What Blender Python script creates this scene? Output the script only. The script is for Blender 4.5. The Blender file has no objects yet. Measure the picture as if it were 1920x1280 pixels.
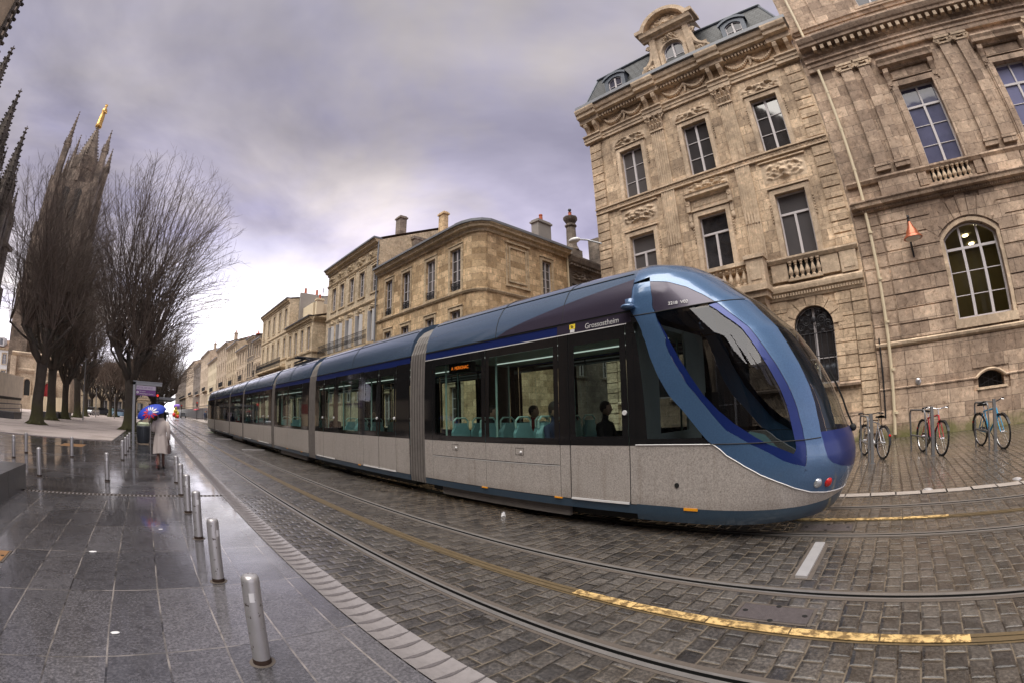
import bpy, math, random
from mathutils import Vector, Matrix, noise as mnoise
C = bpy.context.scene.collection
PI = math.pi
R = math.radians
rnd = random.Random(7)

# ------------------------------------------------------------------ mesh collector
class MB:
    def __init__(s): s.v = []; s.f = []
    def add(s, vs, fs):
        n = len(s.v); s.v += [tuple(p) for p in vs]; s.f += [tuple(i + n for i in f) for f in fs]
    def poly(s, pts): s.add(pts, [tuple(range(len(pts)))])
    def box(s, x0, x1, y0, y1, z0, z1):
        s.add([(x0,y0,z0),(x1,y0,z0),(x1,y1,z0),(x0,y1,z0),(x0,y0,z1),(x1,y0,z1),(x1,y1,z1),(x0,y1,z1)],
              [(0,3,2,1),(4,5,6,7),(0,1,5,4),(1,2,6,5),(2,3,7,6),(3,0,4,7)])
    def fbox(s, F, u0, u1, z0, z1, w0, w1):
        P = [F(u0,z0,w0),F(u1,z0,w0),F(u1,z0,w1),F(u0,z0,w1),F(u0,z1,w0),F(u1,z1,w0),F(u1,z1,w1),F(u0,z1,w1)]
        s.add(P, [(0,3,2,1),(4,5,6,7),(0,1,5,4),(1,2,6,5),(2,3,7,6),(3,0,4,7)])
    def tube(s, pts, rad, n=6, cap=True):
        pts = [Vector(p) for p in pts]
        if not hasattr(rad, '__len__'): rad = [rad]*len(pts)
        t = (pts[1]-pts[0]).normalized()
        a = Vector((0,0,1)) if abs(t.z) < .9 else Vector((1,0,0))
        u = t.cross(a).normalized(); base = len(s.v); m = len(pts)
        for i, p in enumerate(pts):
            if i == 0: d = pts[1]-pts[0]
            elif i == m-1: d = pts[-1]-pts[-2]
            else: d = pts[i+1]-pts[i-1]
            d.normalize()
            u = (u - d*u.dot(d)); 
            if u.length < 1e-6: u = d.orthogonal()
            u.normalize(); w = d.cross(u)
            for k in range(n):
                an = 2*PI*k/n
                s.v.append(tuple(p + (u*math.cos(an) + w*math.sin(an))*rad[i]))
        for i in range(m-1):
            for k in range(n):
                a0 = base+i*n+k; a1 = base+i*n+(k+1)%n
                s.f.append((a0, a1, a1+n, a0+n))
        if cap:
            s.f.append(tuple(base+k for k in reversed(range(n)))); s.f.append(tuple(base+(m-1)*n+k for k in range(n)))
    def lathe(s, prof, c=(0,0,0), n=16, cap=True):
        base = len(s.v)
        for r, z in prof:
            for k in range(n):
                an = 2*PI*k/n; s.v.append((c[0]+r*math.cos(an), c[1]+r*math.sin(an), c[2]+z))
        for i in range(len(prof)-1):
            for k in range(n):
                a0 = base+i*n+k; a1 = base+i*n+(k+1)%n
                s.f.append((a0, a1, a1+n, a0+n))
        if cap:
            s.f.append(tuple(base+k for k in reversed(range(n)))); s.f.append(tuple(base+(len(prof)-1)*n+k for k in range(n)))
    def flathe(s, F, u, w, prof, n=10):
        """turned piece standing on a facade: profile (r, z)"""
        base = len(s.v)
        for r, z in prof:
            for k in range(n):
                an = 2*PI*k/n; s.v.append(tuple(F(u+r*math.cos(an), z, w+r*math.sin(an))))
        for i in range(len(prof)-1):
            for k in range(n):
                a0 = base+i*n+k; a1 = base+i*n+(k+1)%n
                s.f.append((a0, a1, a1+n, a0+n))
    def sphere(s, c, r, n=10, m=6, sc=(1,1,1)):
        pr = []
        base = len(s.v)
        for i in range(m+1):
            th = PI*i/m
            for k in range(n):
                an = 2*PI*k/n
                s.v.append((c[0]+r*sc[0]*math.sin(th)*math.cos(an), c[1]+r*sc[1]*math.sin(th)*math.sin(an), c[2]-r*sc[2]*math.cos(th)))
        for i in range(m):
            for k in range(n):
                a0 = base+i*n+k; a1 = base+i*n+(k+1)%n
                s.f.append((a0, a1, a1+n, a0+n))
    def grid(s, rows):
        base = len(s.v); w = len(rows[0])
        for r in rows: s.v += [tuple(p) for p in r]
        for i in range(len(rows)-1):
            for k in range(w-1):
                a = base+i*w+k; s.f.append((a, a+1, a+w+1, a+w))
    def extr(s, poly, f0, f1):
        """prism: polygon of 2-D points sent through f0 and f1"""
        n = len(poly); P = [f0(*p) for p in poly] + [f1(*p) for p in poly]
        fs = [tuple(range(n)), tuple(range(2*n-1, n-1, -1))] + [(i, i+n, (i+1)%n+n, (i+1)%n) for i in range(n)]
        s.add(P, fs)
    def build(s, name, mat, parent=None, smooth=False):
        me = bpy.data.meshes.new(name); me.from_pydata(s.v, [], s.f); me.validate(); me.update()
        if mat: me.materials.append(mat)
        if smooth:
            me.polygons.foreach_set('use_smooth', [True]*len(me.polygons))
        o = bpy.data.objects.new(name, me); C.objects.link(o)
        if smooth == 'edge':
            m = o.modifiers.new('n', 'EDGE_SPLIT'); m.split_angle = R(38)
        if parent is not None: adopt(o, parent)
        return o

WM = {}
def wmat(o):
    """world matrix without a depsgraph update"""
    m = o.matrix_basis.copy()
    if o.parent: m = wmat(o.parent) @ o.matrix_parent_inverse @ m
    return m
def adopt(o, p, local=False):
    o.parent = p
    if not local: o.matrix_parent_inverse = wmat(p).inverted()
def tag(o, label=None, cat=None, group=None, kind=None):
    if label: o['label'] = label
    if cat: o['category'] = cat
    if group: o['group'] = group
    if kind: o['kind'] = kind
    return o
def thing(name, label, cat, loc=(0,0,0), rz=0, group=None):
    o = bpy.data.objects.new(name, None); C.objects.link(o); o.empty_display_size = .2
    o.location = loc; o.rotation_euler = (0,0,rz)
    return tag(o, label, cat, group)
def lbuild(mb, name, mat, parent, smooth=False):
    """part whose mesh is written in its parent's own space"""
    o = mb.build(name, mat, None, smooth); o.parent = parent
    return o
def copy_tree(o, parent=None):
    c = o.copy(); C.objects.link(c)
    if parent is not None: c.parent = parent; c.matrix_parent_inverse = o.matrix_parent_inverse
    for ch in o.children: copy_tree(ch, c)
    return c
def dup(root, loc, rz=0, label=None, group=None, sc=None):
    c = copy_tree(root); c.location = loc; c.rotation_euler = (0,0,rz)
    if label: c['label'] = label
    if group: c['group'] = group
    if sc: c.scale = sc if hasattr(sc,'__len__') else (sc,sc,sc)
    return c
def text_mesh(txt, size, name, mat, parent, M, depth=.002, align='CENTER', shear=0, sx=1.0):
    cu = bpy.data.curves.new(name, 'FONT'); cu.body = txt; cu.size = size; cu.extrude = depth; cu.align_x = align; cu.shear = shear
    t = bpy.data.objects.new('tmp', cu); C.objects.link(t)
    dg = bpy.context.evaluated_depsgraph_get()
    me = bpy.data.meshes.new_from_object(t.evaluated_get(dg)); bpy.data.objects.remove(t)
    if sx != 1: me.transform(Matrix.Diagonal((sx,1,1,1)))
    me.transform(M); me.materials.clear(); me.materials.append(mat)
    o = bpy.data.objects.new(name, me); C.objects.link(o)
    if parent is not None: adopt(o, parent)
    return o
def skin(name, nodes, edges, mat, parent=None, sub=2, root=0):
    """one continuous surface grown round a skeleton: nodes = [(pos, radius or (rx, ry))]"""
    import bmesh
    bm = bmesh.new(); L = bm.verts.layers.skin.verify(); vs = []
    for i, (p, r) in enumerate(nodes):
        v = bm.verts.new(p); v[L].radius = r if hasattr(r,'__len__') else (r, r); v[L].use_root = (i == root); vs.append(v)
    for a, b in edges: bm.edges.new((vs[a], vs[b]))
    me = bpy.data.meshes.new(name); bm.to_mesh(me); bm.free()
    o = bpy.data.objects.new(name, me); C.objects.link(o)
    m = o.modifiers.new('s','SKIN'); m.use_smooth_shade = True
    if sub: m2 = o.modifiers.new('u','SUBSURF'); m2.levels = sub; m2.render_levels = sub
    dg = bpy.context.evaluated_depsgraph_get(); me2 = bpy.data.meshes.new_from_object(o.evaluated_get(dg))
    o.modifiers.clear(); o.data = me2; me2.materials.clear(); me2.materials.append(mat)
    if parent is not None: o.parent = parent
    return o

def FR(ox, oy, ud, wd):
    """facade frame: u along the wall, z up, w out of the wall"""
    def F(u, z, w): return Vector((ox + ud[0]*u + wd[0]*w, oy + ud[1]*u + wd[1]*w, z))
    return F
def FRX(x): return FR(x, 0, (0,1), (-1,0))      # a wall facing the street (towards -X): u is world Y
def FRY(y): return FR(0, y, (1,0), (0,-1))      # a wall facing -Y: u is world X

# ------------------------------------------------------------------ materials
class N:
    def __init__(s, name):
        s.m = bpy.data.materials.new(name); s.m.use_nodes = True; s.t = s.m.node_tree
        s.b = s.t.nodes['Principled BSDF']; s.out = s.t.nodes['Material Output']
    def n(s, typ, **k):
        x = s.t.nodes.new(typ)
        for a, v in k.items():
            if a in x.inputs: x.inputs[a].default_value = v
            else: setattr(x, a, v)
        return x
    def l(s, a, b): s.t.links.new(a, b)
    def obj(s): return s.n('ShaderNodeTexCoord').outputs['Object']
    def noise(s, vec, scale, detail=4, rough=.55, dist=0):
        x = s.n('ShaderNodeTexNoise'); x.inputs['Scale'].default_value = scale; x.inputs['Detail'].default_value = detail
        x.inputs['Roughness'].default_value = rough; x.inputs['Distortion'].default_value = dist
        s.l(vec, x.inputs['Vector']); return x.outputs['Fac']
    def ramp(s, fac, stops):
        x = s.n('ShaderNodeValToRGB'); e = x.color_ramp.elements
        while len(e) < len(stops): e.new(.5)
        for i, (p, c) in enumerate(stops): e[i].position = p; e[i].color = (c if hasattr(c,'__len__') else (c,c,c)) + (1,) if hasattr(c,'__len__') else (c,c,c,1)
        s.l(fac, x.inputs[0]); return x.outputs[0]
    def mix(s, fac, a, b, mode='MIX'):
        x = s.n('ShaderNodeMix'); x.data_type = 'RGBA'; x.blend_type = mode
        for sock, v in ((x.inputs[0], fac), (x.inputs[6], a), (x.inputs[7], b)):
            if hasattr(v, 'is_linked'): s.l(v, sock)
            elif hasattr(v, '__len__'): sock.default_value = tuple(v)[:3] + (1,)
            else: sock.default_value = v
        return x.outputs[2]
    def math(s, op, a, b=0, clamp=False):
        x = s.n('ShaderNodeMath'); x.operation = op; x.use_clamp = clamp
        for sock, v in ((x.inputs[0], a), (x.inputs[1], b)):
            if hasattr(v, 'is_linked'): s.l(v, sock)
            else: sock.default_value = v
        return x.outputs[0]
    def bump(s, h, strength=.3, dist=.02, prev=None):
        x = s.n('ShaderNodeBump'); x.inputs['Strength'].default_value = strength; x.inputs['Distance'].default_value = dist
        s.l(h, x.inputs['Height'])
        if prev: s.l(prev, x.inputs['Normal'])
        return x.outputs[0]
    def setb(s, **k):
        for a, v in k.items():
            nm = a.replace('_',' ')
            sock = s.b.inputs[nm]
            if hasattr(v, 'is_linked'): s.l(v, sock)
            elif hasattr(v, '__len__'): sock.default_value = tuple(v)[:3] + (1,)
            else: sock.default_value = v
        return s.m
    def uv(s, swap=False):
        """(x+y, z) so that blocks run on walls of either direction"""
        sp = s.n('ShaderNodeSeparateXYZ'); s.l(s.obj(), sp.inputs[0])
        cb = s.n('ShaderNodeCombineXYZ'); s.l(s.math('ADD', sp.outputs[0], sp.outputs[1]), cb.inputs[0]); s.l(sp.outputs[2], cb.inputs[1])
        return cb.outputs[0], sp
def brick(s, vec, bw, bh, mortar, off=.5, sq=1.0, smooth=.1):
    x = s.n('ShaderNodeTexBrick'); x.offset = off; x.squash = sq
    x.inputs['Scale'].default_value = 1; x.inputs['Brick Width'].default_value = bw; x.inputs['Row Height'].default_value = bh
    x.inputs['Mortar Size'].default_value = mortar; x.inputs['Mortar Smooth'].default_value = smooth; x.inputs['Bias'].default_value = 0
    x.inputs['Color1'].default_value = (0,0,0,1); x.inputs['Color2'].default_value = (1,1,1,1); x.inputs['Mortar'].default_value = (.5,.5,.5,1)
    s.l(vec, x.inputs['Vector']); return x

def plain(name, col, rough=.5, metal=0, var=.15, scale=3, bump=0, **k):
    s = N(name); o = s.obj()
    nz = s.noise(o, scale, 5, .6)
    c = s.mix(nz, tuple(x*(1-var) for x in col), tuple(x*(1+var) for x in col))
    s.setb(Base_Color=c, Roughness=rough, Metallic=metal, **k)
    if bump: s.l(s.bump(s.noise(o, scale*12, 4), bump, .01), s.b.inputs['Normal'])
    return s.m

def stone(name, light, dark, bw=.9, bh=.42, mortar=.008, soot=.5, blk=.35, pit=.5, mdark=.45, moss=False, mot=.85):
    s = N(name); vec, sp = s.uv(); o = s.obj()
    br = brick(s, vec, bw, bh, mortar)
    nlow = s.noise(o, .35, 6, .65, .4); nmid = s.noise(o, 2.2, 6, .65); nfine = s.noise(o, 26, 5, .7); npit = s.noise(o, 7, 7, .78)
    base = s.mix(s.math('MULTIPLY', br.outputs[0], blk), light, dark)
    base = s.mix(s.ramp(nlow, [(.42,0.),(.64,1.)]), base, s.mix(1, base, (1-soot*.75,1-soot*.76,1-soot*.75), 'MULTIPLY'))
    base = s.mix(s.ramp(nmid, [(.5,0.),(.75,.8)]), base, s.mix(1, base, (.60,.56,.53), 'MULTIPLY'))
    base = s.mix(s.math('MULTIPLY', s.ramp(npit, [(.34,1.),(.49,0.)]), mot), base, s.mix(1, base, (.40,.35,.31), 'MULTIPLY'))
    base = s.mix(s.ramp(s.noise(o, 4.2, 5, .7), [(.5,0.),(.72,.85)]), base, s.mix(1, base, (1.62,1.60,1.58), 'MULTIPLY'))
    base = s.mix(s.ramp(nfine, [(.35,.0),(.8,.5)]), base, s.mix(1, base, (1.25,1.22,1.18), 'MULTIPLY'))
    base = s.mix(br.outputs['Fac'], base, s.mix(1, base, (mdark,)*3, 'MULTIPLY'))
    # grime washed down the wall in vertical streaks
    cb = s.n('ShaderNodeCombineXYZ'); s.l(s.math('MULTIPLY', s.math('ADD', sp.outputs[0], sp.outputs[1]), 3.2), cb.inputs[0]); s.l(s.math('MULTIPLY', sp.outputs[2], .18), cb.inputs[1])
    st = s.noise(cb.outputs[0], 1, 5, .6)
    base = s.mix(s.ramp(st, [(.52,0.),(.74,.55*min(1,soot*1.4))]), base, s.mix(1, base, (.5,.46,.43), 'MULTIPLY'))
    if moss:
        h = s.math('ADD', sp.outputs[2], s.math('MULTIPLY', s.noise(o, 3, 5), 1.1))
        base = s.mix(s.ramp(s.math('MULTIPLY', h, .5), [(.3,.75),(.52,0.)]), base, (.10,.115,.02))
    s.setb(Base_Color=base, Roughness=.85)
    b1 = s.bump(s.math('SUBTRACT', 1, br.outputs['Fac']), .5, .012)
    b2 = s.bump(npit, pit, .03, b1)
    s.l(b2, s.b.inputs['Normal']); return s.m

def glass_mat(name, tint=(.55,.62,.6), dens=.55, base=.055, rough=.02):
    """see-through pane: tinted transparency plus a Fresnel mirror"""
    s = N(name); t = s.n('ShaderNodeBsdfTransparent'); t.inputs[0].default_value = tuple(x*dens for x in tint) + (1,)
    g = s.n('ShaderNodeBsdfGlossy'); g.inputs['Roughness'].default_value = rough; g.inputs[0].default_value = (.95,.96,1,1)
    lw = s.n('ShaderNodeLayerWeight'); lw.inputs[0].default_value = .5
    f = s.math('ADD', s.math('MULTIPLY', s.math('POWER', lw.outputs['Facing'], 5), .85), base, True)
    m = s.n('ShaderNodeMixShader'); s.l(f, m.inputs[0]); s.l(t.outputs[0], m.inputs[1]); s.l(g.outputs[0], m.inputs[2])
    s.l(m.outputs[0], s.out.inputs[0]); return s.m

def winglass(name, col, var=.5, spec=.5):
    """old window glass over a dark room, slightly wavy"""
    s = N(name); o = s.obj()
    oi = s.n('ShaderNodeObjectInfo'); c = s.mix(s.ramp(s.noise(o, 1.3, 4), [(.35,0.),(.7,1.)]), col, tuple(x*(1-var) for x in col)); c = s.mix(s.ramp(oi.outputs['Random'], [(.35,0.),(.95,.7)]), c, tuple(x*2.6+.02 for x in col))
    s.setb(Base_Color=c, Roughness=.04, IOR=1.75, Specular_IOR_Level=spec)
    s.l(s.bump(s.noise(o, 1.1, 2), .08, .03), s.b.inputs['Normal']); return s.m

M = {}
M['stone'] = stone('weathered_limestone', (.70,.54,.375), (.29,.212,.145), 1.15, .45, .009, .62, .75, .6)
M['stone_wing'] = stone('brown_limestone', (.62,.475,.355), (.29,.21,.155), 1.05, .48, .010, .6, .95, .65, .45, True)
M['stone_plain'] = stone('carved_limestone', (.60,.475,.345), (.44,.34,.24), 3.0, 1.2, .002, .5, .5, .3, mot=.35)
M['stone_house'] = stone('ochre_limestone', (.80,.60,.37), (.38,.26,.14), .62, .36, .010, .42, 1.0, .4, .62)
M['stone_pale'] = stone('pale_limestone', (.60,.50,.36), (.45,.36,.24), .7, .36, .006, .35, .5, .3, .65)
M['stone_trim'] = stone('trim_limestone', (.55,.44,.30), (.42,.33,.21), 2.0, .8, .002, .4, .4, .2)
M['stone_grey'] = stone('sooty_limestone', (.27,.225,.185), (.15,.125,.105), .6, .34, .008, .8, .7, .5)
M['stone_far'] = stone('far_limestone', (.55,.45,.34), (.40,.32,.24), .8, .4, .004, .3, .5, .1)
M['cath_dark'] = stone('silhouette_limestone', (.12,.10,.085), (.05,.042,.038), .8, .4, .008, .8, .6, .6)  # darker copy of the cathedral stone, silhouette shade put into its colour
M['cath'] = stone('cathedral_limestone', (.26,.205,.16), (.115,.09,.072), .8, .4, .008, .85, .6, .6)
M['render_grey'] = plain('grey_render', (.27,.25,.235), .9, 0, .15, 2, .2)
M['render_cream'] = plain('cream_render', (.62,.53,.38), .9, 0, .12, 1, .2)
M['zinc'] = plain('zinc_sheet', (.075,.09,.115), .5, .2, .25, 3)
M['zinc_lead'] = plain('lead_gutter', (.20,.21,.23), .55, .2, .25, 2)
M['white_paint'] = plain('white_window_paint', (.52,.49,.50), .5, 0, .12, 5)
M['cream_pipe'] = plain('cream_pipe_paint', (.62,.53,.37), .5, 0, .12, 3)
M['terracotta'] = plain('terracotta_pot', (.42,.11,.055), .8, 0, .25, 6)
M['iron'] = plain('black_iron', (.02,.02,.024), .5, .3, .3, 8)
M['win_dark'] = winglass('dark_window_glass', (.034,.032,.034), .5, .6)
M['win_sky'] = winglass('painted_sky_window_glass', (.095,.10,.175), .4, .2)  # blue of the mirrored sky put into the base colour
M['win_attic'] = winglass('attic_window_glass', (.05,.05,.07), .5, .18)
M['win_house'] = winglass('house_window_glass', (.05,.048,.05))
M['shutter_white'] = plain('white_shutter', (.62,.62,.63), .6, 0, .08, 3)

def slate():
    s = N('roof_slate'); vec, sp = s.uv(); br = brick(s, vec, .34, .20, .022)
    c = s.mix(br.outputs[0], (.018,.022,.028), (.050,.057,.066)); c = s.mix(s.math('MULTIPLY', s.noise(s.obj(), 1.2, 6), .6), c, (.028,.031,.032))
    c = s.mix(br.outputs['Fac'], c, (.010,.012,.012))
    s.setb(Base_Color=c, Roughness=.62); s.l(s.bump(s.math('SUBTRACT', 1, br.outputs['Fac']), .8, .02), s.b.inputs['Normal']); return s.m
M['slate'] = slate()
def tiles():
    s = N('roof_tile'); o = s.obj(); w = s.n('ShaderNodeTexWave'); w.inputs['Scale'].default_value = 2.2; w.bands_direction = 'Y'; s.l(o, w.inputs[0])
    c = s.mix(s.noise(o, 3, 6), (.13,.075,.05), (.26,.17,.115)); s.setb(Base_Color=c, Roughness=.85); s.l(s.bump(w.outputs['Fac'], .8, .06), s.b.inputs['Normal']); return s.m
M['tile'] = tiles()

# ground
def cobble(name, bw, bh, c0, c1, joint, wet=.5, wr0=.18, wr1=.40, mo=.0068):
    s = N(name); o = s.obj()
    wob = s.n('ShaderNodeVectorMath'); wob.operation = 'MULTIPLY_ADD'
    nv = s.n('ShaderNodeTexNoise'); nv.inputs['Scale'].default_value = 2.2; nv.inputs['Detail'].default_value = 2; s.l(o, nv.inputs['Vector'])
    s.l(nv.outputs['Color'], wob.inputs[0]); wob.inputs[1].default_value = (.034,.034,0); s.l(o, wob.inputs[2])
    br = brick(s, wob.outputs[0], bw, bh, mo, .5, 1, .3); br2 = brick(s, wob.outputs[0], bw, bh, .030, .5, 1, 1.0)
    nm = s.noise(o, 1.1, 5, .6); nf = s.noise(o, 38, 5, .7); nk = s.noise(o, 5, 5, .6)
    c = s.mix(br.outputs[0], c0, c1); c = s.mix(s.ramp(nm, [(.35,0.),(.7,.75)]), c, s.mix(1, c, (.62,.58,.54), 'MULTIPLY'))
    c = s.mix(s.ramp(nf, [(.42,0.),(.66,1.)]), c, s.mix(1, c, (2.5,2.4,2.3), 'MULTIPLY'))
    c = s.mix(s.ramp(nk, [(.36,.85),(.52,0.)]), c, s.mix(1, c, (.45,.43,.42), 'MULTIPLY'))
    jm = s.ramp(s.noise(o, 3.3, 5, .7), [(.42,.0),(.56,1.)])
    c = s.mix(br.outputs['Fac'], c, s.mix(jm, (.012,.010,.009), joint))
    rr = s.ramp(s.noise(o, .9, 5, .6), [(.35,wr0),(.68,wr1)])
    s.setb(Base_Color=c, Roughness=rr, Specular_IOR_Level=wet, Coat_Weight=s.ramp(s.noise(o, .7, 5, .6), [(.36,.25),(.6,1.)]), Coat_Roughness=.14, Coat_IOR=1.4)
    s.l(s.bump(s.math('SUBTRACT', 1, br2.outputs['Fac']), .35, .02, s.bump(nk, .25, .015)), s.b.inputs['Coat Normal'])
    b1 = s.bump(s.math('SUBTRACT', 1, br2.outputs['Fac']), .65, .026); b2 = s.bump(nf, .45, .008, b1); b3 = s.bump(nk, .5, .03, b2)
    s.l(b3, s.b.inputs['Normal']); return s.m
M['cobble'] = cobble('wet_stone_setts', .20, .148, (.040,.038,.038), (.094,.087,.081), (.17,.14,.105))
M['cobble_far'] = cobble('wet_stone_setts_pavement', .25, .185, (.070,.061,.054), (.115,.099,.085), (.02,.016,.013), .6, .12, .34, .019)
def slabs(name, bw, bh, off, axis):
    s = N(name); sp = s.n('ShaderNodeSeparateXYZ'); s.l(s.obj(), sp.inputs[0]); o = s.obj()
    cb = s.n('ShaderNodeCombineXYZ')
    # bricks run along Y (axis 0) or along X (axis 1)
    s.l(s.math('ADD', sp.outputs[1 if axis == 0 else 0], -.62 if axis == 0 else .2), cb.inputs[0]); s.l(s.math('ADD', sp.outputs[0 if axis == 0 else 1], -.36+.41*20 if axis == 0 else -9.3), cb.inputs[1])
    nv = s.n('ShaderNodeTexNoise'); nv.inputs['Scale'].default_value = 1.7; s.l(o, nv.inputs['Vector']); wob = s.n('ShaderNodeVectorMath'); wob.operation = 'MULTIPLY_ADD'; s.l(nv.outputs['Color'], wob.inputs[0]); wob.inputs[1].default_value = (.035,.022,0); s.l(cb.outputs[0], wob.inputs[2])
    br = brick(s, wob.outputs[0], bw, bh, .0075, off, 1, .2)
    nm = s.noise(o, .8, 5, .6); nf = s.noise(o, 42, 5, .72); nk = s.noise(o, 9, 5, .65)
    c = s.mix(br.outputs[0], (.040,.040,.044), (.080,.078,.083)); c = s.mix(s.ramp(nm, [(.4,0.),(.7,.6)]), c, s.mix(1, c, (.6,.6,.62), 'MULTIPLY'))
    c = s.mix(s.ramp(nf, [(.45,0.),(.66,1.)]), c, s.mix(1, c, (2.9,2.8,2.85), 'MULTIPLY'))
    c = s.mix(s.ramp(nk, [(.34,.8),(.5,0.)]), c, s.mix(1, c, (.5,.5,.5), 'MULTIPLY'))
    jm = s.ramp(s.noise(o, 1.6, 5, .65), [(.40,.0),(.58,1.)])
    c = s.mix(br.outputs['Fac'], c, s.mix(jm, (.012,.012,.012), (.30,.27,.25)))
    rr = s.ramp(s.noise(o, .7, 5, .6, .5), [(.36,.13),(.66,.36)])
    s.setb(Base_Color=c, Roughness=rr, Specular_IOR_Level=.6, Coat_Weight=s.ramp(s.noise(o, .55, 5, .6, .4), [(.33,.3),(.58,1.)]), Coat_Roughness=.07, Coat_IOR=1.45)
    s.l(s.bump(s.noise(o, 6, 4), .06, .012), s.b.inputs['Coat Normal'])
    b1 = s.bump(s.math('SUBTRACT', 1, br.outputs['Fac']), .5, .008); b2 = s.bump(nf, .35, .006, b1); b3 = s.bump(nk, .4, .016, b2)
    s.l(b3, s.b.inputs['Normal']); return s.m
M['slab_near'] = slabs('wet_slate_slabs', 1.235, .41, 0, 0)
M['slab_far'] = slabs('wet_slate_slabs_plaza', .95, .62, .5, 1)
def gravel():
    s = N('pale_gravel'); o = s.obj(); nf = s.noise(o, 30, 6, .8); nm = s.noise(o, .5, 6, .6)
    c = s.mix(s.ramp(nf, [(.3,0.),(.7,1.)]), (.24,.20,.19), (.74,.65,.62)); c = s.mix(s.ramp(nm, [(.48,0.),(.72,.75)]), c, (.20,.155,.13))
    s.setb(Base_Color=c, Roughness=.75); s.l(s.bump(nf, .8, .03), s.b.inputs['Normal']); return s.m
M['gravel'] = gravel()
M['granite'] = plain('pale_granite', (.27,.25,.25), .24, 0, .25, 14, .3)
M['granite_kerb'] = plain('granite_kerb_stone', (.40,.36,.33), .4, 0, .3, 10, .3)
M['asphalt'] = plain('wet_asphalt', (.055,.054,.056), .3, 0, .3, 5, .4)
M['darkstone'] = plain('dark_bench_stone', (.07,.07,.075), .3, 0, .4, 4, .3)
M['concrete'] = plain('board_concrete', (.74,.67,.55), .85, 0, .3, 1.2, .5)
M['rail_steel'] = plain('polished_rail_steel', (.30,.285,.275), .42, .55, .3, 9)
M['rail_seal'] = plain('rail_sealant', (.12,.10,.085), .55, 0, .3, 14, .4)
M['black'] = plain('black_rubber', (.008,.008,.008), .7, 0, .1)
M['steel_brushed'] = plain('brushed_steel', (.50,.49,.50), .34, .75, .2, 5, .15)
M['cast_iron'] = plain('worn_cast_iron', (.15,.13,.135), .42, .5, .5, 22, .9)
def worn_yellow():
    s = N('worn_yellow_paint'); o = s.obj(); n = s.noise(o, 15, 6, .72)
    f = s.ramp(n, [(.44,0.),(.54,1.)]); n2 = s.noise(o, 3, 4); f = s.math('MULTIPLY', f, s.ramp(n2, [(.3,.25),(.5,1.)])); s.setb(Base_Color=s.mix(f, (.20,.13,.055), (.76,.53,.23)), Roughness=.42); return s.m
M['yellow_worn'] = worn_yellow()
M['power_rail'] = plain('brown_power_rail', (.17,.125,.07), .42, .2, .35, 20, .3)
M['white_thermo'] = plain('white_marker_metal', (.62,.61,.62), .38, .5, .2, 8, .3)

# tram
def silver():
    s = N('glint_speckle_silver_panel'); o = s.obj(); n = s.noise(o, 58, 4, .85); n2 = s.noise(o, 1.4, 5, .6)
    c = s.mix(s.ramp(n, [(.36,0.),(.64,1.)]), (.27,.245,.228), (.60,.55,.515))  # speckle: wet reflections and grain painted into the colour
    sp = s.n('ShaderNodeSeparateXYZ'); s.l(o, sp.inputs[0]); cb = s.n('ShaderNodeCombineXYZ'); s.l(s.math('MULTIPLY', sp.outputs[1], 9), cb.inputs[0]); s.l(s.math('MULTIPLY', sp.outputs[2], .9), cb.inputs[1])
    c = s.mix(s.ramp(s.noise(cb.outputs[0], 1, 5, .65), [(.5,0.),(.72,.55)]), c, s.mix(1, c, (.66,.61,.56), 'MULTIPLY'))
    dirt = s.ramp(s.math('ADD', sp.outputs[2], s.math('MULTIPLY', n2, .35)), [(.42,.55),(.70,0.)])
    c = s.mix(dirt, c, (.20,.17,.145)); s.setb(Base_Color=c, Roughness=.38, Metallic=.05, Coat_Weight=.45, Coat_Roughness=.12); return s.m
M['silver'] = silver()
def blue(name, col, rough=.24, spk=.14, coat=.7):
    s = N(name); o = s.obj(); n = s.noise(o, 55, 4, .85); c = s.mix(s.ramp(n, [(.35,0.),(.7,1.)]), tuple(x*(1-spk) for x in col), tuple(x*(1+spk) for x in col))
    c = s.mix(s.ramp(s.noise(o, .9, 5, .6), [(.45,0.),(.8,.35)]), c, s.mix(1, c, (.7,.68,.66), 'MULTIPLY'))
    s.setb(Base_Color=c, Roughness=rough, Metallic=.3, Coat_Weight=coat, Coat_Roughness=.05); return s.m
M['tram_blue'] = blue('steel_blue_paint', (.075,.15,.285))
M['tram_roof'] = blue('roof_blue_paint', (.062,.105,.175), .26)
M['tram_skirt'] = blue('skirt_blue_paint', (.045,.085,.135), .4)
M['tram_navy'] = blue('deep_blue_paint', (.010,.026,.15), .3, .1, .12)
M['tram_purple'] = blue('violet_grey_paint', (.045,.037,.062), .28, .1, .2)
M['blackglass'] = plain('black_glazed_border', (.012,.012,.013), .06, 0, .1, 2, IOR=1.6)
M['tram_glass'] = glass_mat('tram_window_glass', (.78,.92,.88), .80, .04)
M['cab_glass'] = glass_mat('cab_window_glass', (.75,.80,.85), .36, .035)
M['screen_glass'] = glass_mat('windscreen_glass', (.86,.9,.88), .8, .04)
M['bellows'] = plain('grey_bellows', (.15,.135,.125), .5, 0, .4, 6, .3)
M['white_line'] = plain('white_trim', (.75,.74,.74), .4, 0, .1, 8)
M['amber'] = plain('amber_reflector', (.85,.35,.02), .25, 0, .1)
M['red_lamp'] = plain('red_lamp_lens', (.62,.02,.02), .12, 0, .1)
M['clear_lamp'] = plain('clear_lamp_lens', (.55,.58,.62), .08, .6, .2, 20)
M['teal'] = plain('teal_seat', (.22,.40,.42), .5, 0, .2, 9)
M['mint'] = plain('mint_handrail', (.45,.62,.56), .4, 0, .1)
M['interior_wall'] = plain('pale_green_lining', (.45,.53,.48), .6, 0, .15)
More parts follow.
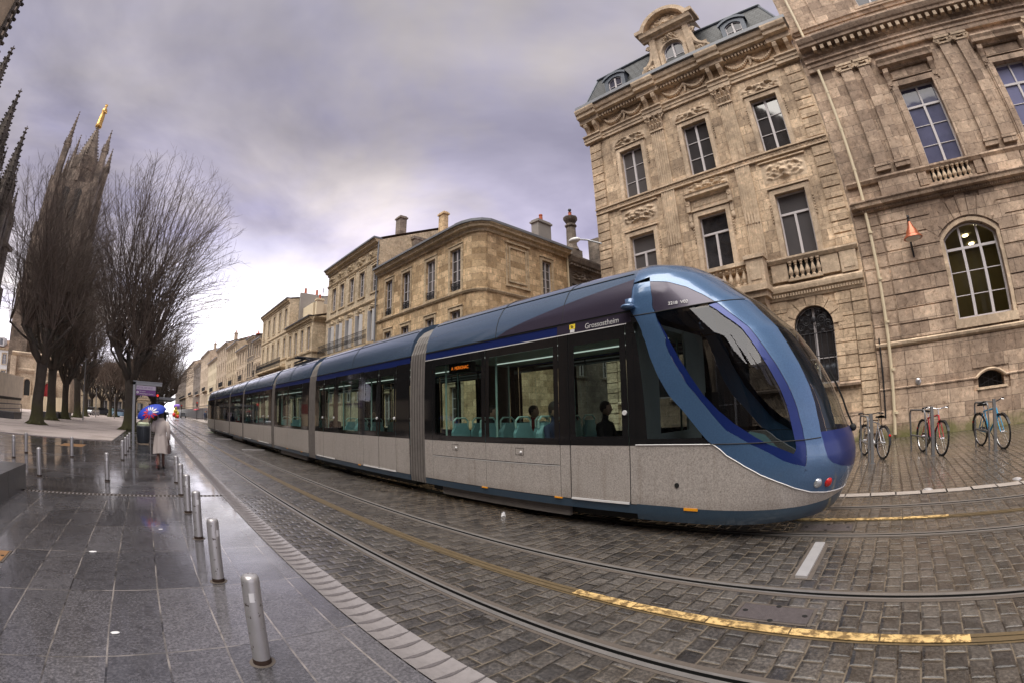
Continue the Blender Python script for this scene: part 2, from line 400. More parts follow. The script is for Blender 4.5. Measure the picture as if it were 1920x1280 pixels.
M['interior_floor'] = plain('grey_tram_floor', (.07,.075,.08), .6, 0, .2)
def emit(name, col, st):
    s = N(name); s.setb(Base_Color=(0,0,0), Emission_Color=col, Emission_Strength=st); return s.m
M['led_orange'] = emit('orange_led', (1,.2,.02), .55)
M['led_white'] = emit('ceiling_light', (1,.86,.6), 6)
M['tram_fill'] = emit('tram_fill_glow', (.95,1,.92), .3)  # added glow that brightens the tram inside
M['lettering'] = plain('pale_lettering', (.7,.7,.7), .4, 0, .02)
M['yellow_flat'] = plain('yellow_emblem', (.85,.65,.05), .4, 0, .05)
M['purple_sign'] = plain('purple_sign_face', (.17,.055,.25), .4, 0, .1)
M['lilac_sign'] = plain('pale_lilac_sign_face', (.52,.46,.58), .4, 0, .1)
M['sign_grey'] = plain('grey_sign_frame', (.30,.31,.33), .45, .3, .15)
M['bin_grey'] = plain('dark_bin_shell', (.065,.075,.09), .4, .2, .2)
M['bark'] = plain('dark_bark', (.12,.094,.078), .9, 0, .55, 5, .9)
M['bark_far'] = plain('brown_twigs', (.12,.088,.07), .9, 0, .4, 3)
def trunkbark():
    s = N('mossy_bark'); o = s.obj(); sp = s.n('ShaderNodeSeparateXYZ'); s.l(o, sp.inputs[0]); n = s.noise(o, 4, 6, .7)
    c = s.mix(n, (.035,.03,.026), (.11,.092,.076)); h = s.math('ADD', sp.outputs[2], s.math('MULTIPLY', s.noise(o, 1.2, 4), 2.2))
    c = s.mix(s.ramp(s.math('MULTIPLY', h, .25), [(.3,.8),(.75,0.)]), c, (.075,.078,.022)); s.setb(Base_Color=c, Roughness=.92)
    s.l(s.bump(n, .9, .06), s.b.inputs['Normal']); return s.m
M['trunk'] = trunkbark()
M['gold'] = plain('gilded_copper', (.55,.33,.10), .3, .75, .25, 3)
M['skin'] = plain('skin', (.48,.28,.20), .6, 0, .1)
M['coat'] = plain('beige_raincoat', (.60,.53,.49), .75, 0, .12, 5, .3)
M['hair'] = plain('dark_hair', (.035,.022,.018), .6, 0, .3, 20)
M['shoe'] = plain('black_shoe_leather', (.01,.01,.011), .35, 0, .1)
M['stocking'] = plain('brown_tights', (.16,.085,.065), .7, 0, .1)
M['bag'] = plain('brown_handbag_leather', (.085,.055,.05), .4, 0, .2, 8)
M['umb_blue'] = plain('blue_umbrella_cloth', (.02,.06,.50), .5, 0, .1)
M['umb_red'] = plain('red_print', (.65,.03,.04), .5, 0, .05)
M['umb_white'] = plain('white_print', (.75,.75,.77), .5, 0, .05)
M['coat_dark'] = plain('dark_coat', (.018,.019,.026), .8, 0, .3, 6)
M['coat_blue'] = plain('navy_coat', (.02,.03,.075), .8, 0, .3, 6)
M['coat_red'] = plain('red_jacket', (.32,.03,.03), .8, 0, .2, 6)
M['car_silver'] = plain('silver_car_paint', (.42,.44,.47), .25, .5, .05)
M['car_dark'] = plain('dark_car_paint', (.04,.045,.055), .25, .3, .05)
M['car_blue'] = plain('light_blue_car_paint', (.22,.33,.43), .25, .3, .05)
M['bike_black'] = plain('black_bicycle_paint', (.02,.02,.022), .3, .2, .1)
M['bike_red'] = plain('red_bicycle_paint', (.50,.03,.04), .3, .2, .1)
M['bike_blue'] = plain('light_blue_bicycle_paint', (.05,.36,.62), .3, .2, .1)
M['bike_silver'] = plain('silver_bicycle_paint', (.55,.55,.57), .3, .6, .1)
M['chrome'] = plain('bright_metal', (.65,.65,.66), .2, .9, .1)
M['rack_steel'] = plain('galvanised_rack', (.20,.20,.205), .45, .4, .2, 6)
M['copper_lamp'] = plain('orange_copper_shade', (.40,.12,.06), .3, .4, .25, 12)
M['lamp_white'] = plain('white_lamp_glass', (.75,.72,.66), .35, 0, .05)
M['red_door'] = plain('red_door_paint', (.35,.025,.03), .5, 0, .1)
M['green_cross'] = emit('green_cross_light', (.05,.9,.35), 1.0)
M['paper'] = plain('white_paper', (.8,.8,.82), .6, 0, .05)
M['red_flat'] = plain('red_shopfront', (.5,.04,.05), .5, 0, .1)
M['dark_shop'] = plain('dark_shopfront', (.045,.04,.04), .3, 0, .3, 1)
M['orange_plate'] = plain('rusty_ground_plate', (.30,.16,.07), .5, .1, .3, 6)
M['rust'] = plain('rust_stain', (.035,.018,.012), .8, 0, .3, 20)
M['balloon_y'] = plain('yellow_plastic', (.7,.58,.08), .3, 0, .05); M['balloon_r'] = plain('red_plastic', (.75,.05,.05), .3, 0, .05); M['balloon_v'] = plain('violet_plastic', (.35,.2,.75), .3, 0, .05)
M['traffic_red'] = emit('red_signal', (1,.05,.03), .45)
# ------------------------------------------------------------------ ground
def bend(y): return .00023*(y-45)**2 if y > 45 else 0
YS = [-40, -20, -8, 0, 8, 16, 24, 32, 40, 45] + list(range(50, 290, 10))
def strip(mb, x0, x1, z=0, z1=None, ys=YS):
    mb.grid([[(x0+bend(y), y, z), (x1+bend(y), y, z if z1 is None else z1)] for y in ys])
def struct(o): o['kind'] = 'structure'; return o
g = MB(); g.poly([(-900,-900,-.14),(900,-900,-.14),(900,1500,-.14),(-900,1500,-.14)]); struct(g.build('ground', M['asphalt']))
RA, RB = 2.327, 5.540; GA = 1.435
rails = [RA, RA+GA, RB, RB+GA]; mids = [RA+GA/2, RB+GA/2]
edges = [1.6]
for c, h in sorted([(c, .10) for c in rails] + [(c, .075) for c in mids]): edges += [c-h, c+h]
edges += [7.72]
mb = MB()
for i in range(0, len(edges), 2): strip(mb, edges[i], edges[i+1])
struct(mb.build('tram_road', M['cobble']))
# pavement slabs of the near side
mb = MB(); mb.poly([(-70,-40,0),(1.325,-40,0),(1.325,9.22,0),(-70,9.22,0)]); struct(mb.build('pavement', M['slab_near']))
mb = MB(); mb.poly([(-70,9.40,0),(1.325,9.40,0),(1.325,24.4,0),(-70,24.4,0)]); 
mb.grid([[(-2.1+bend(y),y,0),(1.325+bend(y),y,0)] for y in [24.4,32,40,45]+list(range(50,290,10))]); struct(mb.build('pavement', M['slab_far']))
mb = MB(); mb.poly([(-70,24.4,.03),(-2.1,24.4,.03),(-2.1,112,.03),(-70,112,.03)]); mb.poly([(-70,24.4,-.01),(-2.1,24.4,-.01),(-2.1,24.4,.03),(-70,24.4,.03)]); struct(mb.build('gravel_square', M['gravel']))
mb = MB(); mb.poly([(-2.1,24.4,.004),(-1.2,24.4,.004),(-1.2,25.2,.004),(-2.1,25.4,.004)])
mb = MB(); mb.poly([(-70,112,.004),(-2.1,112,.004),(-2.1,126,.004),(-70,126,.004)]); struct(mb.build('side_road', M['asphalt']))
mb = MB(); strip(mb, 7.98, 40, .004); struct(mb.build('far_pavement', M['cobble_far']))
# concave granite gutter of single stones
def stones(x0, x1, pitch, ys, dip, z=.004, gap=.008):
    mb = MB(); y = ys[0]; r = random.Random(3)
    while y < ys[1]:
        p = pitch*(1 if y < 30 else 4); b = bend(y); dz = r.uniform(-.002,.003)
        n = 6 if dip else 1
        rows = [[(x0+b+(x1-x0)*k/n, yy, z+dz-dip*math.sin(PI*k/n)) for k in range(n+1)] for yy in (y+gap/2+r.uniform(0,.004), y+p-gap/2)]
        mb.grid(rows)
        mb.poly([rows[0][0], rows[0][-1], (x1+b, y, -.06), (x0+b, y, -.06)])
        y += p
    return mb
struct(stones(1.332, 1.594, .165, (-6, 200), .022).build('gutter', M['granite'], smooth=False))
struct(stones(7.73, 7.97, .42, (-40, 200), 0, .006, .022).build('kerb', M['granite_kerb']))
# raised platform of the far stop
mb = MB(); mb.grid([[(7.75+bend(y),y,0),(7.75+bend(y),y,.26),(11.2+bend(y),y,.26),(11.2+bend(y),y,0)] for y in (62,70,80,90,100,108)]); mb.poly([(7.75+bend(62),62,0),(11.2+bend(62),62,0),(11.2+bend(62),62,.26),(7.75+bend(62),62,.26)]); struct(mb.build('stop_platform', M['granite_kerb']))
# rails: head, lip, groove and sealant
nm = ['near rail of the empty track, closest to the bollards', 'second rail of the empty track, beyond its yellow centre strip', 'rail running under the near side of the tram', 'rail of the tram track beside the far kerb']
for c, hs, lb in zip(rails, (-1, 1, -1, 1), nm):
    mb = MB()
    def st(a, b, z, z1=None): 
        q = sorted((c+hs*a, c+hs*b)); strip(mb, q[0], q[1], z, z1)
    st(.02, .068, .005); st(-.05, -.022, .003)
    ro = tag(mb.build('tram_rail', M['rail_steel']), 'grooved steel ' + lb, 'rail', 'tram rails in the paving')
    mb = MB(); st(.068, .101, .002); st(-.101, -.05, .002); mb.build('sealant', M['rail_seal'], ro)
    mb = MB(); st(-.022, .02, -.05)
    for a, z in ((-.022, .003), (.02, .005)):
        mb.grid([[(c+hs*a+bend(y), y, -.05), (c+hs*a+bend(y), y, z)] for y in YS])
    mb.build('groove', M['black'], ro)
for c, lb, ya, yb in ((mids[0], 'brown third rail with a long worn yellow stretch in the empty track', -.65, 2.43), (mids[1], 'brown third rail with a thin yellow stretch ahead of the tram nose', -.8, 1.25)):
    mb = MB()
    for a, b, z in ((-.076,-.05,.002),(-.05,-.02,.007),(-.02,.02,.003),(.02,.05,.007),(.05,.076,.002)): strip(mb, c+a, c+b, z)
    ro = tag(mb.build('power_rail', M['power_rail']), lb, 'rail', 'power rails between the tram rails')
    mb = MB(); y = ya
    while y < yb - .05:
        e = min(yb, y+.62); mb.box(c-.052, c+.052, y+.006, e-.006, .008, .0125); y = e
    mb.build('yellow_strip', M['yellow_worn'], ro)
# white marker plates between the tracks
def plate(x0, x1, y, lb):
    mb = MB(); mb.box(x0, x1, y-.055, y+.055, .004, .028); 
    t = tag(mb.build('marker_plate', M['white_thermo']), lb, 'road marker', 'white plates between the tracks')
    mb = MB(); mb.box(x0-.03, x1+.03, y-.10, y+.10, .001, .004); mb.build('bed', M['rail_seal'], t)
plate(4.10, 5.17, .745, 'white metal marker plate nearest the tram nose')
plate(4.10, 5.17, 21.6, 'white marker plate beside the middle of the tram')
plate(4.10, 5.17, 31.0, 'small white marker plate beside the rear cars of the tram')
def manhole(x0, x1, y0, y1, lb, inset=.03, rz=0, mat='cast_iron'):
    mb = MB(); mb.box(x0+inset, x1-inset, y0+inset, y1-inset, .002, .0075)
    t = tag(mb.build('manhole_cover', M[mat]), lb, 'manhole cover')
    mb = MB()
    for a in ((x0,x1,y0,y0+inset-.006),(x0,x1,y1-inset+.006,y1),(x0,x0+inset-.006,y0+inset,y1-inset),(x1-inset+.006,x1,y0+inset,y1-inset)): mb.box(*a, .001, .006)
    mb.build('rim', M['rail_seal'], t)
    for fx, fy in ((.1,.5),(.5,.12),(.5,.88),(.9,.5)): mb = MB(); mb.lathe([(.022,.0076),(.022,.0105),(0.004,.0105)], (x0+(x1-x0)*fx, y0+(y1-y0)*fy, 0), 10); mb.build('boss', M['black'], t)
manhole(3.15, 3.47, .47, 1.08, 'textured grey iron cover beside the worn yellow strip')
manhole(5.70, 6.05, .42, 1.12, 'dark iron cover under the tip of the tram nose')
manhole(-2.35, -1.72, 5.0, 5.42, 'reddish iron cover set in the slabs at the picture edge', mat='orange_plate')
manhole(-3.95, -2.95, 19.8, 21.2, 'rusty brown ground plate among the bollards on the dark slabs', mat='orange_plate')
# slotted drain across the slabs
mb = MB(); mb.box(-2.6, 1.32, 9.225, 9.395, -.05, -.03)
for k in range(49):
    x = -2.58 + k*.08; mb.box(x, x+.035, 9.24, 9.38, -.03, -.002)
d = tag(mb.build('drain_channel', M['granite']), 'long slotted drain across the dark slabs behind the bollards', 'drain')
mb = MB(); mb.box(-2.6,1.32,9.24,9.38,-.029,-.022); mb.build('slot_bed', M['black'], d)
mb = MB(); mb.box(-2.6,1.32,9.221,9.238,-.03,.001); mb.box(-2.6,1.32,9.382,9.399,-.03,.001); mb.build('edge_strip', M['rail_seal'], d)
# litter and studs
mb = MB(); mb.grid([[(4.86+.035*math.cos(a)*(1+.25*math.sin(3*a+h))*(1-.3*h), 5.28+.035*math.sin(a)*(1+.2*math.cos(2*a))*(1-.2*h), .004+h*.06+.008*math.sin(2*a)) for a in [2*PI*k/12 for k in range(13)]] for h in (0,.3,.6,1)])
tag(mb.build('crumpled_cup', M['paper'], smooth=False), 'crumpled white paper cup lying on the setts beside the tram', 'litter')
for x, y, l in ((8.02,-.64,'small white stud beside the far kerb, nearer the tram nose'), (8.19,-2.22,'small white stud beside the far kerb, closer to the third bicycle')):
    mb = MB(); mb.lathe([(.07,.004),(.065,.018),(.03,.026),(.001,.028)], (x,y,0), 14); mb.lathe([(.085,.003),(.085,.006),(.06,.007)], (x,y,0), 14); tag(mb.build('ground_stud', M['white_thermo']), l, 'stud', 'white studs by the far kerb')

for x, y, r_, lb in ((-.42,3.42,.022,'small pale scrap of paper flat on the slabs left of the nearest bollard'),(-.78,5.52,.03,'pale paper scrap on a slab joint at the far left'),(.05,6.6,.02,'tiny pale scrap on the slabs left of the third bollard')):
    mb = MB(); mb.poly([(x+r_*1.5*math.cos(a)*(1+.2*math.sin(3*a)), y+r_*math.sin(a)*(1+.25*math.cos(2*a)), .004) for a in [2*PI*k/11 for k in range(11)]]); mb.extr([(r_*1.4*math.cos(2*PI*k/11)*(1+.2*math.sin(6*PI*k/11)), r_*.95*math.sin(2*PI*k/11)) for k in range(11)], lambda a, b: (x+a, y+b, .004), lambda a, b: (x+a, y+b, .008)); tag(mb.build('paper_scrap', M['paper']), lb, 'litter')
# ------------------------------------------------------------------ tram: side profile and nose surface measured in metres
CX=6.26
ZC=[.18,.26,.32,.43,.54,.67,.81,.91,1.08,1.19,1.36,1.53,1.73,1.99,2.21,2.45,2.66,2.87,3.05,3.31,3.5,3.69]
YC=[.80,.71,.667,.615,.56,.496,.463,.458,.488,.542,.606,.654,.727,.851,.977,1.131,1.353,1.547,1.782,2.081,2.369,3.02]
SZ=[.18,.26,.38,1.14,2.0,2.72,2.87,3.05,3.2,3.36,3.48,3.58,3.645,3.69]
SD=[1.15,1.18,1.195,1.2,1.195,1.175,1.16,1.125,1.07,.97,.84,.65,.42,.03]
def lerp(x,X,Y):
    if x<=X[0]: return Y[0]
    for i in range(len(X)-1):
        if x<=X[i+1]:
            t=(x-X[i])/(X[i+1]-X[i]); return Y[i]+t*(Y[i+1]-Y[i])
    return Y[-1]
def sidew(z): return lerp(z,SZ,SD)
YB=3.03
NE=2.25
def nose(tau,z):
    """tau 0 = back of cab on the near side, 1 = centre of the front, 2 = far side"""
    sg=-1
    if tau>1: tau=2-tau; sg=1
    D=sidew(z); yc=lerp(z,ZC,YC); L=max(.02,min(1.5,YB-yc-.0)); ys=yc+L
    k=.35
    if tau<k:
        t=tau/k; return (CX+sg*D, YB+(ys-YB)*t, z)
    a=(tau-k)/(1-k)*math.pi/2
    c=max(0,math.cos(a)); s=math.sin(a)
    d=D*c**(2/NE); y=yc+L*(1-s**(2/NE))
    return (CX+sg*d,y,z)
def clip_cell(poly, x0, x1, y0, y1):
    def cut(P, ins, inter):
        out = []
        for i in range(len(P)):
            a, b = P[i-1], P[i]
            ia, ib = ins(a), ins(b)
            if ib:
                if not ia: out.append(inter(a, b))
                out.append(b)
            elif ia: out.append(inter(a, b))
        return out
    def ix(v): return lambda a, b: (v, a[1]+(b[1]-a[1])*(v-a[0])/(b[0]-a[0]))
    def iy(v): return lambda a, b: (a[0]+(b[0]-a[0])*(v-a[1])/(b[1]-a[1]), v)
    P = cut(poly, lambda p: p[0] >= x0, ix(x0))
    if P: P = cut(P, lambda p: p[0] <= x1, ix(x1))
    if P: P = cut(P, lambda p: p[1] >= y0, iy(y0))
    if P: P = cut(P, lambda p: p[1] <= y1, iy(y1))
    return P
def nrm(t, z):
    e = .004; a = Vector(nose(min(2,t+e), z)) - Vector(nose(max(0,t-e), z)); b = Vector(nose(t, min(3.69,z+e))) - Vector(nose(t, max(.18,z-e)))
    n = a.cross(b); n.normalize() if n.length > 0 else None
    p = Vector(nose(t, z)); 
    if n.dot(p - Vector((CX, 3.2, 1.6))) < 0: n = -n
    return p, n
def smooth_poly(P, it=1):
    for _ in range(it):
        Q = []
        for i in range(len(P)):
            a, b = P[i], P[(i+1) % len(P)]
            Q += [(a[0]*.75+b[0]*.25, a[1]*.75+b[1]*.25), (a[0]*.25+b[0]*.75, a[1]*.25+b[1]*.75)]
        P = Q
    return P
def patch(mb, poly, off=0, dt=.02, dz=.045, mirror=False):
    """part of the nose skin: polygon in (tau, z) cut by a fine grid, lifted OFF metres"""
    t0 = min(p[0] for p in poly); t1 = max(p[0] for p in poly); z0 = min(p[1] for p in poly); z1 = max(p[1] for p in poly)
    nt = max(1, int(math.ceil((t1-t0)/dt))); nz = max(1, int(math.ceil((z1-z0)/dz))); cache = {}
    def vid(p):
        k = (round(p[0],5), round(p[1],5))
        if k not in cache:
            q, n = nrm(*k); q = q + n*off
            if mirror: q.x = 2*CX - q.x
            cache[k] = len(mb.v); mb.v.append(tuple(q))
        return cache[k]
    for i in range(nt):
        for j in range(nz):
            a0 = t0+(t1-t0)*i/nt; a1 = t0+(t1-t0)*(i+1)/nt; b0 = z0+(z1-z0)*j/nz; b1 = z0+(z1-z0)*(j+1)/nz
            c = clip_cell(poly, a0, a1, b0, b1)
            if len(c) < 3: continue
            ids = []
            for p in c:
                v = vid(p)
                if not ids or ids[-1] != v: ids.append(v)
            if len(ids) > 1 and ids[0] == ids[-1]: ids.pop()
            if len(set(ids)) >= 3 and len(set(ids)) == len(ids): mb.f.append(tuple(ids if not mirror else reversed(ids)))
def line_on(mb, pts, r=.006, off=.004, mirror=False, n=5):
    P = []
    for i in range(len(pts)-1):
        for k in range(6):
            t = pts[i][0]+(pts[i+1][0]-pts[i][0])*k/6; z = pts[i][1]+(pts[i+1][1]-pts[i][1])*k/6
            q, nn = nrm(t, z); q = q+nn*off
            if mirror: q.x = 2*CX-q.x
            P.append(q)
    mb.tube(P, r, n)
OUTER = [(.875,3.231),(.872,3.126),(.862,2.97),(.85,2.826),(.832,2.632),(.803,2.402),(.788,2.155),(.778,1.909),(.77,1.715),(.761,1.503),(.749,1.309),(.73,1.132),(.725,1.044),(.732,.903),(.761,.833),(.818,.78),(.90,.74),(1.0,.725)]
INNER_R = [(.438,3.225),(.526,3.178),(.599,3.073),(.636,2.949),(.662,2.80),(.668,2.632),(.668,2.385),(.668,2.138),(.671,1.909),(.672,1.679),(.671,1.45),(.664,1.256),(.65,1.115),(.643,.974),(.636,.835)]
INNER_L = [(.594,.868),(.553,.921),(.506,1.027),(.464,1.115),(.443,1.185),(.407,1.291),(.381,1.485),(.362,1.662),(.347,1.873),(.342,2.12),(.356,2.367),(.39,2.62),(.418,2.80),(.432,2.984)]
ARM = [(.30,3.232),(.32,3.10),(.33,2.967),(.272,2.738),(.175,2.508),(.166,2.244),(.182,1.997),(.219,1.732),(.268,1.556),(.312,1.362),(.342,1.20),(.356,1.132),(.381,1.009),(.427,.886),(.48,.78),(.542,.692),(.615,.603),(.693,.533),(.777,.497),(.86,.482),(.93,.475),(1.0,.47)]
SILB = [(0,.392),(.172,.39),(.344,.376),(.474,.372),(.584,.372),(.693,.376),(.808,.392),(.881,.42),(1.0,.44)]
GLASS = [(.408,2.74),(.372,2.438),(.365,2.173),(.367,1.944),(.377,1.715),(.403,1.521),(.438,1.362),(.48,1.221),(.516,1.115),(.558,1.044),(.594,.985),(.605,1.027),(.620,1.203),(.631,1.397),(.634,1.591),(.634,1.803),(.633,2.067),(.636,2.314),(.636,2.544),(.628,2.72),(.618,2.79)]
WIN = INNER_R + INNER_L

TR = thing('tram', 'long blue and silver seven-section tram with a glazed rounded nose', 'tram', (CX, 22, 0))
for mir in (False, True):
    # blue loop round the cab window (a ring: outer outline minus the window, cut into a left and a right band)
    ring_r = [(.30,3.23)] + OUTER + [(1.0,.47)] + [p for p in reversed(ARM) if p[1] < .83] + [(.60,.80),(.636,.835)] + list(reversed(INNER_R[:-1]))
    ring_l = [INNER_R[0]] + list(reversed(INNER_L)) + [(.636,.835)] + [p for p in reversed(ARM) if p[1] < .79] [-1:] + [p for p in reversed(ARM) if p[1] >= .78]
    # left band: from the stem top down the arm to the corner below the window
    la = [p for p in ARM if p[1] >= .60]
    ring_l = la + [(.636,.835)] + INNER_L + [INNER_R[0]]
    ring_r = [INNER_R[0], (.438,3.30), (.6,3.33), (.86,3.34)] + OUTER + [p for p in reversed(ARM) if p[1] < .60] + [(.615,.603), (.636,.835)] + list(reversed(INNER_R[:-1]))[:-1]
    mb = MB(); patch(mb, ring_l, .006, mirror=mir); patch(mb, ring_r, .006, mirror=mir)
    mb.build('cab_arch', M['tram_blue'], TR, smooth=True)
    # silver flank, blue skirt
    mb = MB(); sil = [(0,1.142)] + [(.16,1.142),(.354,1.142)] + [p for p in ARM if p[1] <= 1.132] + list(reversed(SILB)); patch(mb, sil, .002, mirror=mir)
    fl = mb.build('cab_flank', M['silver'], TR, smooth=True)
    mb = MB(); line_on(mb, [(0,1.146),(.16,1.146),(.354,1.14)] + [p for p in ARM if p[1] <= 1.132], .0075, .006, mir); mb.build('trim_line', M['white_line'], fl)
    mb = MB(); patch(mb, [(0,.19)] + list(SILB) + [(1.0,.27),(.92,.235),(.8,.21),(.5,.19)], .004, mirror=mir); mb.build('skirt', M['tram_skirt'], TR, smooth=True)
    # deep blue bumper under the windscreen
    if not mir:
        mb = MB(); bp = [p for p in OUTER if p[1] < 1.14] ; bp = [(.737,1.19)] + bp + [(2-a, b) for a, b in reversed(bp[:-1])] + [(1.263,1.19)]; patch(mb, bp, .004); mb.build('nose_bumper', M['tram_navy'], TR, smooth=True)
        mb = MB(); ws = [p for p in OUTER if p[1] > 1.13]; ws = ws + [(.737,1.19)] + [(1.263,1.19)] + [(2-a, b) for a, b in reversed(ws)]; patch(mb, ws, 0); mb.build('windscreen', M['screen_glass'], TR, smooth=True)
        mb = MB(); patch(mb, [(.29,3.225),(.435,3.30),(.6,3.33),(.86,3.34),(.875,3.225),(1.125,3.225),(1.14,3.34),(1.4,3.33),(1.565,3.30),(1.71,3.225),(2,3.2),(2,3.67),(0,3.67),(0,3.2)], .004); mb.build('nose_roof', M['tram_blue'], TR, smooth=True)
    # side window: dark upper panel, deep blue border, glass
    mb = MB(); up = [p for p in INNER_R if p[1] >= 2.82] + [(.66,2.826),(.526,2.79),(.418,2.775)] + [(.432,2.984)]; patch(mb, up, .001, mirror=mir); sw = mb.build('cab_window', M['tram_purple'], TR, smooth=True)
    mb = MB()
    lo_r = [(.655,2.815)] + [p for p in INNER_R if p[1] < 2.81]; lo_l = [p for p in INNER_L if p[1] < 2.75] + [(.414,2.765)]
    ir = list(reversed([p for p in GLASS if p[0] >= .594])); il = [p for p in GLASS if p[0] <= .594]
    patch(mb, lo_r + list(reversed(ir)), 0, mirror=mir)          # right band of the border
    patch(mb, [(.636,.835)] + lo_l + list(il), 0, mirror=mir)
    mb.build('border', M['tram_navy'], sw, smooth=True)
    mb = MB(); patch(mb, [(.45,2.80),(.655,2.825)] + [p for p in INNER_R if .85 < p[1] < 2.81] + [(.634,.845)] + [p for p in INNER_L if p[1] < 2.75] + [(.414,2.765)], -.012, mirror=mir); mb.build('pane', M['cab_glass'], sw, smooth=True)
    # window behind the arm
    mb = MB(); patch(mb, [(0,2.74),(.285,2.75)] + [p for p in ARM if 1.13 < p[1] < 2.75] + [(.35,1.152),(0,1.152)], -.01, mirror=mir); tw = mb.build('corner_window', M['cab_glass'], TR, smooth=True)
    mb = MB(); patch(mb, [(0,1.152),(.36,1.152),(.33,1.22),(0,1.22)], -.002, mirror=mir); patch(mb, [(0,2.70),(.29,2.70),(.33,2.967),(.3,3.22),(0,3.22)], 0, mirror=mir); patch(mb, [(0,1.2),(.06,1.2),(.06,2.75),(0,2.75)], -.003, mirror=mir); mb.build('border', M['blackglass'], tw, smooth=True)
    mb = MB(); line_on(mb, [(.0,2.80),(.16,2.79),(.418,2.775),(.526,2.79),(.667,2.826),(.85,2.879)], .007, .007, mir); mb.build('seam', M['black'], TR); mb = MB(); line_on(mb, [(.35,1.142),(.44,1.137),(.645,1.125),(.74,1.13)], .006, .008, mir); mb.build('seam', M['black'], TR)
    # camera pod on the stem, tail lamps, reflector, filler
    mb = MB(); q, n = nrm(.31, 2.90); q = Vector((2*CX-q.x if mir else q.x, q.y, q.z)); sx = 1 if mir else -1
    mb.sphere((q.x+sx*.07, q.y, q.z), .1, 12, 8, (1.0,1.0,.42)); mb.box(q.x+sx*.0-.03, q.x+.03, q.y-.04, q.y+.06, q.z-.02, q.z+.12); mb.build('camera_pod', M['tram_blue'], TR, smooth=True)
    for (t, z, m) in ((.709,.625,'clear_lamp'), (.766,.612,'red_lamp')):
        mb = MB(); q, n = nrm(t, z); u = n.cross(Vector((0,0,1))).normalized(); w = u.cross(n)
        rows = [[tuple((lambda p: (2*CX-p.x if mir else p.x, p.y, p.z))(q+n*(.010+h)+ (u*math.cos(a)+w*math.sin(a)*1.0)*r)) for a in [2*PI*k/16 for k in range(17)]] for r, h in ((.06,-.03),(.058,.0),(.045,.012),(.02,.018),(.001,.02))]
        mb.grid(rows); mb.build('tail_lamp', M[m], TR, smooth=True)
    mb = MB(); q, n = nrm(.193,.656)
    x = 2*CX-q.x if mir else q.x; mb.tube([(x-.0, q.y, q.z),(x+(.012 if mir else -.012), q.y, q.z)], .03, 12); mb.build('filler_port', M['black'], fl)
    mb = MB(); q, n = nrm(.295,.372); x = 2*CX-q.x if mir else q.x; mb.box(x-.012, x+.012, q.y-.09, q.y+.09, q.z-.02, q.z+.012); mb.build('reflector', M['amber'], fl)
mb = MB()
for t0, t1 in ((1.06,1.02),):
    P_ = []
    for k in range(9): q, n = nrm(t0+(t1-t0)*k/8, 1.16+.72*k/8); P_.append(q+n*.05)
    mb.tube(P_, .014, 5); q, n = nrm(1.06, 1.14); mb.sphere(tuple(q+n*.04), .05, 8, 6)
mb.build('wiper', M['black'], TR)
mb = MB(); mb.box(CX-.95, CX+.95, 1.45, 3.0, .30, .36); mb.box(CX-.75,CX+.75,1.25,1.6,.3,.45); mb.build('cab_floor', M['interior_floor'], TR)
mb = MB()   # dashboard console
mb.grid([[(CX+1.0*math.sin(u*1.35)*(1-.10*k), 1.75-.75*math.cos(u*1.35)*(1-.1*k)+.16*k, .55+.16*k+.10*math.sin(3*u)*(k==3)) for u in [-1+.1*i for i in range(21)]] for k in range(5)])
mb.build('dashboard', M['teal'], TR, smooth=True)
mb = MB(); mb.box(CX-.28,CX+.28,1.95,2.45,.75,.88); mb.box(CX-.26,CX+.26,2.38,2.52,.85,1.55); mb.box(CX-.13,CX+.13,2.4,2.5,1.55,1.78); mb.box(CX-.08,CX+.08,2.1,2.3,.36,.75); mb.build('driver_seat', M['black'], TR)
mb = MB(); mb.box(CX-1.1,CX+1.1,2.98,3.02,.36,1.25); mb.box(CX-1.1,CX-.6,2.98,3.02,1.25,2.75); mb.box(CX+.35,CX+1.1,2.98,3.02,1.25,2.75); mb.build('cab_partition', M['interior_wall'], TR)

# ---- cars
def sect(y, z0, z1, sg, off=0, n=0):
    zs = [z for z in SZ if z0 < z < z1]; zs = [z0] + zs + [z1]
    return [(CX+sg*(sidew(z)+off), y, z) for z in zs]
def side(mb, y0, y1, z0, z1, sg, off=0): mb.grid([sect(y0, z0, z1, sg, off), sect(y1, z0, z1, sg, off)])
def panel(mb, y0, y1, z0, z1, sg, off=0, th=.02):
    """side panel with real thickness (edges turned in)"""
    a = sect(y0, z0, z1, sg, off); b = sect(y1, z0, z1, sg, off)
    ai = sect(y0, z0, z1, sg, off-th); bi = sect(y1, z0, z1, sg, off-th)
    mb.grid([ai, a, b, bi]); mb.poly([ai[0], bi[0], b[0], a[0]]); mb.poly([ai[-1], a[-1], b[-1], bi[-1]])
ROOF = [(CX-sidew(z), z) for z in SZ if z >= 2.87] + [(CX+sidew(z), z) for z in reversed(SZ) if z >= 2.87]
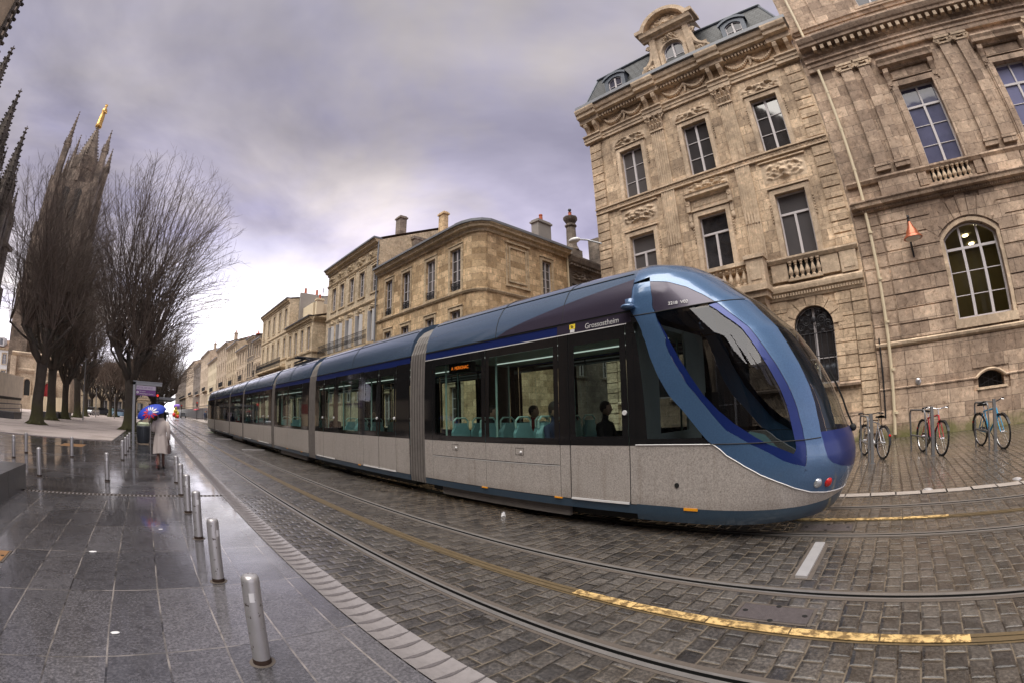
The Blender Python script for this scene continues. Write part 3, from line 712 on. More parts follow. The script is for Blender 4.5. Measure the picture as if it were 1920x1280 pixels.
def seat_row(y, face, sg):
    for k in (0, 1):
        x = CX + sg*(.93 - .46*k); mb = MB(); d = .06*face
        rows = []
        for z in (.80,.86,1.1,1.3,1.42,1.46):
            w = .20 if z < 1.4 else .13
            rows.append([(x-w, y+d*.0, z), (x-w*.8, y-.03*face, z), (x+w*.8, y-.03*face, z), (x+w, y, z), (x+w, y+d, z), (x-w, y+d, z), (x-w, y, z)])
        mb.grid(rows); mb.poly([(p[0],p[1],p[2]) for p in rows[-1][:-1]]); mb.box(x-.2, x+.2, min(y, y-.42*face), max(y, y-.42*face), .76, .82); mb.box(x-.05,x+.05,min(y-.1*face,y-.3*face),max(y-.1*face,y-.3*face),.36,.76)
        s = mb.build('seat', M['teal'], TR)
        mb = MB(); mb.tube([(x-.17, y+.03*face, 1.38),(x-.17, y+.03*face,1.50),(x-.10, y+.03*face, 1.555),(x+.10, y+.03*face,1.555),(x+.17, y+.03*face,1.50),(x+.17, y+.03*face,1.38)], .016, 6); mb.build('seat_handle', M['mint'], s)
def car(y0, y1, segs, first=False, detail=True):
    mb = MB(); mb.grid([[(x, y, z) for x, z in ROOF] for y in (y0+.0, y0+.04, y1-.04, y1)])
    for y in (y0, y1): mb.poly([(x, y, z) for x, z in ROOF])
    rc = mb.build('roof_cowl', M['tram_roof'], TR, smooth='edge')
    mb = MB(); ym = y0+(y1-y0)*.52
    for y in ([ym] if not first else [5.65, 4.2]): mb.tube([(x+(-.002 if x < CX else .002), y, z+.003) for x, z in ROOF], .006, 4)
    for sg in (-1, 1): mb.tube([(CX+sg*(sidew(3.42)+.004), y0+.05, 3.424), (CX+sg*(sidew(3.42)+.004), y1-.05, 3.424)], .007, 4)
    mb.build('seam', M['black'], rc)
    mb = MB(); mb.box(CX-1.0, CX+1.0, y0+.05, y1-.02, .14, .27); mb.build('underframe', M['black'], TR)
    mb = MB(); mb.box(CX-1.14, CX+1.14, y0, y1, .30, .35); mb.build('floor', M['interior_floor'], TR)
    mb = MB(); mb.box(CX-1.12, CX+1.12, y0, y1, 2.72, 2.78); ce = mb.build('ceiling', M['interior_wall'], TR)
    mb = MB(); mb.box(CX-.5, CX-.45, y0+.3, y1-.3, 2.705, 2.716); mb.box(CX+.45, CX+.5, y0+.3, y1-.3, 2.705, 2.716); mb.build('fill_strip', M['tram_fill'], ce)  # added glowing strips to lift the light inside the car
    for sg in (-1, 1):
        mb = MB(); side(mb, y0, y1, 2.70, 2.875, sg, -.012); mb.build('roof_band', M['tram_navy'], TR)
        mb = MB(); side(mb, y0, y1, 2.846, 2.876, sg, -.004); mb.build('drip_rail', M['black'], TR)
        mb = MB(); panel(mb, y0, y1, .262, .375, sg, -.004); sk = mb.build('skirt', M['tram_skirt'], TR)
        if sg < 0:
            for (a, b, k) in segs:
                if k == 'win':
                    for yy in (a+.05,): 
                        mb = MB(); x = CX-1.2; mb.box(x-.006, x+.02, yy-.07, yy+.07, .366, .386); mb.build('reflector', M['amber'], sk)
        # lower panels
        for (a, b, k) in segs:
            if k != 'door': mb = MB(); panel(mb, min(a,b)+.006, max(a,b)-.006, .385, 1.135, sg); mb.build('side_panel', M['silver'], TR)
        mb = MB(); side(mb, y0, y1, .36, 1.15, sg, -.022); mb.build('panel_backing', M['black'], TR)
        for (a, b, k) in segs:
            a, b = min(a,b), max(a,b)
            if k == 'frit':
                mb = MB(); panel(mb, a, b, 1.14, 2.715, sg); mb.build('blind_panel', M['blackglass'], TR)
            elif k == 'win':
                mb = MB(); l = .10 if b-a > .8 else .06
                for q in ((a+.008, a+l, 1.145, 2.71), (b-l, b-.008, 1.145, 2.71), (a+l, b-l, 1.145, 1.235), (a+l, b-l, 2.56, 2.71)): side(mb, q[0], q[1], q[2], q[3], sg, 0)
                side(mb, a-.008, a+.008, 1.14, 2.712, sg, -.006)
                w = mb.build('window', M['blackglass'], TR)
                mb = MB(); side(mb, a+l-.01, b-l+.01, 1.225, 2.57, sg, -.006); mb.build('pane', M['tram_glass'], w)
            elif k == 'door':
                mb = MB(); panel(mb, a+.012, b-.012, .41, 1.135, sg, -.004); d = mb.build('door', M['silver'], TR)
                mb = MB(); l = .11
                for q in ((a+.014, a+l, 1.14, 2.70), (b-l, b-.014, 1.14, 2.70), (a+l, b-l, 1.14, 1.26), (a+l, b-l, 2.52, 2.70)): side(mb, q[0], q[1], q[2], q[3], sg, -.004)
                mb.build('door_frame', M['blackglass'], d)
                mb = MB(); side(mb, a+l-.01, b-l+.01, 1.25, 2.53, sg, -.010); mb.build('pane', M['tram_glass'], d)
                mb = MB(); mb.box(CX+sg*1.2-.01 , CX+sg*1.2+.01, a+.02, b-.02, .378, .405); mb.build('sill', M['white_line'], d)
                mb = MB(); side(mb, a-.014, a+.014, .39, 2.71, sg, -.012); side(mb, b-.014, b+.014, .39, 2.71, sg, -.012); mb.build('rubber_edge', M['black'], d)
                if detail and sg < 0:
                    mb = MB(); mb.tube([(CX-1.19, a+.06, 1.56),(CX-1.215, a+.06, 1.56)], .032, 12); mb.build('button', M['lettering'], d)
    return rc
F_ = 'frit'; W_ = 'win'; D_ = 'door'
CARS = [
 (3.02, 7.76, [(3.02,3.12,F_),(3.12,4.10,D_),(4.10,4.28,F_),(4.28,5.90,W_),(5.90,7.48,W_),(7.48,7.76,F_)]),
 (8.36, 14.17, [(8.36,8.92,F_),(8.92,9.76,D_),(9.76,10.60,D_),(10.60,10.78,F_),(10.78,12.33,W_),(12.33,12.48,F_),(12.48,13.41,D_),(13.41,14.02,D_),(14.02,14.17,F_)]),
 (14.85, 19.35, [(14.85,15.54,F_),(15.54,17.32,W_),(17.32,19.2,W_),(19.2,19.35,F_)]),
 (19.86, 26.2, [(19.86,20.3,F_),(20.3,21.3,D_),(21.3,22.3,D_),(22.3,22.45,F_),(22.45,24.0,W_),(24.0,24.15,F_),(24.15,25.0,D_),(25.0,25.85,D_),(25.85,26.2,F_)]),
 (26.6, 31.0, [(26.6,27.3,F_),(27.3,29.1,W_),(29.1,30.9,W_),(30.9,31.0,F_)]),
 (31.4, 38.6, [(31.4,32.0,F_),(32.0,33.0,D_),(33.0,34.0,D_),(34.0,34.15,F_),(34.15,36.0,W_),(36.0,36.15,F_),(36.15,37.1,D_),(37.1,38.0,D_),(38.0,38.6,F_)]),
 (39.1, 43.4, [(39.1,39.5,F_),(39.5,41.3,W_),(41.3,43.1,W_),(43.1,43.4,F_)])]
for i, (a, b, s) in enumerate(CARS):
    car(a, b, s, first=(i == 0), detail=i < 4)
# bellows between the cars
for (a, b) in [(CARS[i][1], CARS[i+1][0]) for i in range(6)]:
    n = 6 if b-a > .55 else 4; rows = []
    prof = [(CX-sidew(z), z) for z in SZ if z >= .26] + [(CX+sidew(z), z) for z in reversed(SZ) if z >= .26]
    for k in range(n*4+1):
        y = a+(b-a)*k/(n*4); f = (-.13, -.02, .0, -.02)[k % 4]
        rows.append([(CX+(x-CX)*(1+f/1.2*1.1)+0, y, z if z < 1 else z-.10+f*.8 if z > 2.9 else z) for x, z in prof])
    mb = MB(); mb.grid(rows); mb.build('bellows', M['bellows'], TR)
# rounded tail end
mb = MB(); rows = []
prof = [(sidew(z), z) for z in SZ if z >= .26]
for y, sc, zs in ((43.4,1,1),(43.9,.985,.995),(44.4,.93,.96),(44.8,.80,.86),(45.0,.55,.6)):
    rows.append([(CX-d*sc, y, .26+(z-.26)*zs) for d, z in prof] + [(CX+d*sc, y, .26+(z-.26)*zs) for d, z in reversed(prof)])
mb.grid(rows); mb.poly(rows[-1]); mb.build('tail_cab', M['tram_roof'], TR, smooth=True)
for sg in (-1, 1):
    mb = MB(); side(mb, 43.4, 43.9, 1.14, 2.71, sg, .003); mb.build('tail_window', M['blackglass'], TR)
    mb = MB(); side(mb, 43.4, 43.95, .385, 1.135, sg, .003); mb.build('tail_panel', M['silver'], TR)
# bogie covers
for (a, b) in ((4.2, 7.3), (15.3, 18.6), (27.1, 30.2), (39.6, 42.5)):
    for sg in (-1, 1):
        mb = MB(); x = CX+sg*1.10; mb.box(min(x, x-sg*.06), max(x, x-sg*.06), a, b, .105, .262); mb.box(min(x+sg*.01, x), max(x+sg*.01, x), a, b, .17, .185); mb.build('bogie_cover', M['steel_brushed'] if 0 else M['bellows'], TR)
    for y in (a+.5, b-.5):
        for c in (RB, RB+GA):
            mb = MB(); mb.tube([(c-.06, y, .30),(c+.06, y, .30)], .285, 20); mb.build('wheel', M['black'], TR)
# line and latches of the first car
mb = MB(); 
for q in ((4.29, 7.47, .833, .841),): side(mb, *q, -1, .003)
l1 = mb.build('trim_line', M['white_line'], TR); mb = MB(); side(mb, 4.29, 7.47, .842, .853, -1, .002); mb.build('dark_line', M['black'], l1)  # black line running along the white trim
for y, z in ((6.75,1.03),(5.10,1.02)):
    mb = MB()
    for q in ((y-.09,y+.09,z-.055,z-.049),(y-.09,y+.09,z+.049,z+.055),(y-.09,y-.084,z-.055,z+.055),(y+.084,y+.09,z-.055,z+.055)): side(mb, *q, -1, .003)
    la = mb.build('latch', M['black'], TR); mb = MB(); mb.sphere((CX-1.205, y-.03, z-.01), .022, 8, 6); mb.build('knob', M['lettering'], la)
# roof sweep in violet, name lettering and emblem, number, destination display
mb = MB(); rows = []
for k in range(13):
    y = 3.02+(5.6-3.02)*k/12; zt = 2.88 + .44*(1-((y-3.02)/2.58))**.7 if y < 5.6 else 2.88
    zz = [2.872+(zt-2.872)*j/6 for j in range(7)]; rows.append([(CX-sidew(z)-.005, y, z) for z in zz])
mb.grid(rows); mb.build('violet_sweep', M['tram_purple'], TR, smooth=True)
mb = MB(); side(mb, 3.02, 4.3, 2.705, 2.845, -1, -.006); mb.build('name_band', M['tram_purple'], TR)
mb = MB(); side(mb, 4.3, 7.76, 2.695, 2.708, -1, .002); side(mb, 3.1, 4.3, 2.695, 2.708, -1, .002); mb.build('trim_line', M['white_line'], TR)
def sideM(y, z, x): return Matrix(((0,0,-1,x),(-1,0,0,y),(0,1,0,z),(0,0,0,1)))
text_mesh('Grossostheim', .105, 'name_lettering', M['lettering'], TR, sideM(3.50, 2.735, CX-sidew(2.78)-.004), .001, shear=.15, sx=.95)
mb = MB(); side(mb, 3.955, 4.06, 2.765, 2.835, -1, .002); em = mb.build('emblem', M['yellow_flat'], TR)
mb = MB(); side(mb, 3.965, 4.045, 2.715, 2.762, -1, .002); mb.build('shield', M['lettering'], em); mb = MB(); side(mb, 3.985, 4.03, 2.785, 2.80, -1, .004); side(mb, 4.0, 4.04, 2.808, 2.818, -1, .004); mb.build('mark', M['black'], em)
q, n = nrm(.515, 2.842); u = Vector((0,0,1)).cross(n).normalized(); u = u if u.y < 0 else -u; w = n.cross(u); w = w if w.z > 0 else -w
text_mesh('2218  V02', .062, 'number_lettering', M['lettering'], TR, Matrix.Translation(q+n*.012) @ Matrix(((u.x,w.x,n.x,0),(u.y,w.y,n.y,0),(u.z,w.z,n.z,0),(0,0,0,1))), .001)
mb = MB(); mb.box(CX-.95, CX-.85, 6.55, 7.25, 2.42, 2.60); ds = mb.build('display', M['black'], TR)
text_mesh('A  MERIGNAC', .085, 'display_lettering', M['led_orange'], ds, sideM(6.90, 2.48, CX-.955), .001)
# seats, poles
for (y, f, sg) in ((6.95,-1,-1),(6.1,1,-1),(5.3,-1,-1),(4.75,1,-1),(6.6,-1,1),(5.3,1,1),(11.9,-1,-1),(11.2,1,-1),(12.0,-1,1),(17.0,-1,-1),(16.0,1,-1),(18.4,-1,-1),(17.9,1,1),(23.2,-1,-1),(28.5,1,-1)):
    seat_row(y, f, sg)
for y in (7.35, 5.88, 4.2, 3.3, 10.6, 9.2, 13.6, 12.4, 19.0, 15.7, 20.4, 22.4):
    for x in (CX-.95, CX+.75):
        mb = MB(); mb.tube([(x, y, .35),(x, y, 2.72)], .018, 8); mb.build('grab_pole', M['mint'], TR)
# folded current collector on the roof
mb = MB()
for s in (-.5, .5): mb.tube([(CX+s, 16.7, 3.68),(CX+s*.7, 17.8, 3.86),(CX+s, 18.8, 3.78)], .035, 6)
mb.tube([(CX-.75,18.0,3.88),(CX+.75,18.0,3.88)], .045, 6); mb.tube([(CX-.75,17.7,3.88),(CX+.75,17.7,3.88)], .045, 6); mb.box(CX-.5,CX+.5,16.6,18.9,3.62,3.72); mb.build('current_collector', M['iron'], TR)
# ------------------------------------------------------------------ facade kit
def arc_pts(uc, half, zs, rise, n=14):
    """points of an arch from its left springing over the top to the right one"""
    Rr = (half*half+rise*rise)/(2*rise); zc = zs+rise-Rr; a0 = math.asin(min(1, half/Rr)); a0 = a0 if rise <= half else PI-a0
    return [(uc+Rr*math.sin(-a0+2*a0*k/n), zc+Rr*math.cos(-a0+2*a0*k/n)) for k in range(n+1)]
def facade(mb, F, u0, u1, z0, z1, ops, th=.32):
    """wall face with openings (u0, u1, z0, z1, rise) and their reveals; rise > 0: arched top inside the box"""
    us = sorted({u0, u1} | {min(max(o[i], u0), u1) for o in ops for i in (0,1)}); zs = sorted({z0, z1} | {min(max(o[i], z0), z1) for o in ops for i in (2,3)})
    for i in range(len(us)-1):
        for j in range(len(zs)-1):
            a, b, c, d = us[i], us[i+1], zs[j], zs[j+1]; mu, mz = (a+b)/2, (c+d)/2
            if any(o[0] < mu < o[1] and o[2] < mz < o[3] for o in ops): continue
            mb.poly([F(a,c,0), F(b,c,0), F(b,d,0), F(a,d,0)])
    for o in ops:
        a, b, c, d = o[:4]; rise = o[4] if len(o) > 4 else 0
        if rise:
            A = arc_pts((a+b)/2, (b-a)/2, d-rise, rise)
            for k in range(len(A)-1):
                p, q = A[k], A[k+1]; mb.poly([F(p[0],p[1],0), F(q[0],q[1],0), F(q[0],d,0), F(p[0],d,0)]) 
            out = [(a,c)] + A + [(b,c)]
        else: out = [(a,c),(a,d),(b,d),(b,c)]
        for k in range(len(out)):
            p, q = out[k-1], out[k]; mb.poly([F(p[0],p[1],0), F(q[0],q[1],0), F(q[0],q[1],-th), F(p[0],p[1],-th)])
def window(F, parent, o, cols=2, rows=3, transom=None, w=-.2, fm='white_paint', gm='win_dark', bar=.028, fr=.06, name='window', mull=.05):
    a, b, c, d = o[:4]; rise = o[4] if len(o) > 4 else 0; mb = MB(); A = arc_pts((a+b)/2, (b-a)/2, d-rise, rise) if rise else None
    def top(u):
        if not rise: return d
        for k in range(len(A)-1):
            if A[k][0] <= u <= A[k+1][0]+1e-9:
                t = (u-A[k][0])/max(1e-9, A[k+1][0]-A[k][0]); return A[k][1]+(A[k+1][1]-A[k][1])*t
        return d-rise
    t0 = d-rise
    mb.fbox(F, a, a+fr, c+fr, t0 if rise else d-fr, w-.04, w+.035); mb.fbox(F, b-fr, b, c+fr, t0 if rise else d-fr, w-.04, w+.035); mb.fbox(F, a, b, c, c+fr*1.1, w-.04, w+.04)
    if rise: mb.tube([F(u, z-fr*.4, w) for u, z in A], fr*.6, 4)
    else: mb.fbox(F, a, b, d-fr, d, w-.04, w+.035)
    zt = transom or (d-fr)
    if transom: mb.fbox(F, a+fr, b-fr, transom-.045, transom+.045, w-.03, w+.05)
    for k in range(1, cols):
        u = a+(b-a)*k/cols; m = mull
        mb.fbox(F, u-m, u+m, c+fr*1.1, (transom-.045 if transom else top(u)-fr*.5), w-.025, w+.045)
        if transom and cols > 2: mb.fbox(F, u-m*.8, u+m*.8, transom+.045, top(u)-fr*.5, w-.025, w+.03)
    for k in range(1, rows):
        z = c+(zt-c)*k/rows; mb.fbox(F, a+fr, b-fr, z-bar/2, z+bar/2, w-.015, w+.02)
    f = mb.build(name, M[fm], parent)
    mb = MB(); pts = [F(a+.02,c+.02,w-.012), F(b-.02,c+.02,w-.012)] + ([F(u,z-.02,w-.012) for u,z in reversed(A)] if rise else [F(b-.02,d-.02,w-.012), F(a+.02,d-.02,w-.012)])
    mb.poly(pts); mb.build('pane', M[gm], f)
    return f
def molding(mb, F, u0, u1, prof, ret=True, ends=None):
    """cornice of profile [(w, z)] between u0 and u1, its returns closing the ends"""
    P = [[F(u, z, w) for w, z in prof] for u in (u0, u1)]
    mb.grid(P)
    for u in (u0, u1): mb.poly([F(u, z, w) for w, z in prof] + [F(u, prof[-1][1], 0), F(u, prof[0][1], 0)])
def surround(mb, F, o, wd=.18, w=.07, sill=True, crown=True):
    a, b, c, d = o[:4]
    mb.fbox(F, a-wd, a-.004, c, d+.003, .003, w); mb.fbox(F, b+.004, b+wd, c, d+.003, .003, w); mb.fbox(F, a-wd, b+wd, d+.006, d+wd, .003, w)
    mb.fbox(F, a-wd-.04, a-wd-.003, c, d+wd+.04, .003, w*.5); mb.fbox(F, b+wd+.003, b+wd+.04, c, d+wd+.04, .003, w*.5)
    if crown: mb.fbox(F, a-wd-.06, b+wd+.06, d+wd+.045, d+wd+.11, .003, w*1.8)
    if sill: mb.fbox(F, a-wd-.06, b+wd+.06, c-.12, c-.004, .003, w*1.7)
def relief(mb, F, u0, u1, z0, z1, amp, seed, w=.004, n=34, m=18, swirl=True):
    """carved ornament as a height field"""
    r = random.Random(seed); bl = [(r.uniform(.08,.92), r.uniform(.12,.88), r.uniform(.035,.10), r.uniform(.5,1)) for _ in range(34)]
    bl += [(1-b[0], b[1], b[2], b[3]) for b in bl[:20]]; rows = []
    for j in range(m+1):
        row = []
        for i in range(n+1):
            x, y = i/n, j/m; e = max(0, 1-((x-.5)/.5)**2*.95-((y-.5)/.5)**2*.9)
            h = 0
            for bx, by, br, bh in bl:
                q = ((x-bx)/(br*.6))**2+((y-by)/br)**2
                if q < 4: h = max(h, bh*math.exp(-q))
            h += .9*math.exp(-(((x-.5)/.10)**2+((y-.5)/.28)**2)); 
            if swirl: h += .25*math.sin(38*math.hypot(x-.25, (y-.5)*.6))*math.exp(-((x-.25)/.12)**2) + .25*math.sin(38*math.hypot(x-.75, (y-.5)*.6))*math.exp(-((x-.75)/.12)**2)
            edge = 0 if (i in (0,n) or j in (0,m)) else 1
            row.append(F(u0+(u1-u0)*x, z0+(z1-z0)*y, w+amp*h*min(1, e*2.2)*edge))
        rows.append(row)
    mb.grid(rows)
def swag(mb, F, u0, u1, z, drop, r=.085, seed=0):
    rr = random.Random(seed); pts = []; rad = []; n = 26
    for k in range(n+1):
        t = k/n; pts.append(F(u0+(u1-u0)*t, z-drop*4*t*(1-t), .06)); rad.append(r*(.45+.75*4*t*(1-t)*.8)*(1.16 if k % 2 else .82))
    mb.tube(pts, rad, 7)
def fluted(mb, F, u0, u1, z0, z1, n=5, w0=.004, w1=.10):
    mb.fbox(F, u0, u1, z0, z1, w0, w1-.03); p = (u1-u0)/n
    for k in range(n):
        mb.fbox(F, u0+p*k+p*.0, u0+p*k+p*.42, z0, z1, w1-.029, w1)
    mb.fbox(F, u1-p*.3, u1, z0, z1, w1-.029, w1+.001)
def balusters(mb, F, u0, u1, z0, z1, n, w, r=.085):
    h = z1-z0
    for k in range(n):
        u = u0+(u1-u0)*(k+.5)/n
        mb.flathe(F, u, w, [(r*.9,z0),(r*.9,z0+h*.07),(r*.45,z0+h*.12),(r,z0+h*.32),(r*.95,z0+h*.42),(r*.42,z0+h*.68),(r*.42,z0+h*.76),(r*.75,z0+h*.80),(r*.45,z0+h*.84),(r*.9,z0+h*.93),(r*.9,z1)], 9)
def rustic(mb, F, u0, u1, z0, z1, pitch, blen, ops, w=.035, gap=.035, seed=0, w0=.0):
    r = random.Random(seed); n = max(1, round((z1-z0)/pitch)); p = (z1-z0)/n
    for j in range(n):
        a, b = z0+j*p+gap/2, z0+(j+1)*p-gap/2; segs = [(u0, u1)]
        for o in ops:
            if o[2] < b and o[3] > a:
                o0, o1 = o[0], o[1]
                if len(o) > 4 and o[4] and (a+b)/2 > o[3]-o[4]:
                    A = arc_pts((o[0]+o[1])/2, (o[1]-o[0])/2, o[3]-o[4], o[4], 24); us = [q[0] for q in A if q[1] >= a]
                    if not us: continue
                    o0, o1 = min(us), max(us)
                segs = [s for sg in segs for s in ((sg[0], min(sg[1], o0)), (max(sg[0], o1), sg[1])) if s[1]-s[0] > .06]
        for s0, s1 in segs:
            x = s0 + (0 if s1-s0 < blen*1.3 else blen*(.5 if j % 2 else 1)); cuts = [s0]
            while x < s1-blen*.35: cuts.append(x); x += blen*r.uniform(.85,1.2)
            cuts.append(s1)
            for k in range(len(cuts)-1):
                ww = w*r.uniform(.85,1.12); g2 = .012
                mb.fbox(F, cuts[k]+(g2/2 if k else 0), cuts[k+1]-(g2/2 if k < len(cuts)-2 else 0), a, b, w0, w0+ww)
def voussoirs(mb, F, uc, half, zs, rise, n, ln, w, w0=0):
    Rr = (half*half+rise*rise)/(2*rise); zc = zs+rise-Rr; a0 = math.asin(min(1, half/Rr)); a0 = a0 if rise <= half else PI-a0
    for k in range(n):
        b0 = -a0+2*a0*(k+.035)/n; b1 = -a0+2*a0*(k+.965)/n; R1 = Rr+ln*(1.25 if k == n//2 else 1)
        pts = [(uc+Rr*math.sin(b), zc+Rr*math.cos(b)) for b in (b0, (b0+b1)/2, b1)] + [(uc+R1*math.sin(b), zc+R1*math.cos(b)) for b in (b1, b0)]
        mb.extr(pts, lambda u, z: F(u, z, w0), lambda u, z: F(u, z, w0+w))
def dentils(mb, F, u0, u1, z0, z1, w0, w1, pitch, fill=.55):
    n = int((u1-u0)/pitch)
    for k in range(n): mb.fbox(F, u0+pitch*k, u0+pitch*(k+fill), z0, z1, w0, w1)
def scroll(mb, F, u, z, r, w, turns=1.7, th=.03, sx=1, n=26):
    mb.tube([F(u+sx*r*(1-.8*k/n)*math.cos(2*PI*turns*k/n), z+r*(1-.8*k/n)*math.sin(2*PI*turns*k/n), w) for k in range(n+1)], th, 5)

# ------------------------------------------------------------------ pavilion
F = FRX(17.6)
PV = thing('stone_pavilion', 'ornate three-storey stone pavilion with slate mansard and dormers behind the tram', 'building', (17.6, 6.1, 0))
bays = (9.48, 5.98, 2.50)
ops3 = [(b-.62, b+.62, 11.5, 14.12) for b in bays]; ops2 = [(b-.64, b+.64, 6.87, 9.5) for b in bays]; ops1 = [(b-.76, b+.76, 2.1 if b != 5.98 else .05, 4.93, .76) for b in bays]
mb = MB(); facade(mb, F, .3, 11.9, 0, 15.3, ops3+ops2+ops1)
for y in (.3, 11.9): mb.poly([(17.6,y,0),(30,y,0),(30,y,17.3),(17.6,y,17.3)])
mb.poly([(17.6,.3,17.3),(30,.3,17.3),(30,11.9,17.3),(17.6,11.9,17.3)]); mb.poly([F(.3,15.3,0),F(11.9,15.3,0),F(11.9,17.3,0),F(.3,17.3,0)])
wall = mb.build('wall', M['stone'], PV)
for o in ops3: window(F, PV, o, 2, 3)
for o in ops2: window(F, PV, o, 2, 1, 8.66)
for o in ops1: 
    f = window(F, PV, o, 2, 3, None, -.26, name='grille_window')
    # wrought iron grille: scrolls in the arch, upright bars below
    mb = MB(); uc = (o[0]+o[1])/2; w = -.08
    for k in range(7):
        u = o[0]+(o[1]-o[0])*(k+.5)/7; mb.tube([F(u, o[2]+.05, w), F(u, 3.9, w)], .016, 5)
    for z in (o[2]+.15, 3.1, 3.92): mb.tube([F(o[0], z, w), F(o[1], z, w)], .016, 5)
    for sx in (-1, 1):
        for (du, z, r, t) in ((.30,4.38,.20,2.0),(.52,4.20,.17,1.8),(.18,4.68,.13,1.7),(.46,4.52,.11,1.5),(.62,4.02,.09,1.4),(.12,4.15,.11,1.6),(.30,3.98,.08,1.4)): scroll(mb, F, uc+sx*du, z, r, w, t, .018, sx)
    mb.tube([F(u, z-.03, w) for u, z in arc_pts(uc, .74, 4.17, .74)], .02, 5); mb.sphere(tuple(F(uc, 4.42, w)), .10, 8, 6, (.5,1,1.2))
    mb.build('grille', M['iron'], f)
# window surrounds and carved panels
for o in ops3+ops2: mb = MB(); surround(mb, F, o, .2, .075, sill=False); mb.build('window_surround', M['stone_plain'], PV)
mb = MB()
for b in bays:
    for z0 in (11.9, 7.3):
        for s in (-1, 1):
            for k in range(7): mb.sphere(tuple(F(b+s*.90, z0+1.1+.12*k, .035)), .045, 6, 4, (.7,1,1))
b = bays[1]
molding(mb, F, b-1.05, b+1.05, [(.0,10.28),(.10,10.28),(.16,10.36),(.30,10.40),(.30,10.5),(.34,10.56),(.0,10.6)])
mb.fbox(F, b-.86, b+.86, 9.84, 10.27, .003, .06)
for k in range(24): mb.fbox(F, b-.8+k*.0667, b-.8+k*.0667+.04, 9.95, 10.18, .061, .085)
for s in (-1, 1):
    mb.fbox(F, b+s*.97-.09, b+s*.97+.09, 9.75, 10.27, .003, .20); scroll(mb, F, b+s*.97, 10.1, .09, .2, 1.5, .035); mb.fbox(F, b+s*.97-.07, b+s*.97+.07, 9.35, 9.74, .003, .10); mb.sphere(tuple(F(b+s*.97, 9.2, .05)), .10, 8, 6, (.7,1,1.6))
mb.build('window_ornament', M['stone_plain'], PV)
for i, b in enumerate(bays):
    mb = MB(); relief(mb, F, b-1.0, b+1.0, 14.36, 14.95, .17, 3+i); mb.build('carving', M['stone_plain'], PV, smooth=True); mb = MB()
    if b != bays[1]: relief(mb, F, b-.95, b+.95, 10.05, 10.95, .17, 13+i, .004, 44, 22)
    else: relief(mb, F, b-1.0, b+1.0, 10.62, 11.12, .16, 23, .004, 40, 16)
    mb.build('carving', M['stone_plain'], PV, smooth=True)
mb = MB()
for b in bays:
    if b != bays[1]: 
        for q in ((b-1.02,b+1.02,10.98,11.03),): mb.fbox(F, *q, .003, .09)
# string course with a running wave
mb.fbox(F, .38, 11.86, 11.14, 11.2, .003, .12); mb.fbox(F, .38, 11.86, 11.38, 11.45, .003, .15); mb.fbox(F, .38, 11.86, 11.2, 11.38, .003, .075)
mb.build('string_course', M['stone_plain'], PV)
mb = MB()
k = .5
while k < 11.75: scroll(mb, F, k, 11.285, .07, .08, 1.5, .022, 1, 12); k += .19
mb.build('wave_band', M['stone_plain'], PV)
# fluted pilasters with leafy capitals
for uc in (7.86, 4.24):
    mb = MB(); fluted(mb, F, uc-.33, uc+.33, 11.46, 14.42, 6); fluted(mb, F, uc-.33, uc+.33, 6.9, 11.13, 6)
    for k in range(5): mb.fbox(F, uc-.30+k*.13, uc-.30+k*.13+.08, 8.55, 9.05, .101, .128)
    mb.fbox(F, uc-.36, uc+.36, 14.42, 14.5, .003, .15)
    p = mb.build('pilaster', M['stone_plain'], PV)
    mb = MB()
    for row, (z, n, r) in enumerate(((14.52, 5, .12), (14.78, 4, .13), (15.02, 3, .12))):
        for k in range(n):
            u = uc + (k-(n-1)/2)*.72/n*(1+.12*row); mb.tube([F(u, z, .05), F(u, z+.16, .11+.03*row), F(u, z+.26, .19+.04*row), F(u, z+.22, .25+.04*row)], [.06,.085,.07,.02], 6)
    for s in (-1, 1): scroll(mb, F, uc+s*.38, 15.16, .13, .16, 1.6, .045, s)
    mb.fbox(F, uc-.52, uc+.52, 15.26, 15.36, .003, .24); mb.fbox(F, uc-.3, uc+.3, 14.5, 15.26, .003, .09)
    mb.build('capital', M['stone_plain'], p)
# quoins
for (u0, u1) in ((11.18, 11.86), (.42, 1.12)):
    for (z0, z1) in ((6.9, 11.1), (11.5, 15.2)):
        mb = MB(); n = round((z1-z0)/.47); p = (z1-z0)/n
        for k in range(n): mb.fbox(F, u0+(.1 if k % 2 else 0)*(0), u1, z0+k*p+.03, z0+(k+1)*p-.03, .003, .075)
        mb.build('quoining', M['stone'], PV)
# entablature: architrave, garlands, dentils, cornice, consoles
mb = MB()
molding(mb, F, .32, 11.9, [(0,15.36),(.10,15.36),(.10,15.5),(.14,15.52),(.14,15.66),(.22,15.72),(.22,15.78),(0,15.8)])
for uc in (7.86, 4.24, 11.5, .8): molding(mb, F, uc-.55, uc+.55, [(.0,15.355),(.24,15.355),(.24,15.5),(.28,15.52),(.28,15.66),(.36,15.72),(.36,15.785),(0,15.805)])
molding(mb, F, .28, 11.95, [(0,16.62),(.2,16.62),(.22,16.8),(.5,16.86),(.52,17.02),(.60,17.08),(.66,17.24),(.66,17.32),(0,17.34)])
for uc in (7.86, 4.24, 11.5, .8): molding(mb, F, uc-.6, uc+.6, [(.0,16.55),(.42,16.55),(.44,16.8),(.66,16.85),(.68,17.02),(.76,17.08),(.82,17.24),(.82,17.325),(0,17.345)])
mb.build('cornice', M['stone_plain'], PV)
mb = MB(); dentils(mb, F, .4, 11.8, 16.63, 16.79, .2, .33, .17); mb.build('dentils', M['stone_plain'], PV)
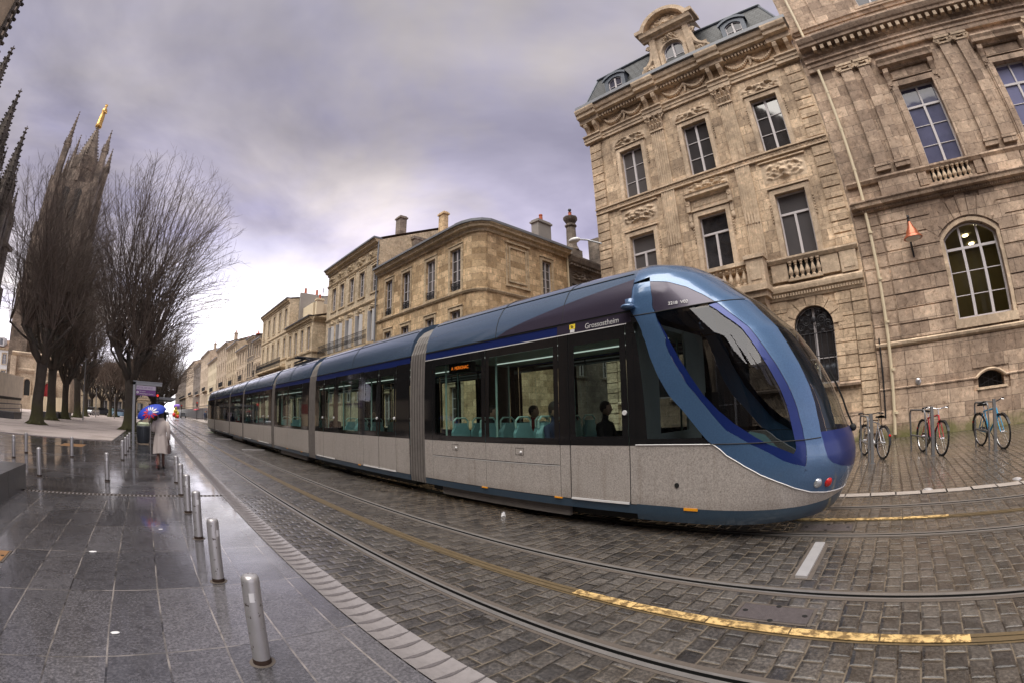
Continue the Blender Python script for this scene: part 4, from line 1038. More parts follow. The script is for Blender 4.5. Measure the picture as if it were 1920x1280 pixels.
for i, (a, b) in enumerate(((1.3,2.45),(2.55,3.7),(4.78,5.93),(6.03,7.18),(8.42,9.5),(9.58,10.75))): mb = MB(); swag(mb, F, a, b, 16.5, .42, .10, i); mb.build('garland', M['stone_plain'], PV)
for u in (2.5, 5.98, 9.54): mb = MB(); mb.sphere(tuple(F(u, 16.42, .08)), .13, 8, 6, (.7,1,1)); mb.tube([F(u-.05,16.3,.07),F(u,16.0,.07)], [.07,.03], 6); mb.build('rosette', M['stone_plain'], PV)
for uc in (7.86, 4.24, 11.5, .8):
    for s in (-1, 1):
        mb = MB(); u = uc+s*.28; pr = [(.0,15.81),(.13,15.82),(.15,16.0),(.24,16.15),(.38,16.3),(.42,16.45),(.40,16.54),(0,16.54)]
        mb.extr(pr, lambda w, z: F(u-.10, z, w), lambda w, z: F(u+.10, z, w)); scroll(mb, F, u, 15.9, .07, .15, 1.4, .03); mb.build('console', M['stone_plain'], PV)
mb = MB(); mb.fbox(F, .1, 12.05, 17.345, 17.53, -.3, .78); mb.build('gutter', M['zinc_lead'], PV)
# mansard
mb = MB(); B = [(17.2,.35),(29.8,.35),(29.8,11.75),(17.2,11.75)]; T = [(18.1,1.1),(28.8,1.1),(28.8,11.1),(18.1,11.1)]
for k in range(4):
    p, q = B[k], B[(k+1)%4]; s, t = T[k], T[(k+1)%4]; mb.poly([(p[0],p[1],17.5),(q[0],q[1],17.5),(t[0],t[1],19.85),(s[0],s[1],19.85)])
mb.poly([(a,b,19.85) for a,b in T]); ro = mb.build('mansard_roof', M['slate'], PV)
mb = MB(); mb.tube([(18.08,1.05,19.87),(18.08,11.15,19.87)], .085, 8); mb.tube([(18.08,11.12,19.87),(28.8,11.12,19.87)], .085, 8); mb.tube([(18.08,1.08,19.87),(28.8,1.08,19.87)], .085, 8); mb.tube([(17.2,.35,17.5),(18.1,1.1,19.85)], .06, 6); mb.tube([(17.2,11.75,17.5),(18.1,11.1,19.85)], .06, 6); mb.build('ridge', M['zinc'], ro)
def mx(z): return 17.2 + .9*(z-17.5)/2.35
for uc in (9.58, 2.62):
    mb = MB(); o = (uc-.42, uc+.42, 17.62, 18.7, .2); F2 = FRX(17.25)
    facade(mb, F2, uc-.64, uc+.64, 17.55, 18.92, [o], .16)
    A = arc_pts(uc, .74, 18.78, .26, 12); up = A
    for w0, w1, dz in ((.07, -1.0, 0),):
        mb.grid([[F2(u, z+dz, w0) for u, z in A], [F2(u, z+dz, w1) for u, z in A]]); mb.grid([[F2(u, z+dz, w0) for u, z in A], [F2(u, z-.14, w0) for u, z in A]]); mb.grid([[F2(u, z-.14, w0) for u, z in A], [F2(u, z-.14, 0) for u, z in A]])
    for s in (-.64, .64): mb.poly([F2(uc+s,17.5,0),F2(uc+s,18.9,0),F2(uc+s,18.9,-.9),F2(uc+s,17.5,-.1)])
    d = mb.build('zinc_dormer', M['zinc'], PV); window(F2, d, o, 2, 2, None, -.1, gm='win_attic', fr=.05, mull=.045)
# big stone dormer with segmental pediment
uc = 5.98; F3 = FRX(17.42); mb = MB(); o = (uc-.55, uc+.55, 17.62, 19.3, .55)
facade(mb, F3, uc-1.15, uc+1.15, 17.55, 20.35, [o], .2)
for s in (-1.15, 1.15): mb.poly([F3(uc+s,17.5,0),F3(uc+s,20.4,0),F3(uc+s,20.4,-1.6),F3(uc+s,17.5,-.2)])
mb.tube([F3(u, z, .03) for u, z in arc_pts(uc, .68, 18.72, .68, 18)], .085, 6); 
for s in (-1,1): mb.fbox(F3, uc+s*.68-.085, uc+s*.68+.085, 17.6, 18.72, .003, .10)
for s in (-1,1): mb.fbox(F3, uc+s*1.0-.17, uc+s*1.0+.17, 17.6, 20.0, .003, .10)
molding(mb, F3, uc-1.55, uc+1.55, [(0,20.0),(.12,20.0),(.16,20.12),(.36,20.2),(.40,20.34),(.44,20.42),(0,20.46)])
A = arc_pts(uc, 1.5, 20.42, 1.28, 20); Ai = arc_pts(uc, 1.22, 20.46, 1.0, 20)
mb.grid([[F3(u,z,.42) for u,z in A],[F3(u,z,-1.6) for u,z in A]]); mb.grid([[F3(u,z,.42) for u,z in A],[F3(u,z,.42) for u,z in Ai]]); mb.grid([[F3(u,z,.42) for u,z in Ai],[F3(u,z,.05) for u,z in Ai]])
mb.poly([F3(u,z,.05) for u,z in Ai])
for s in (-1,1): mb.fbox(F3, uc+s*1.52-.22, uc+s*1.52+.22, 20.47, 20.72, -.5, .46)
for s in (-1,1): 
    scroll(mb, F3, uc+s*1.28, 19.5, .16, .04, 1.6, .06, s); scroll(mb, F3, uc+s*1.55, 18.0, .30, .04, 1.8, .085, s)
    mb.tube([F3(uc+s*1.2, 19.4, .03), F3(uc+s*1.22, 19.0, .03), F3(uc+s*1.30, 18.6, .03), F3(uc+s*1.52, 18.32, .03), F3(uc+s*1.85, 18.1, .03), F3(uc+s*1.98, 17.75, .03)], [.07,.10,.14,.15,.12,.09], 7)
    pr = [(uc+s*1.15,17.55),(uc+s*1.95,17.55),(uc+s*1.85,18.05),(uc+s*1.45,18.35),(uc+s*1.25,18.9),(uc+s*1.15,19.4)]; mb.extr(pr, lambda u, z: F3(u, z, -.15), lambda u, z: F3(u, z, .0))
d = mb.build('stone_dormer', M['stone_plain'], PV)
mb = MB(); relief(mb, F3, uc-.55, uc+.55, 19.3, 19.95, .2, 41); relief(mb, F3, uc-.9, uc+.9, 20.55, 21.25, .14, 42, .055); 
for s in (-1, 1): relief(mb, F3, uc+s*1.5-.35, uc+s*1.5+.35, 17.65, 18.5, .18, 45+s, .002, 20, 20)
mb.build('carving', M['stone_plain'], d, smooth=True); window(F3, d, o, 2, 2, None, -.12, gm='win_attic', fr=.06)
# balustrade storey line: panels with balusters in the outer bays, a projecting balcony in the middle
mb = MB()
molding(mb, F, .34, 11.88, [(0,6.68),(.16,6.68),(.2,6.74),(.24,6.8),(.24,6.87),(0,6.88)])
for (a, b) in ((1.15, 1.85), (3.2, 3.85), (8.15, 8.78), (10.2, 11.15)): mb.fbox(F, a, b, 5.98, 6.68, .003, .12)
for (a, b) in ((.45, 1.1), (11.2, 11.85)): mb.fbox(F, a, b, 5.9, 6.66, .003, .15); mb.fbox(F, a+.12, b-.12, 6.05, 6.5, .151, .17)
molding(mb, F, .34, 11.88, [(0,5.28),(.08,5.28),(.1,5.36),(.13,5.5),(.22,5.56),(.24,5.68),(.24,5.76),(0,5.9)])
dentils(mb, F, .42, 11.8, 5.38, 5.49, .1, .19, .11, .5)
mb.build('balustrade_course', M['stone_plain'], PV)
for b in (bays[0], bays[2]):
    mb = MB(); balusters(mb, F, b-.66, b+.68, 6.02, 6.68, 6, .12, .095); mb.fbox(F, b-.66, b+.70, 5.92, 6.01, .003, .22); bl = mb.build('balusters', M['stone_plain'], PV)
    mb = MB(); mb.fbox(F, b-.65, b+.69, 6.0, 6.69, .001, .01); mb.build('shade_backing', M['black'], bl)  # flat black sheet stands for the shade behind the balusters
mb = MB(); W1 = .95
mb.fbox(F, 3.86, 8.24, 5.62, 5.86, .24, W1+.12); mb.fbox(F, 3.95, 8.15, 5.4, 5.62, .13, W1); 
for (a, b) in ((3.92, 4.62), (7.48, 8.18)): 
    mb.fbox(F, a, b, 5.865, 6.86, W1-.55, W1); mb.fbox(F, a+.14, b-.14, 6.05, 6.7, W1+.001, W1+.03); mb.fbox(F, a-.06, b+.06, 6.865, 7.0, W1-.6, W1+.07); mb.fbox(F, a+.02, b-.02, 7.003, 7.06, W1-.52, W1-.02)
mb.fbox(F, 4.62, 7.48, 6.72, 6.87, W1-.38, W1-.06); mb.fbox(F, 4.62, 7.48, 5.865, 5.96, W1-.36, W1-.08)
for u in (4.27, 7.83, 5.4, 6.6):
    pr = [(.03,4.7),(.2,4.75),(.35,5.0),(.75,5.2),(.85,5.39),(.03,5.39)]; mb.extr(pr, lambda w, z: F(u-.17, z, w), lambda w, z: F(u+.17, z, w))
bc = mb.build('balcony', M['stone_plain'], PV)
mb = MB(); balusters(mb, F, 4.66, 7.44, 5.96, 6.72, 10, W1-.22, .1); mb.build('balusters', M['stone_plain'], bc)
# rusticated ground floor
mb = MB(); gops = [(o[0]-.0, o[1]+.0, o[2], o[3]+.0, o[4]) for o in ops1]
blk = [(b-1.0, b+1.0, 4.0, 5.28) for b in bays]
rustic(mb, F, .95, 11.3, 2.1, 5.26, .455, .82, gops + [(b-.95, b+.95, 4.28, 5.3) for b in bays], .05, .035, 5)
for b in bays: voussoirs(mb, F, b, .765, 4.17, .76, 7, .42, .055)
for (a, b) in ((.34, .92), (11.33, 11.88)): rustic(mb, F, a, b, .2, 5.26, .455, .9, [], .09, .04, 6)
mb.build('rusticated_blocks', M['stone'], PV)
for (a, b) in ((.95,1.72),(3.28,5.2),(6.76,8.7),(10.26,11.3)): mb = MB(); molding(mb, F, a, b, [(0,1.92),(.16,1.95),(.18,2.03),(.1,2.09),(0,2.1)]); mb.fbox(F, a, b, .9, 1.02, .003, .12); mb.fbox(F, a, b, .0, .9, .003, .1); mb.build('plinth', M['stone_wing'], PV)
mb = MB(); mb.fbox(F, 1.72, 3.28, 1.95, 2.09, .003, .2); mb.build('window_ledge', M['stone_wing'], PV)

# ------------------------------------------------------------------ wing
FW = FRX(17.6)
WG = thing('stone_wing', 'brown stone wing with paired pilasters and rusticated ground floor behind the bicycles', 'building', (17.6, -10, 0))
wb = [-4.02-4.4*k for k in range(4)]
o3 = [(b-.77, b+.77, 9.15, 12.62) for b in wb]; o1 = [(b-1.06, b+1.06, 3.6, 6.86, .5) for b in wb]; o0 = [(b+.13-.5, b+.13+.5, 1.34, 1.84, .2) for b in wb]; o4 = [(b-.66, b+.66, 17.1, 19.2) for b in wb]
mb = MB(); facade(mb, FW, -24, .28, 0, 20.5, o3+o1+o0+o4, .38)
mb.poly([(17.6,.28,17.3),(30,.28,17.3),(30,.28,20.5),(17.6,.28,20.5)]); mb.poly([(17.6,-24,0),(30,-24,0),(30,-24,20.5),(17.6,-24,20.5)])
mb.build('wall', M['stone_wing'], WG)
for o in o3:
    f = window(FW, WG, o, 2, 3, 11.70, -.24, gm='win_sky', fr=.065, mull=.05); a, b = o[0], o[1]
    mb = MB(); u = (a+b)/2; mb.fbox(FW, u-.035, u+.035, 11.75, 12.55, -.262, -.2); mb.build('upper_mullion', M['white_paint'], f)
for o in o4: window(FW, WG, o, 2, 2, None, -.2, gm='win_attic')
for i, o in enumerate(o1):
    if i == 0: M['room_glass'] = glass_mat('ground_floor_glass', (.9,.9,.8), .62, .05)
    window(FW, WG, o, 3, 3, 6.0, -.25, gm='room_glass' if i < 2 else 'win_dark', fr=.075, mull=.055)
# lit room behind the arched window
mb = MB(); mb.add([(18.05,-10,2.9),(23,-10,2.9),(23,-1,2.9),(18.05,-1,2.9),(18.05,-10,7.1),(23,-10,7.1),(23,-1,7.1),(18.05,-1,7.1)], [(0,1,2,3),(4,5,6,7),(1,2,6,5),(0,1,5,4),(2,3,7,6)])
rm = mb.build('room', plain('olive_room_wall', (.42,.36,.2), .8), WG)
for p in ((18.7,-3.3),(18.9,-4.7),(20.0,-3.2),(20.2,-4.4),(21.5,-3.4),(19.6,-5.5),(21.6,-4.9)):
    mb = MB(); mb.lathe([(.13,7.05),(.13,7.09)], (p[0],p[1],0), 14); mb.build('downlight', M['led_white'], rm)
for o in o3:
    mb = MB(); a, b, c, d = o; uc = (a+b)/2
    mb.fbox(FW, a-.26, a-.004, c, d+.003, .003, .10); mb.fbox(FW, b+.004, b+.26, c, d+.003, .003, .10); mb.fbox(FW, a-.26, b+.26, d+.006, d+.24, .003, .10); mb.fbox(FW, a-.33, a-.264, c, d+.3, .003, .05); mb.fbox(FW, b+.264, b+.33, c, d+.3, .003, .05)
    mb.fbox(FW, a-.2, b+.2, d+.30, d+.34, .003, .13); mb.fbox(FW, a-.05, b+.05, d+.4, d+.72, .003, .06)
    molding(mb, FW, uc-1.25, uc+1.25, [(0,13.42),(.12,13.42),(.18,13.52),(.36,13.56),(.38,13.68),(.46,13.8),(.46,13.86),(0,13.9)])
    for s in (-1, 1):
        pr = [(.003,12.55),(.10,12.6),(.12,12.9),(.2,13.1),(.3,13.25),(.33,13.41),(.003,13.41)]; u = uc+s*1.02; mb.extr(pr, lambda w, z: FW(u-.11, z, w), lambda w, z: FW(u+.11, z, w)); scroll(mb, FW, u, 12.72, .07, .12, 1.4, .03)
    mb.build('window_surround', M['stone_wing'], WG)
pil = []
for b in wb: pil += [b+2.78, b+1.76]
pil += [wb[-1]-1.62]
for k, b in enumerate(wb):
    for uc in ((b+2.58, b+1.78) if k == 0 else (b+2.37, b+1.56)):
        mb = MB(); mb.fbox(FW, uc-.26, uc+.26, 9.62, 13.98, .003, .12); mb.fbox(FW, uc-.33, uc+.33, 9.5, 9.615, .003, .19); mb.fbox(FW, uc-.3, uc+.3, 9.32, 9.495, .003, .16)
        p = mb.build('pilaster', M['stone_wing'], WG)
        mb = MB(); mb.fbox(FW, uc-.30, uc+.30, 13.985, 14.06, .003, .16); mb.fbox(FW, uc-.36, uc+.36, 14.25, 14.36, .003, .2)
        for s in (-1, 1): scroll(mb, FW, uc+s*.30, 14.13, .13, .14, 1.9, .04, s)
        mb.tube([FW(uc-.3,14.24,.14),FW(uc,14.16,.15),FW(uc+.3,14.24,.14)], .035, 5)
        mb.build('capital', M['stone_plain'], p)
mb = MB()
molding(mb, FW, -24, .12, [(0,14.38),(.16,14.38),(.18,14.58),(.22,14.6),(.22,14.74),(.3,14.8),(.3,14.86),(.14,14.88),(.14,15.12),(.24,15.2),(.26,15.42),(.55,15.48),(.56,15.6),(.62,15.66),(.70,15.84),(.70,15.92),(0,15.98)])
mb.build('cornice', M['stone_wing'], WG)
mb = MB(); dentils(mb, FW, -24, .1, 15.2, 15.41, .255, .50, .36, .45); mb.build('modillions', M['stone_plain'], WG)
mb = MB(); molding(mb, FW, -24, .1, [(0,16.62),(.05,16.62),(.08,16.75),(.14,16.8),(.14,16.9),(0,16.95)])
for k in range(6): mb.fbox(FW, wb[0]+2.3-k*4.4-.55, wb[0]+2.3-k*4.4+.55, 16.96, 20.4, .003, .07)
for o in o4: surround(mb, FW, o, .16, .06, True, True)
mb.build('attic_course', M['stone_wing'], WG)
mb = MB(); molding(mb, FW, -24, .2, [(0,8.94),(.12,8.94),(.16,9.0),(.2,9.05),(.2,9.12),(0,9.13)])
molding(mb, FW, -24, .25, [(0,7.86),(.12,7.88),(.14,7.98),(.34,8.03),(.36,8.12),(.42,8.2),(.42,8.25),(0,8.3)])
dentils(mb, FW, -24, .2, 7.9, 7.975, .13, .2, .1, .5)
for k, b in enumerate(wb):
    for (a, c) in ((b+1.0, b+1.35), (b-1.35, b-1.0)): mb.fbox(FW, a, c, 8.42, 8.935, .003, .1)
    mb.fbox(FW, b+1.4, b+2.95, 8.34, 8.935, .003, .13)
    mb.fbox(FW, b-.95, b+.95, 8.3, 8.4, .003, .2)
mb.build('string_course', M['stone_wing'], WG)
for b in wb:
    mb = MB(); balusters(mb, FW, b-.82, b+.82, 8.4, 8.94, 8, .11, .09); bl = mb.build('balusters', M['stone_plain'], WG); mb = MB(); mb.fbox(FW, b-.83, b+.83, 8.4, 8.95, .001, .008); mb.build('shade_backing', M['black'], bl)  # black sheet painted in for the shade between these balusters
mb = MB(); ao = [(o[0]-.16, o[1]+.16, o[2]-.1, o[3]+.14, o[4]) for o in o1]
rustic(mb, FW, -24, -.72, 3.24, 7.86, .513, 1.35, ao + [(b-.8, b+.8, 6.9, 7.86) for b in wb], .055, .045, 8)
rustic(mb, FW, -.66, .24, 3.24, 7.86, .513, 1.4, [], .03, .045, 9)
for b in wb:
    voussoirs(mb, FW, b, 1.24, 6.5, .56, 9, .72, .06, .0)
mb.build('rusticated_blocks', M['stone_wing'], WG)
mb = MB()
for o in o1:
    a, b, c, d = o[:4]; mb.fbox(FW, a-.15, a-.004, c, d-.5, .003, .03); mb.fbox(FW, b+.004, b+.15, c, d-.5, .003, .03); A = arc_pts((a+b)/2, (b-a)/2, d-.5, .5); A2 = arc_pts((a+b)/2, (b-a)/2+.15, d-.5, .63)
    mb.grid([[FW(u,z,.03) for u,z in A],[FW(u,z,.03) for u,z in A2]]); mb.fbox(FW, a-.16, b+.16, c-.3, c-.004, .003, .1); mb.fbox(FW, a-.1, b+.1, c-.004, c+.0, .0, .1)
molding(mb, FW, -24, .26, [(0,3.02),(.06,3.04),(.12,3.1),(.14,3.18),(.06,3.23),(0,3.235)])
mb.build('window_ledges', M['stone_plain'], WG)
mb = MB(); 
cuts = [.26, -.75, -2.2, -3.9+.7, -3.9-.7, -6.6, -8.3+.7, -8.3-.7, -11, -13.5, -16, -18.5, -21, -24]
for (z0, z1, w) in ((1.7,3.0,.035),(0,1.62,.075)):
    for i in range(len(cuts)-1):
        a, b = cuts[i+1], cuts[i]
        if any(abs((a+b)/2-(x+.13)) < .6 for x in wb): 
            if z0 == 0: mb.fbox(FW, a+.004, b-.004, z0, 1.24, .003, w)
            else: mb.fbox(FW, a+.004, b-.004, 1.98, z1, .003, w)
            continue
        mb.fbox(FW, a+.006, b-.006, z0, z1, .003, w)
    for i in range(1, len(cuts)-1): pass
for a, b in ((-3.35,.26),(-7.75,-4.45),(-12.2,-8.85)): molding(mb, FW, a, b, [(0,1.625),(.10,1.63),(.11,1.67),(.05,1.7),(0,1.705)])
mb.build('plinth', M['stone_wing'], WG)
for o in o0:
    mb = MB(); A = arc_pts((o[0]+o[1])/2, .56, 1.66, .24); mb.tube([FW(u,z,.03) for u,z in A], .055, 6); mb.fbox(FW, o[0]-.08, o[1]+.08, 1.26, 1.335, .003, .12); vt = mb.build('cellar_vent', M['stone_plain'], WG)
    mb = MB(); uc = (o[0]+o[1])/2
    for k in range(6): u = o[0]+(k+.5)*(o[1]-o[0])/6; mb.tube([FW(u,1.34,-.12),FW(u,1.8,-.12)], .012, 4)
    mb.tube([FW(o[0],1.36,-.12),FW(o[1],1.75,-.12)], .012, 4); mb.tube([FW(o[0],1.75,-.12),FW(o[1],1.36,-.12)], .012, 4); g = mb.build('grate', M['iron'], vt)
    mb = MB(); mb.fbox(FW, o[0]-.1, o[1]+.1, 1.3, 1.95, -.45, -.38); mb.build('shade_backing', M['black'], vt)  # black sheet in place of the unlit cellar behind the grate
# rain pipe
DP = thing('drainpipe', 'cream painted rain pipe running down the corner between pavilion and wing', 'drainpipe', (17.5,-.28,0))
mb = MB(); pts = [(17.38,-.30,20.5),(17.38,-.30,16.05),(17.36,-.30,15.95)]; mb.tube(pts, .062, 8); mb.tube([(17.42,-.30,14.4),(17.42,-.30,8.32)], .062, 8); mb.tube([(17.45,-.26,7.85),(17.45,-.23,4.6),(17.45,-.2,.12)], .062, 8)
mb.build('pipe', M['cream_pipe'], DP)
for z in (19,17.6,13.2,11.4,9.6,7.1,5.4,3.9,2.3,.85): mb = MB(); mb.tube([(17.43,-.27 if z < 8 else -.30,z-.04),(17.43,-.27 if z < 8 else -.30,z+.04)], .085, 8); mb.build('clamp', M['cream_pipe'], DP)
mb = MB(); mb.tube([(17.5,.12,3.4),(17.5,.12,.7)], .03, 6); tag(mb.build('cable_conduit', M['iron']), 'thin black conduit on the wall left of the cream rain pipe', 'conduit')
# copper wall lamp
LP = thing('wall_lamp', 'orange copper bell-shaped lamp on an iron bracket beside the arched window', 'wall lamp', (17.5,-1.75,6.1))
mb = MB(); c = (17.05,-1.78); mb.lathe([(.03,7.08),(.06,7.05),(.075,6.98),(.10,6.93),(.13,6.86),(.21,6.74),(.235,6.64),(.26,6.60),(.36,6.50),(.365,6.47),(.31,6.47),(.22,6.55)], (c[0],c[1],0), 22, False); mb.build('shade', M['copper_lamp'], LP, smooth='edge')
mb = MB(); mb.lathe([(.30,6.475),(.24,6.43),(.10,6.41),(.001,6.405)], (c[0],c[1],0), 18, False); mb.build('bowl', M['lamp_white'], LP, smooth=True)
mb = MB(); mb.lathe([(.0,7.32),(.04,7.30),(.055,7.24),(.03,7.18),(.035,7.08)], (c[0],c[1],0), 10, False); mb.tube([(17.05,-1.78,7.1),(17.2,-1.76,7.2),(17.45,-1.72,6.9),(17.52,-1.70,6.1)], .028, 6); mb.tube([(17.52,-1.70,6.75),(17.52,-1.70,5.95)], .035, 6); mb.build('bracket', M['iron'], LP)
mb = MB(); mb.sphere((17.5,-1.16,1.8), .11, 12, 8, (.5,1,1.1)); mb.tube([(17.45,-1.2,1.84),(17.36,-1.16,1.84)], .03, 8); tag(mb.build('fire_valve', M['steel_brushed'], smooth=True), 'small round metal valve on the wall above the red bicycle', 'valve')
# white street lamp head on an arm from the pavilion corner
SL = thing('bracket_street_lamp', 'white street lamp head on an arm at the pavilion corner', 'street lamp', (17.6,11.9,10))
mb = MB(); mb.tube([(17.55,11.7,9.62),(17.3,12.4,9.95),(17.1,12.7,10.0)], .04, 6); mb.build('arm', M['sign_grey'], SL)
mb = MB(); mb.sphere((17.0,12.95,10.0), .3, 14, 8, (.7,1.15,.45)); mb.build('lamp_head', M['white_line'], SL, smooth=True)
# ------------------------------------------------------------------ town houses
def chimney(parent, x0, x1, y0, y1, z0, z1, mat='stone_grey', pots=2, potmat='terracotta', cap=True, ph=.45):
    mb = MB(); mb.box(x0, x1, y0, y1, z0, z1)
    if cap: mb.box(x0-.08, x1+.08, y0-.08, y1+.08, z1-.22, z1-.1)
    c = mb.build('chimney', M[mat], parent)
    for k in range(pots):
        t = (k+.5)/pots; a = x0+(x1-x0)*t if x1-x0 > y1-y0 else (x0+x1)/2; b = (y0+y1)/2 if x1-x0 > y1-y0 else y0+(y1-y0)*t
        mb = MB(); mb.lathe([(.13,z1-.002),(.11,z1+ph*.8),(.13,z1+ph*.85),(.12,z1+ph)], (a,b,0), 8); mb.build('chimney_pot', M[potmat], c)
    return c
def iron_rail(mb, F, u0, u1, z0, z1, w, pitch=.11, orn=True):
    mb.tube([F(u0,z1,w),F(u1,z1,w)], .022, 5); mb.tube([F(u0,z0,w),F(u1,z0,w)], .018, 5); mb.tube([F(u0,z1-.12,w),F(u1,z1-.12,w)], .012, 4)
    n = max(2, int((u1-u0)/pitch))
    for k in range(n+1):
        u = u0+(u1-u0)*k/n; mb.tube([F(u,z0,w),F(u,z1,w)], .010, 4, False)
        if orn and k < n and k % 2 == 0: scroll(mb, F, u+(u1-u0)/n, (z0+z1)/2-.05, min(.17,(u1-u0)/n*1.2), w, 1.2, .015, 1, 9)
        if orn and k < n and k % 2 == 1: mb.sphere(tuple(F(u, z0+(z1-z0)*.62, w)), .05, 6, 4, (.5,1,1.5))
def house(name, label, x, y0, y1, zt, rows, wall='stone_pale', trim='stone_trim', depth=12, strings=(), balc=None, opn=None, cols=2, wr=4, shop=None, roof='tile', ridge=1.8, guard=(), shut=(), frames='white_paint', gut='zinc_lead', group=None, detail=True, cornice=.4, sidewalls=True):
    """rows = [(z0, z1, n, half width)]"""
    H = thing(name, label, 'house', (x+2, (y0+y1)/2, 0), 0, group); F = FRX(x); ops = []
    for ri, (a, b, n, hw) in enumerate(rows):
        for k in range(n):
            u = y0+(y1-y0)*(k+.5)/n if opn is None else opn[k]; ops.append((u-hw, u+hw, a, b, ri))
    mb = MB(); facade(mb, F, y0, y1, 0, zt, [o[:4] for o in ops], .24)
    if sidewalls:
        for y in (y0, y1): mb.poly([(x,y,0),(x+depth,y,0),(x+depth,y,zt),(x+depth/2,y,zt+ridge),(x,y,zt)])
    mb.build('wall', M[wall], H)
    mb = MB()
    mb.poly([(x-.1,y0-.02,zt+.16),(x-.1,y1+.02,zt+.16),(x+depth/2,y1+.02,zt+ridge+.2),(x+depth/2,y0-.02,zt+ridge+.2)]); mb.poly([(x+depth/2,y0-.02,zt+ridge+.2),(x+depth/2,y1+.02,zt+ridge+.2),(x+depth,y1+.02,zt+.2),(x+depth,y0-.02,zt+.2)])
    mb.build('roof', M[roof], H)
    mb = MB(); c = cornice
    molding(mb, F, y0-.0, y1+.0, [(0,zt-.42),(c*.25,zt-.40),(c*.3,zt-.24),(c*.75,zt-.18),(c*.8,zt-.06),(c,zt),(c,zt+.04),(0,zt+.05)])
    for s in strings: molding(mb, F, y0, y1, [(0,s-.12),(.06,s-.1),(.12,s),(.12,s+.05),(0,s+.07)])
    mb.build('cornice', M[trim], H)
    if detail:
        for o in ops: mb = MB(); surround(mb, F, o[:4], .15, .045, True, True); mb.build('window_surround', M[trim], H)
    mb = MB(); mb.fbox(F, y0-.03, y1+.03, zt+.052, zt+.17, -.12, c+.07); mb.build('gutter', M[gut], H)
    for o in ops:
        window(F, H, o[:4], cols, wr if o[3]-o[2] > 1.5 else 2, None, -.16, frames, 'win_house', .03, .06, mull=.04)
        if o[4] in guard:
            mb = MB(); iron_rail(mb, F, o[0], o[1], o[2]+.02, o[2]+.5, -.05, .09, True); mb.build('window_guard', M['iron'], H)
        if o[4] in shut:
            for s, u in ((-1,o[0]),(1,o[1])):
                mb = MB(); a = u; mb.add([F(a,o[2]+.03,-.1),F(a,o[3]-.03,-.1),F(a-s*.12,o[3]-.03,.26),F(a-s*.12,o[2]+.03,.26),F(a+.025,o[2]+.03,-.1),F(a+.025,o[3]-.03,-.1),F(a-s*.12+.025,o[3]-.03,.26),F(a-s*.12+.025,o[2]+.03,.26)], [(0,1,2,3),(7,6,5,4),(1,5,6,2),(0,3,7,4),(3,2,6,7)]); mb.build('shutter', M['shutter_white'], H)
    if balc:
        z, d, a, b = balc; mb = MB(); mb.fbox(F, a, b, z-.16, z, .003, d); 
        for k in range(5): u = a+.3+(b-a-.6)*k/4; mb.extr([(.003,z-.6),(d*.4,z-.45),(d*.85,z-.165),(.003,z-.165)], lambda w, zz: F(u-.1, zz, w), lambda w, zz: F(u+.1, zz, w))
        bc = mb.build('balcony', M[trim], H); mb = MB(); iron_rail(mb, F, a, b, z+.05, z+.95, d-.06, .13, True); iron_rail(mb, FRY(b), x-d+.05, x-.02, z+.05, z+.95, 0, .13, False); mb.build('railing', M['iron'], bc)
    if shop:
        mb = MB(); 
        for (a, b) in shop[0]: mb.fbox(F, a, b, .1, 3.1, .01, .12)
        s = mb.build('shop_front', M['dark_shop'], H)
        if shop[1]: mb = MB(); a, b = shop[0][0]; mb.extr([(.12,3.0),(1.0,2.6),(1.0,2.55),(.12,2.95)], lambda w, z: F(a, z, w), lambda w, z: F(b, z, w)); mb.build('awning', M[shop[1]], s)
    return H
# corner house: rounded stone corner and a second front on the side street
X0 = 14.5
CH = house('corner_house', 'ochre stone corner house with rounded edge and blank stone panel beyond the tram roof', X0, 18.7, 28.35, 11.75, [(8.3,10.72,4,.48),(5.1,7.22,4,.46),(1,3.2,4,.5)], wall='stone_house', opn=[19.22,21.65,24.42,26.68], strings=(8.12,), guard=(0,), depth=7.4, ridge=.9, cornice=.45, sidewalls=False)
arc = [(14.5,18.7),(14.52,18.35),(14.60,17.95),(14.78,17.6),(15.05,17.4)]
F = FRY(17.35); so = [(19.45,20.3,8.55,10.7),(19.5,20.25,5.3,7.2)]
mb = MB(); facade(mb, F, 15.05, 21.85, 0, 11.75, so, .24); mb.grid([[(x,y,z) for x,y in arc+[(15.05,17.35)]] for z in (0,11.75)])
mb.poly([(14.5,28.35,0),(21.9,28.35,0),(21.9,28.35,11.75),(14.5,28.35,11.75)]); mb.build('wall', M['stone_house'], CH)
mb = MB(); P = arc + [(15.05,17.35)]
for prof in ([(0,11.33),(.11,11.35),(.135,11.51),(.34,11.57),(.36,11.69),(.45,11.75),(.45,11.79),(0,11.8)], [(0,8.0),(.06,8.02),(.12,8.12),(.12,8.17),(0,8.19)]):
    rows = []
    for i, (x, y) in enumerate(arc):
        a = PI/2*i/4; rows.append([(x-w*math.cos(a), y-w*math.sin(a), z) for w, z in prof])
    mb.grid(rows); molding(mb, F, 15.05, 21.85, prof)
for (a, b, c, d) in ((16.7,18.1,8.8,10.9),):
    for q in ((a,a+.1,c,d),(b-.1,b,c,d),(a+.1,b-.1,c,c+.1),(a+.1,b-.1,d-.1,d)): mb.fbox(F, *q, .003, .07)
    for q in ((a-.2,a-.1,c-.15,d+.15),(b+.1,b+.2,c-.15,d+.15)): mb.fbox(F, *q, .003, .04)
    mb.fbox(F, a-.25, b+.25, d+.16, d+.26, .003, .12); mb.fbox(F, a-.25, b+.25, c-.26, c-.16, .003, .1)
for o in so: surround(mb, F, o, .15, .045)
mb.build('cornice', M['stone_trim'], CH)
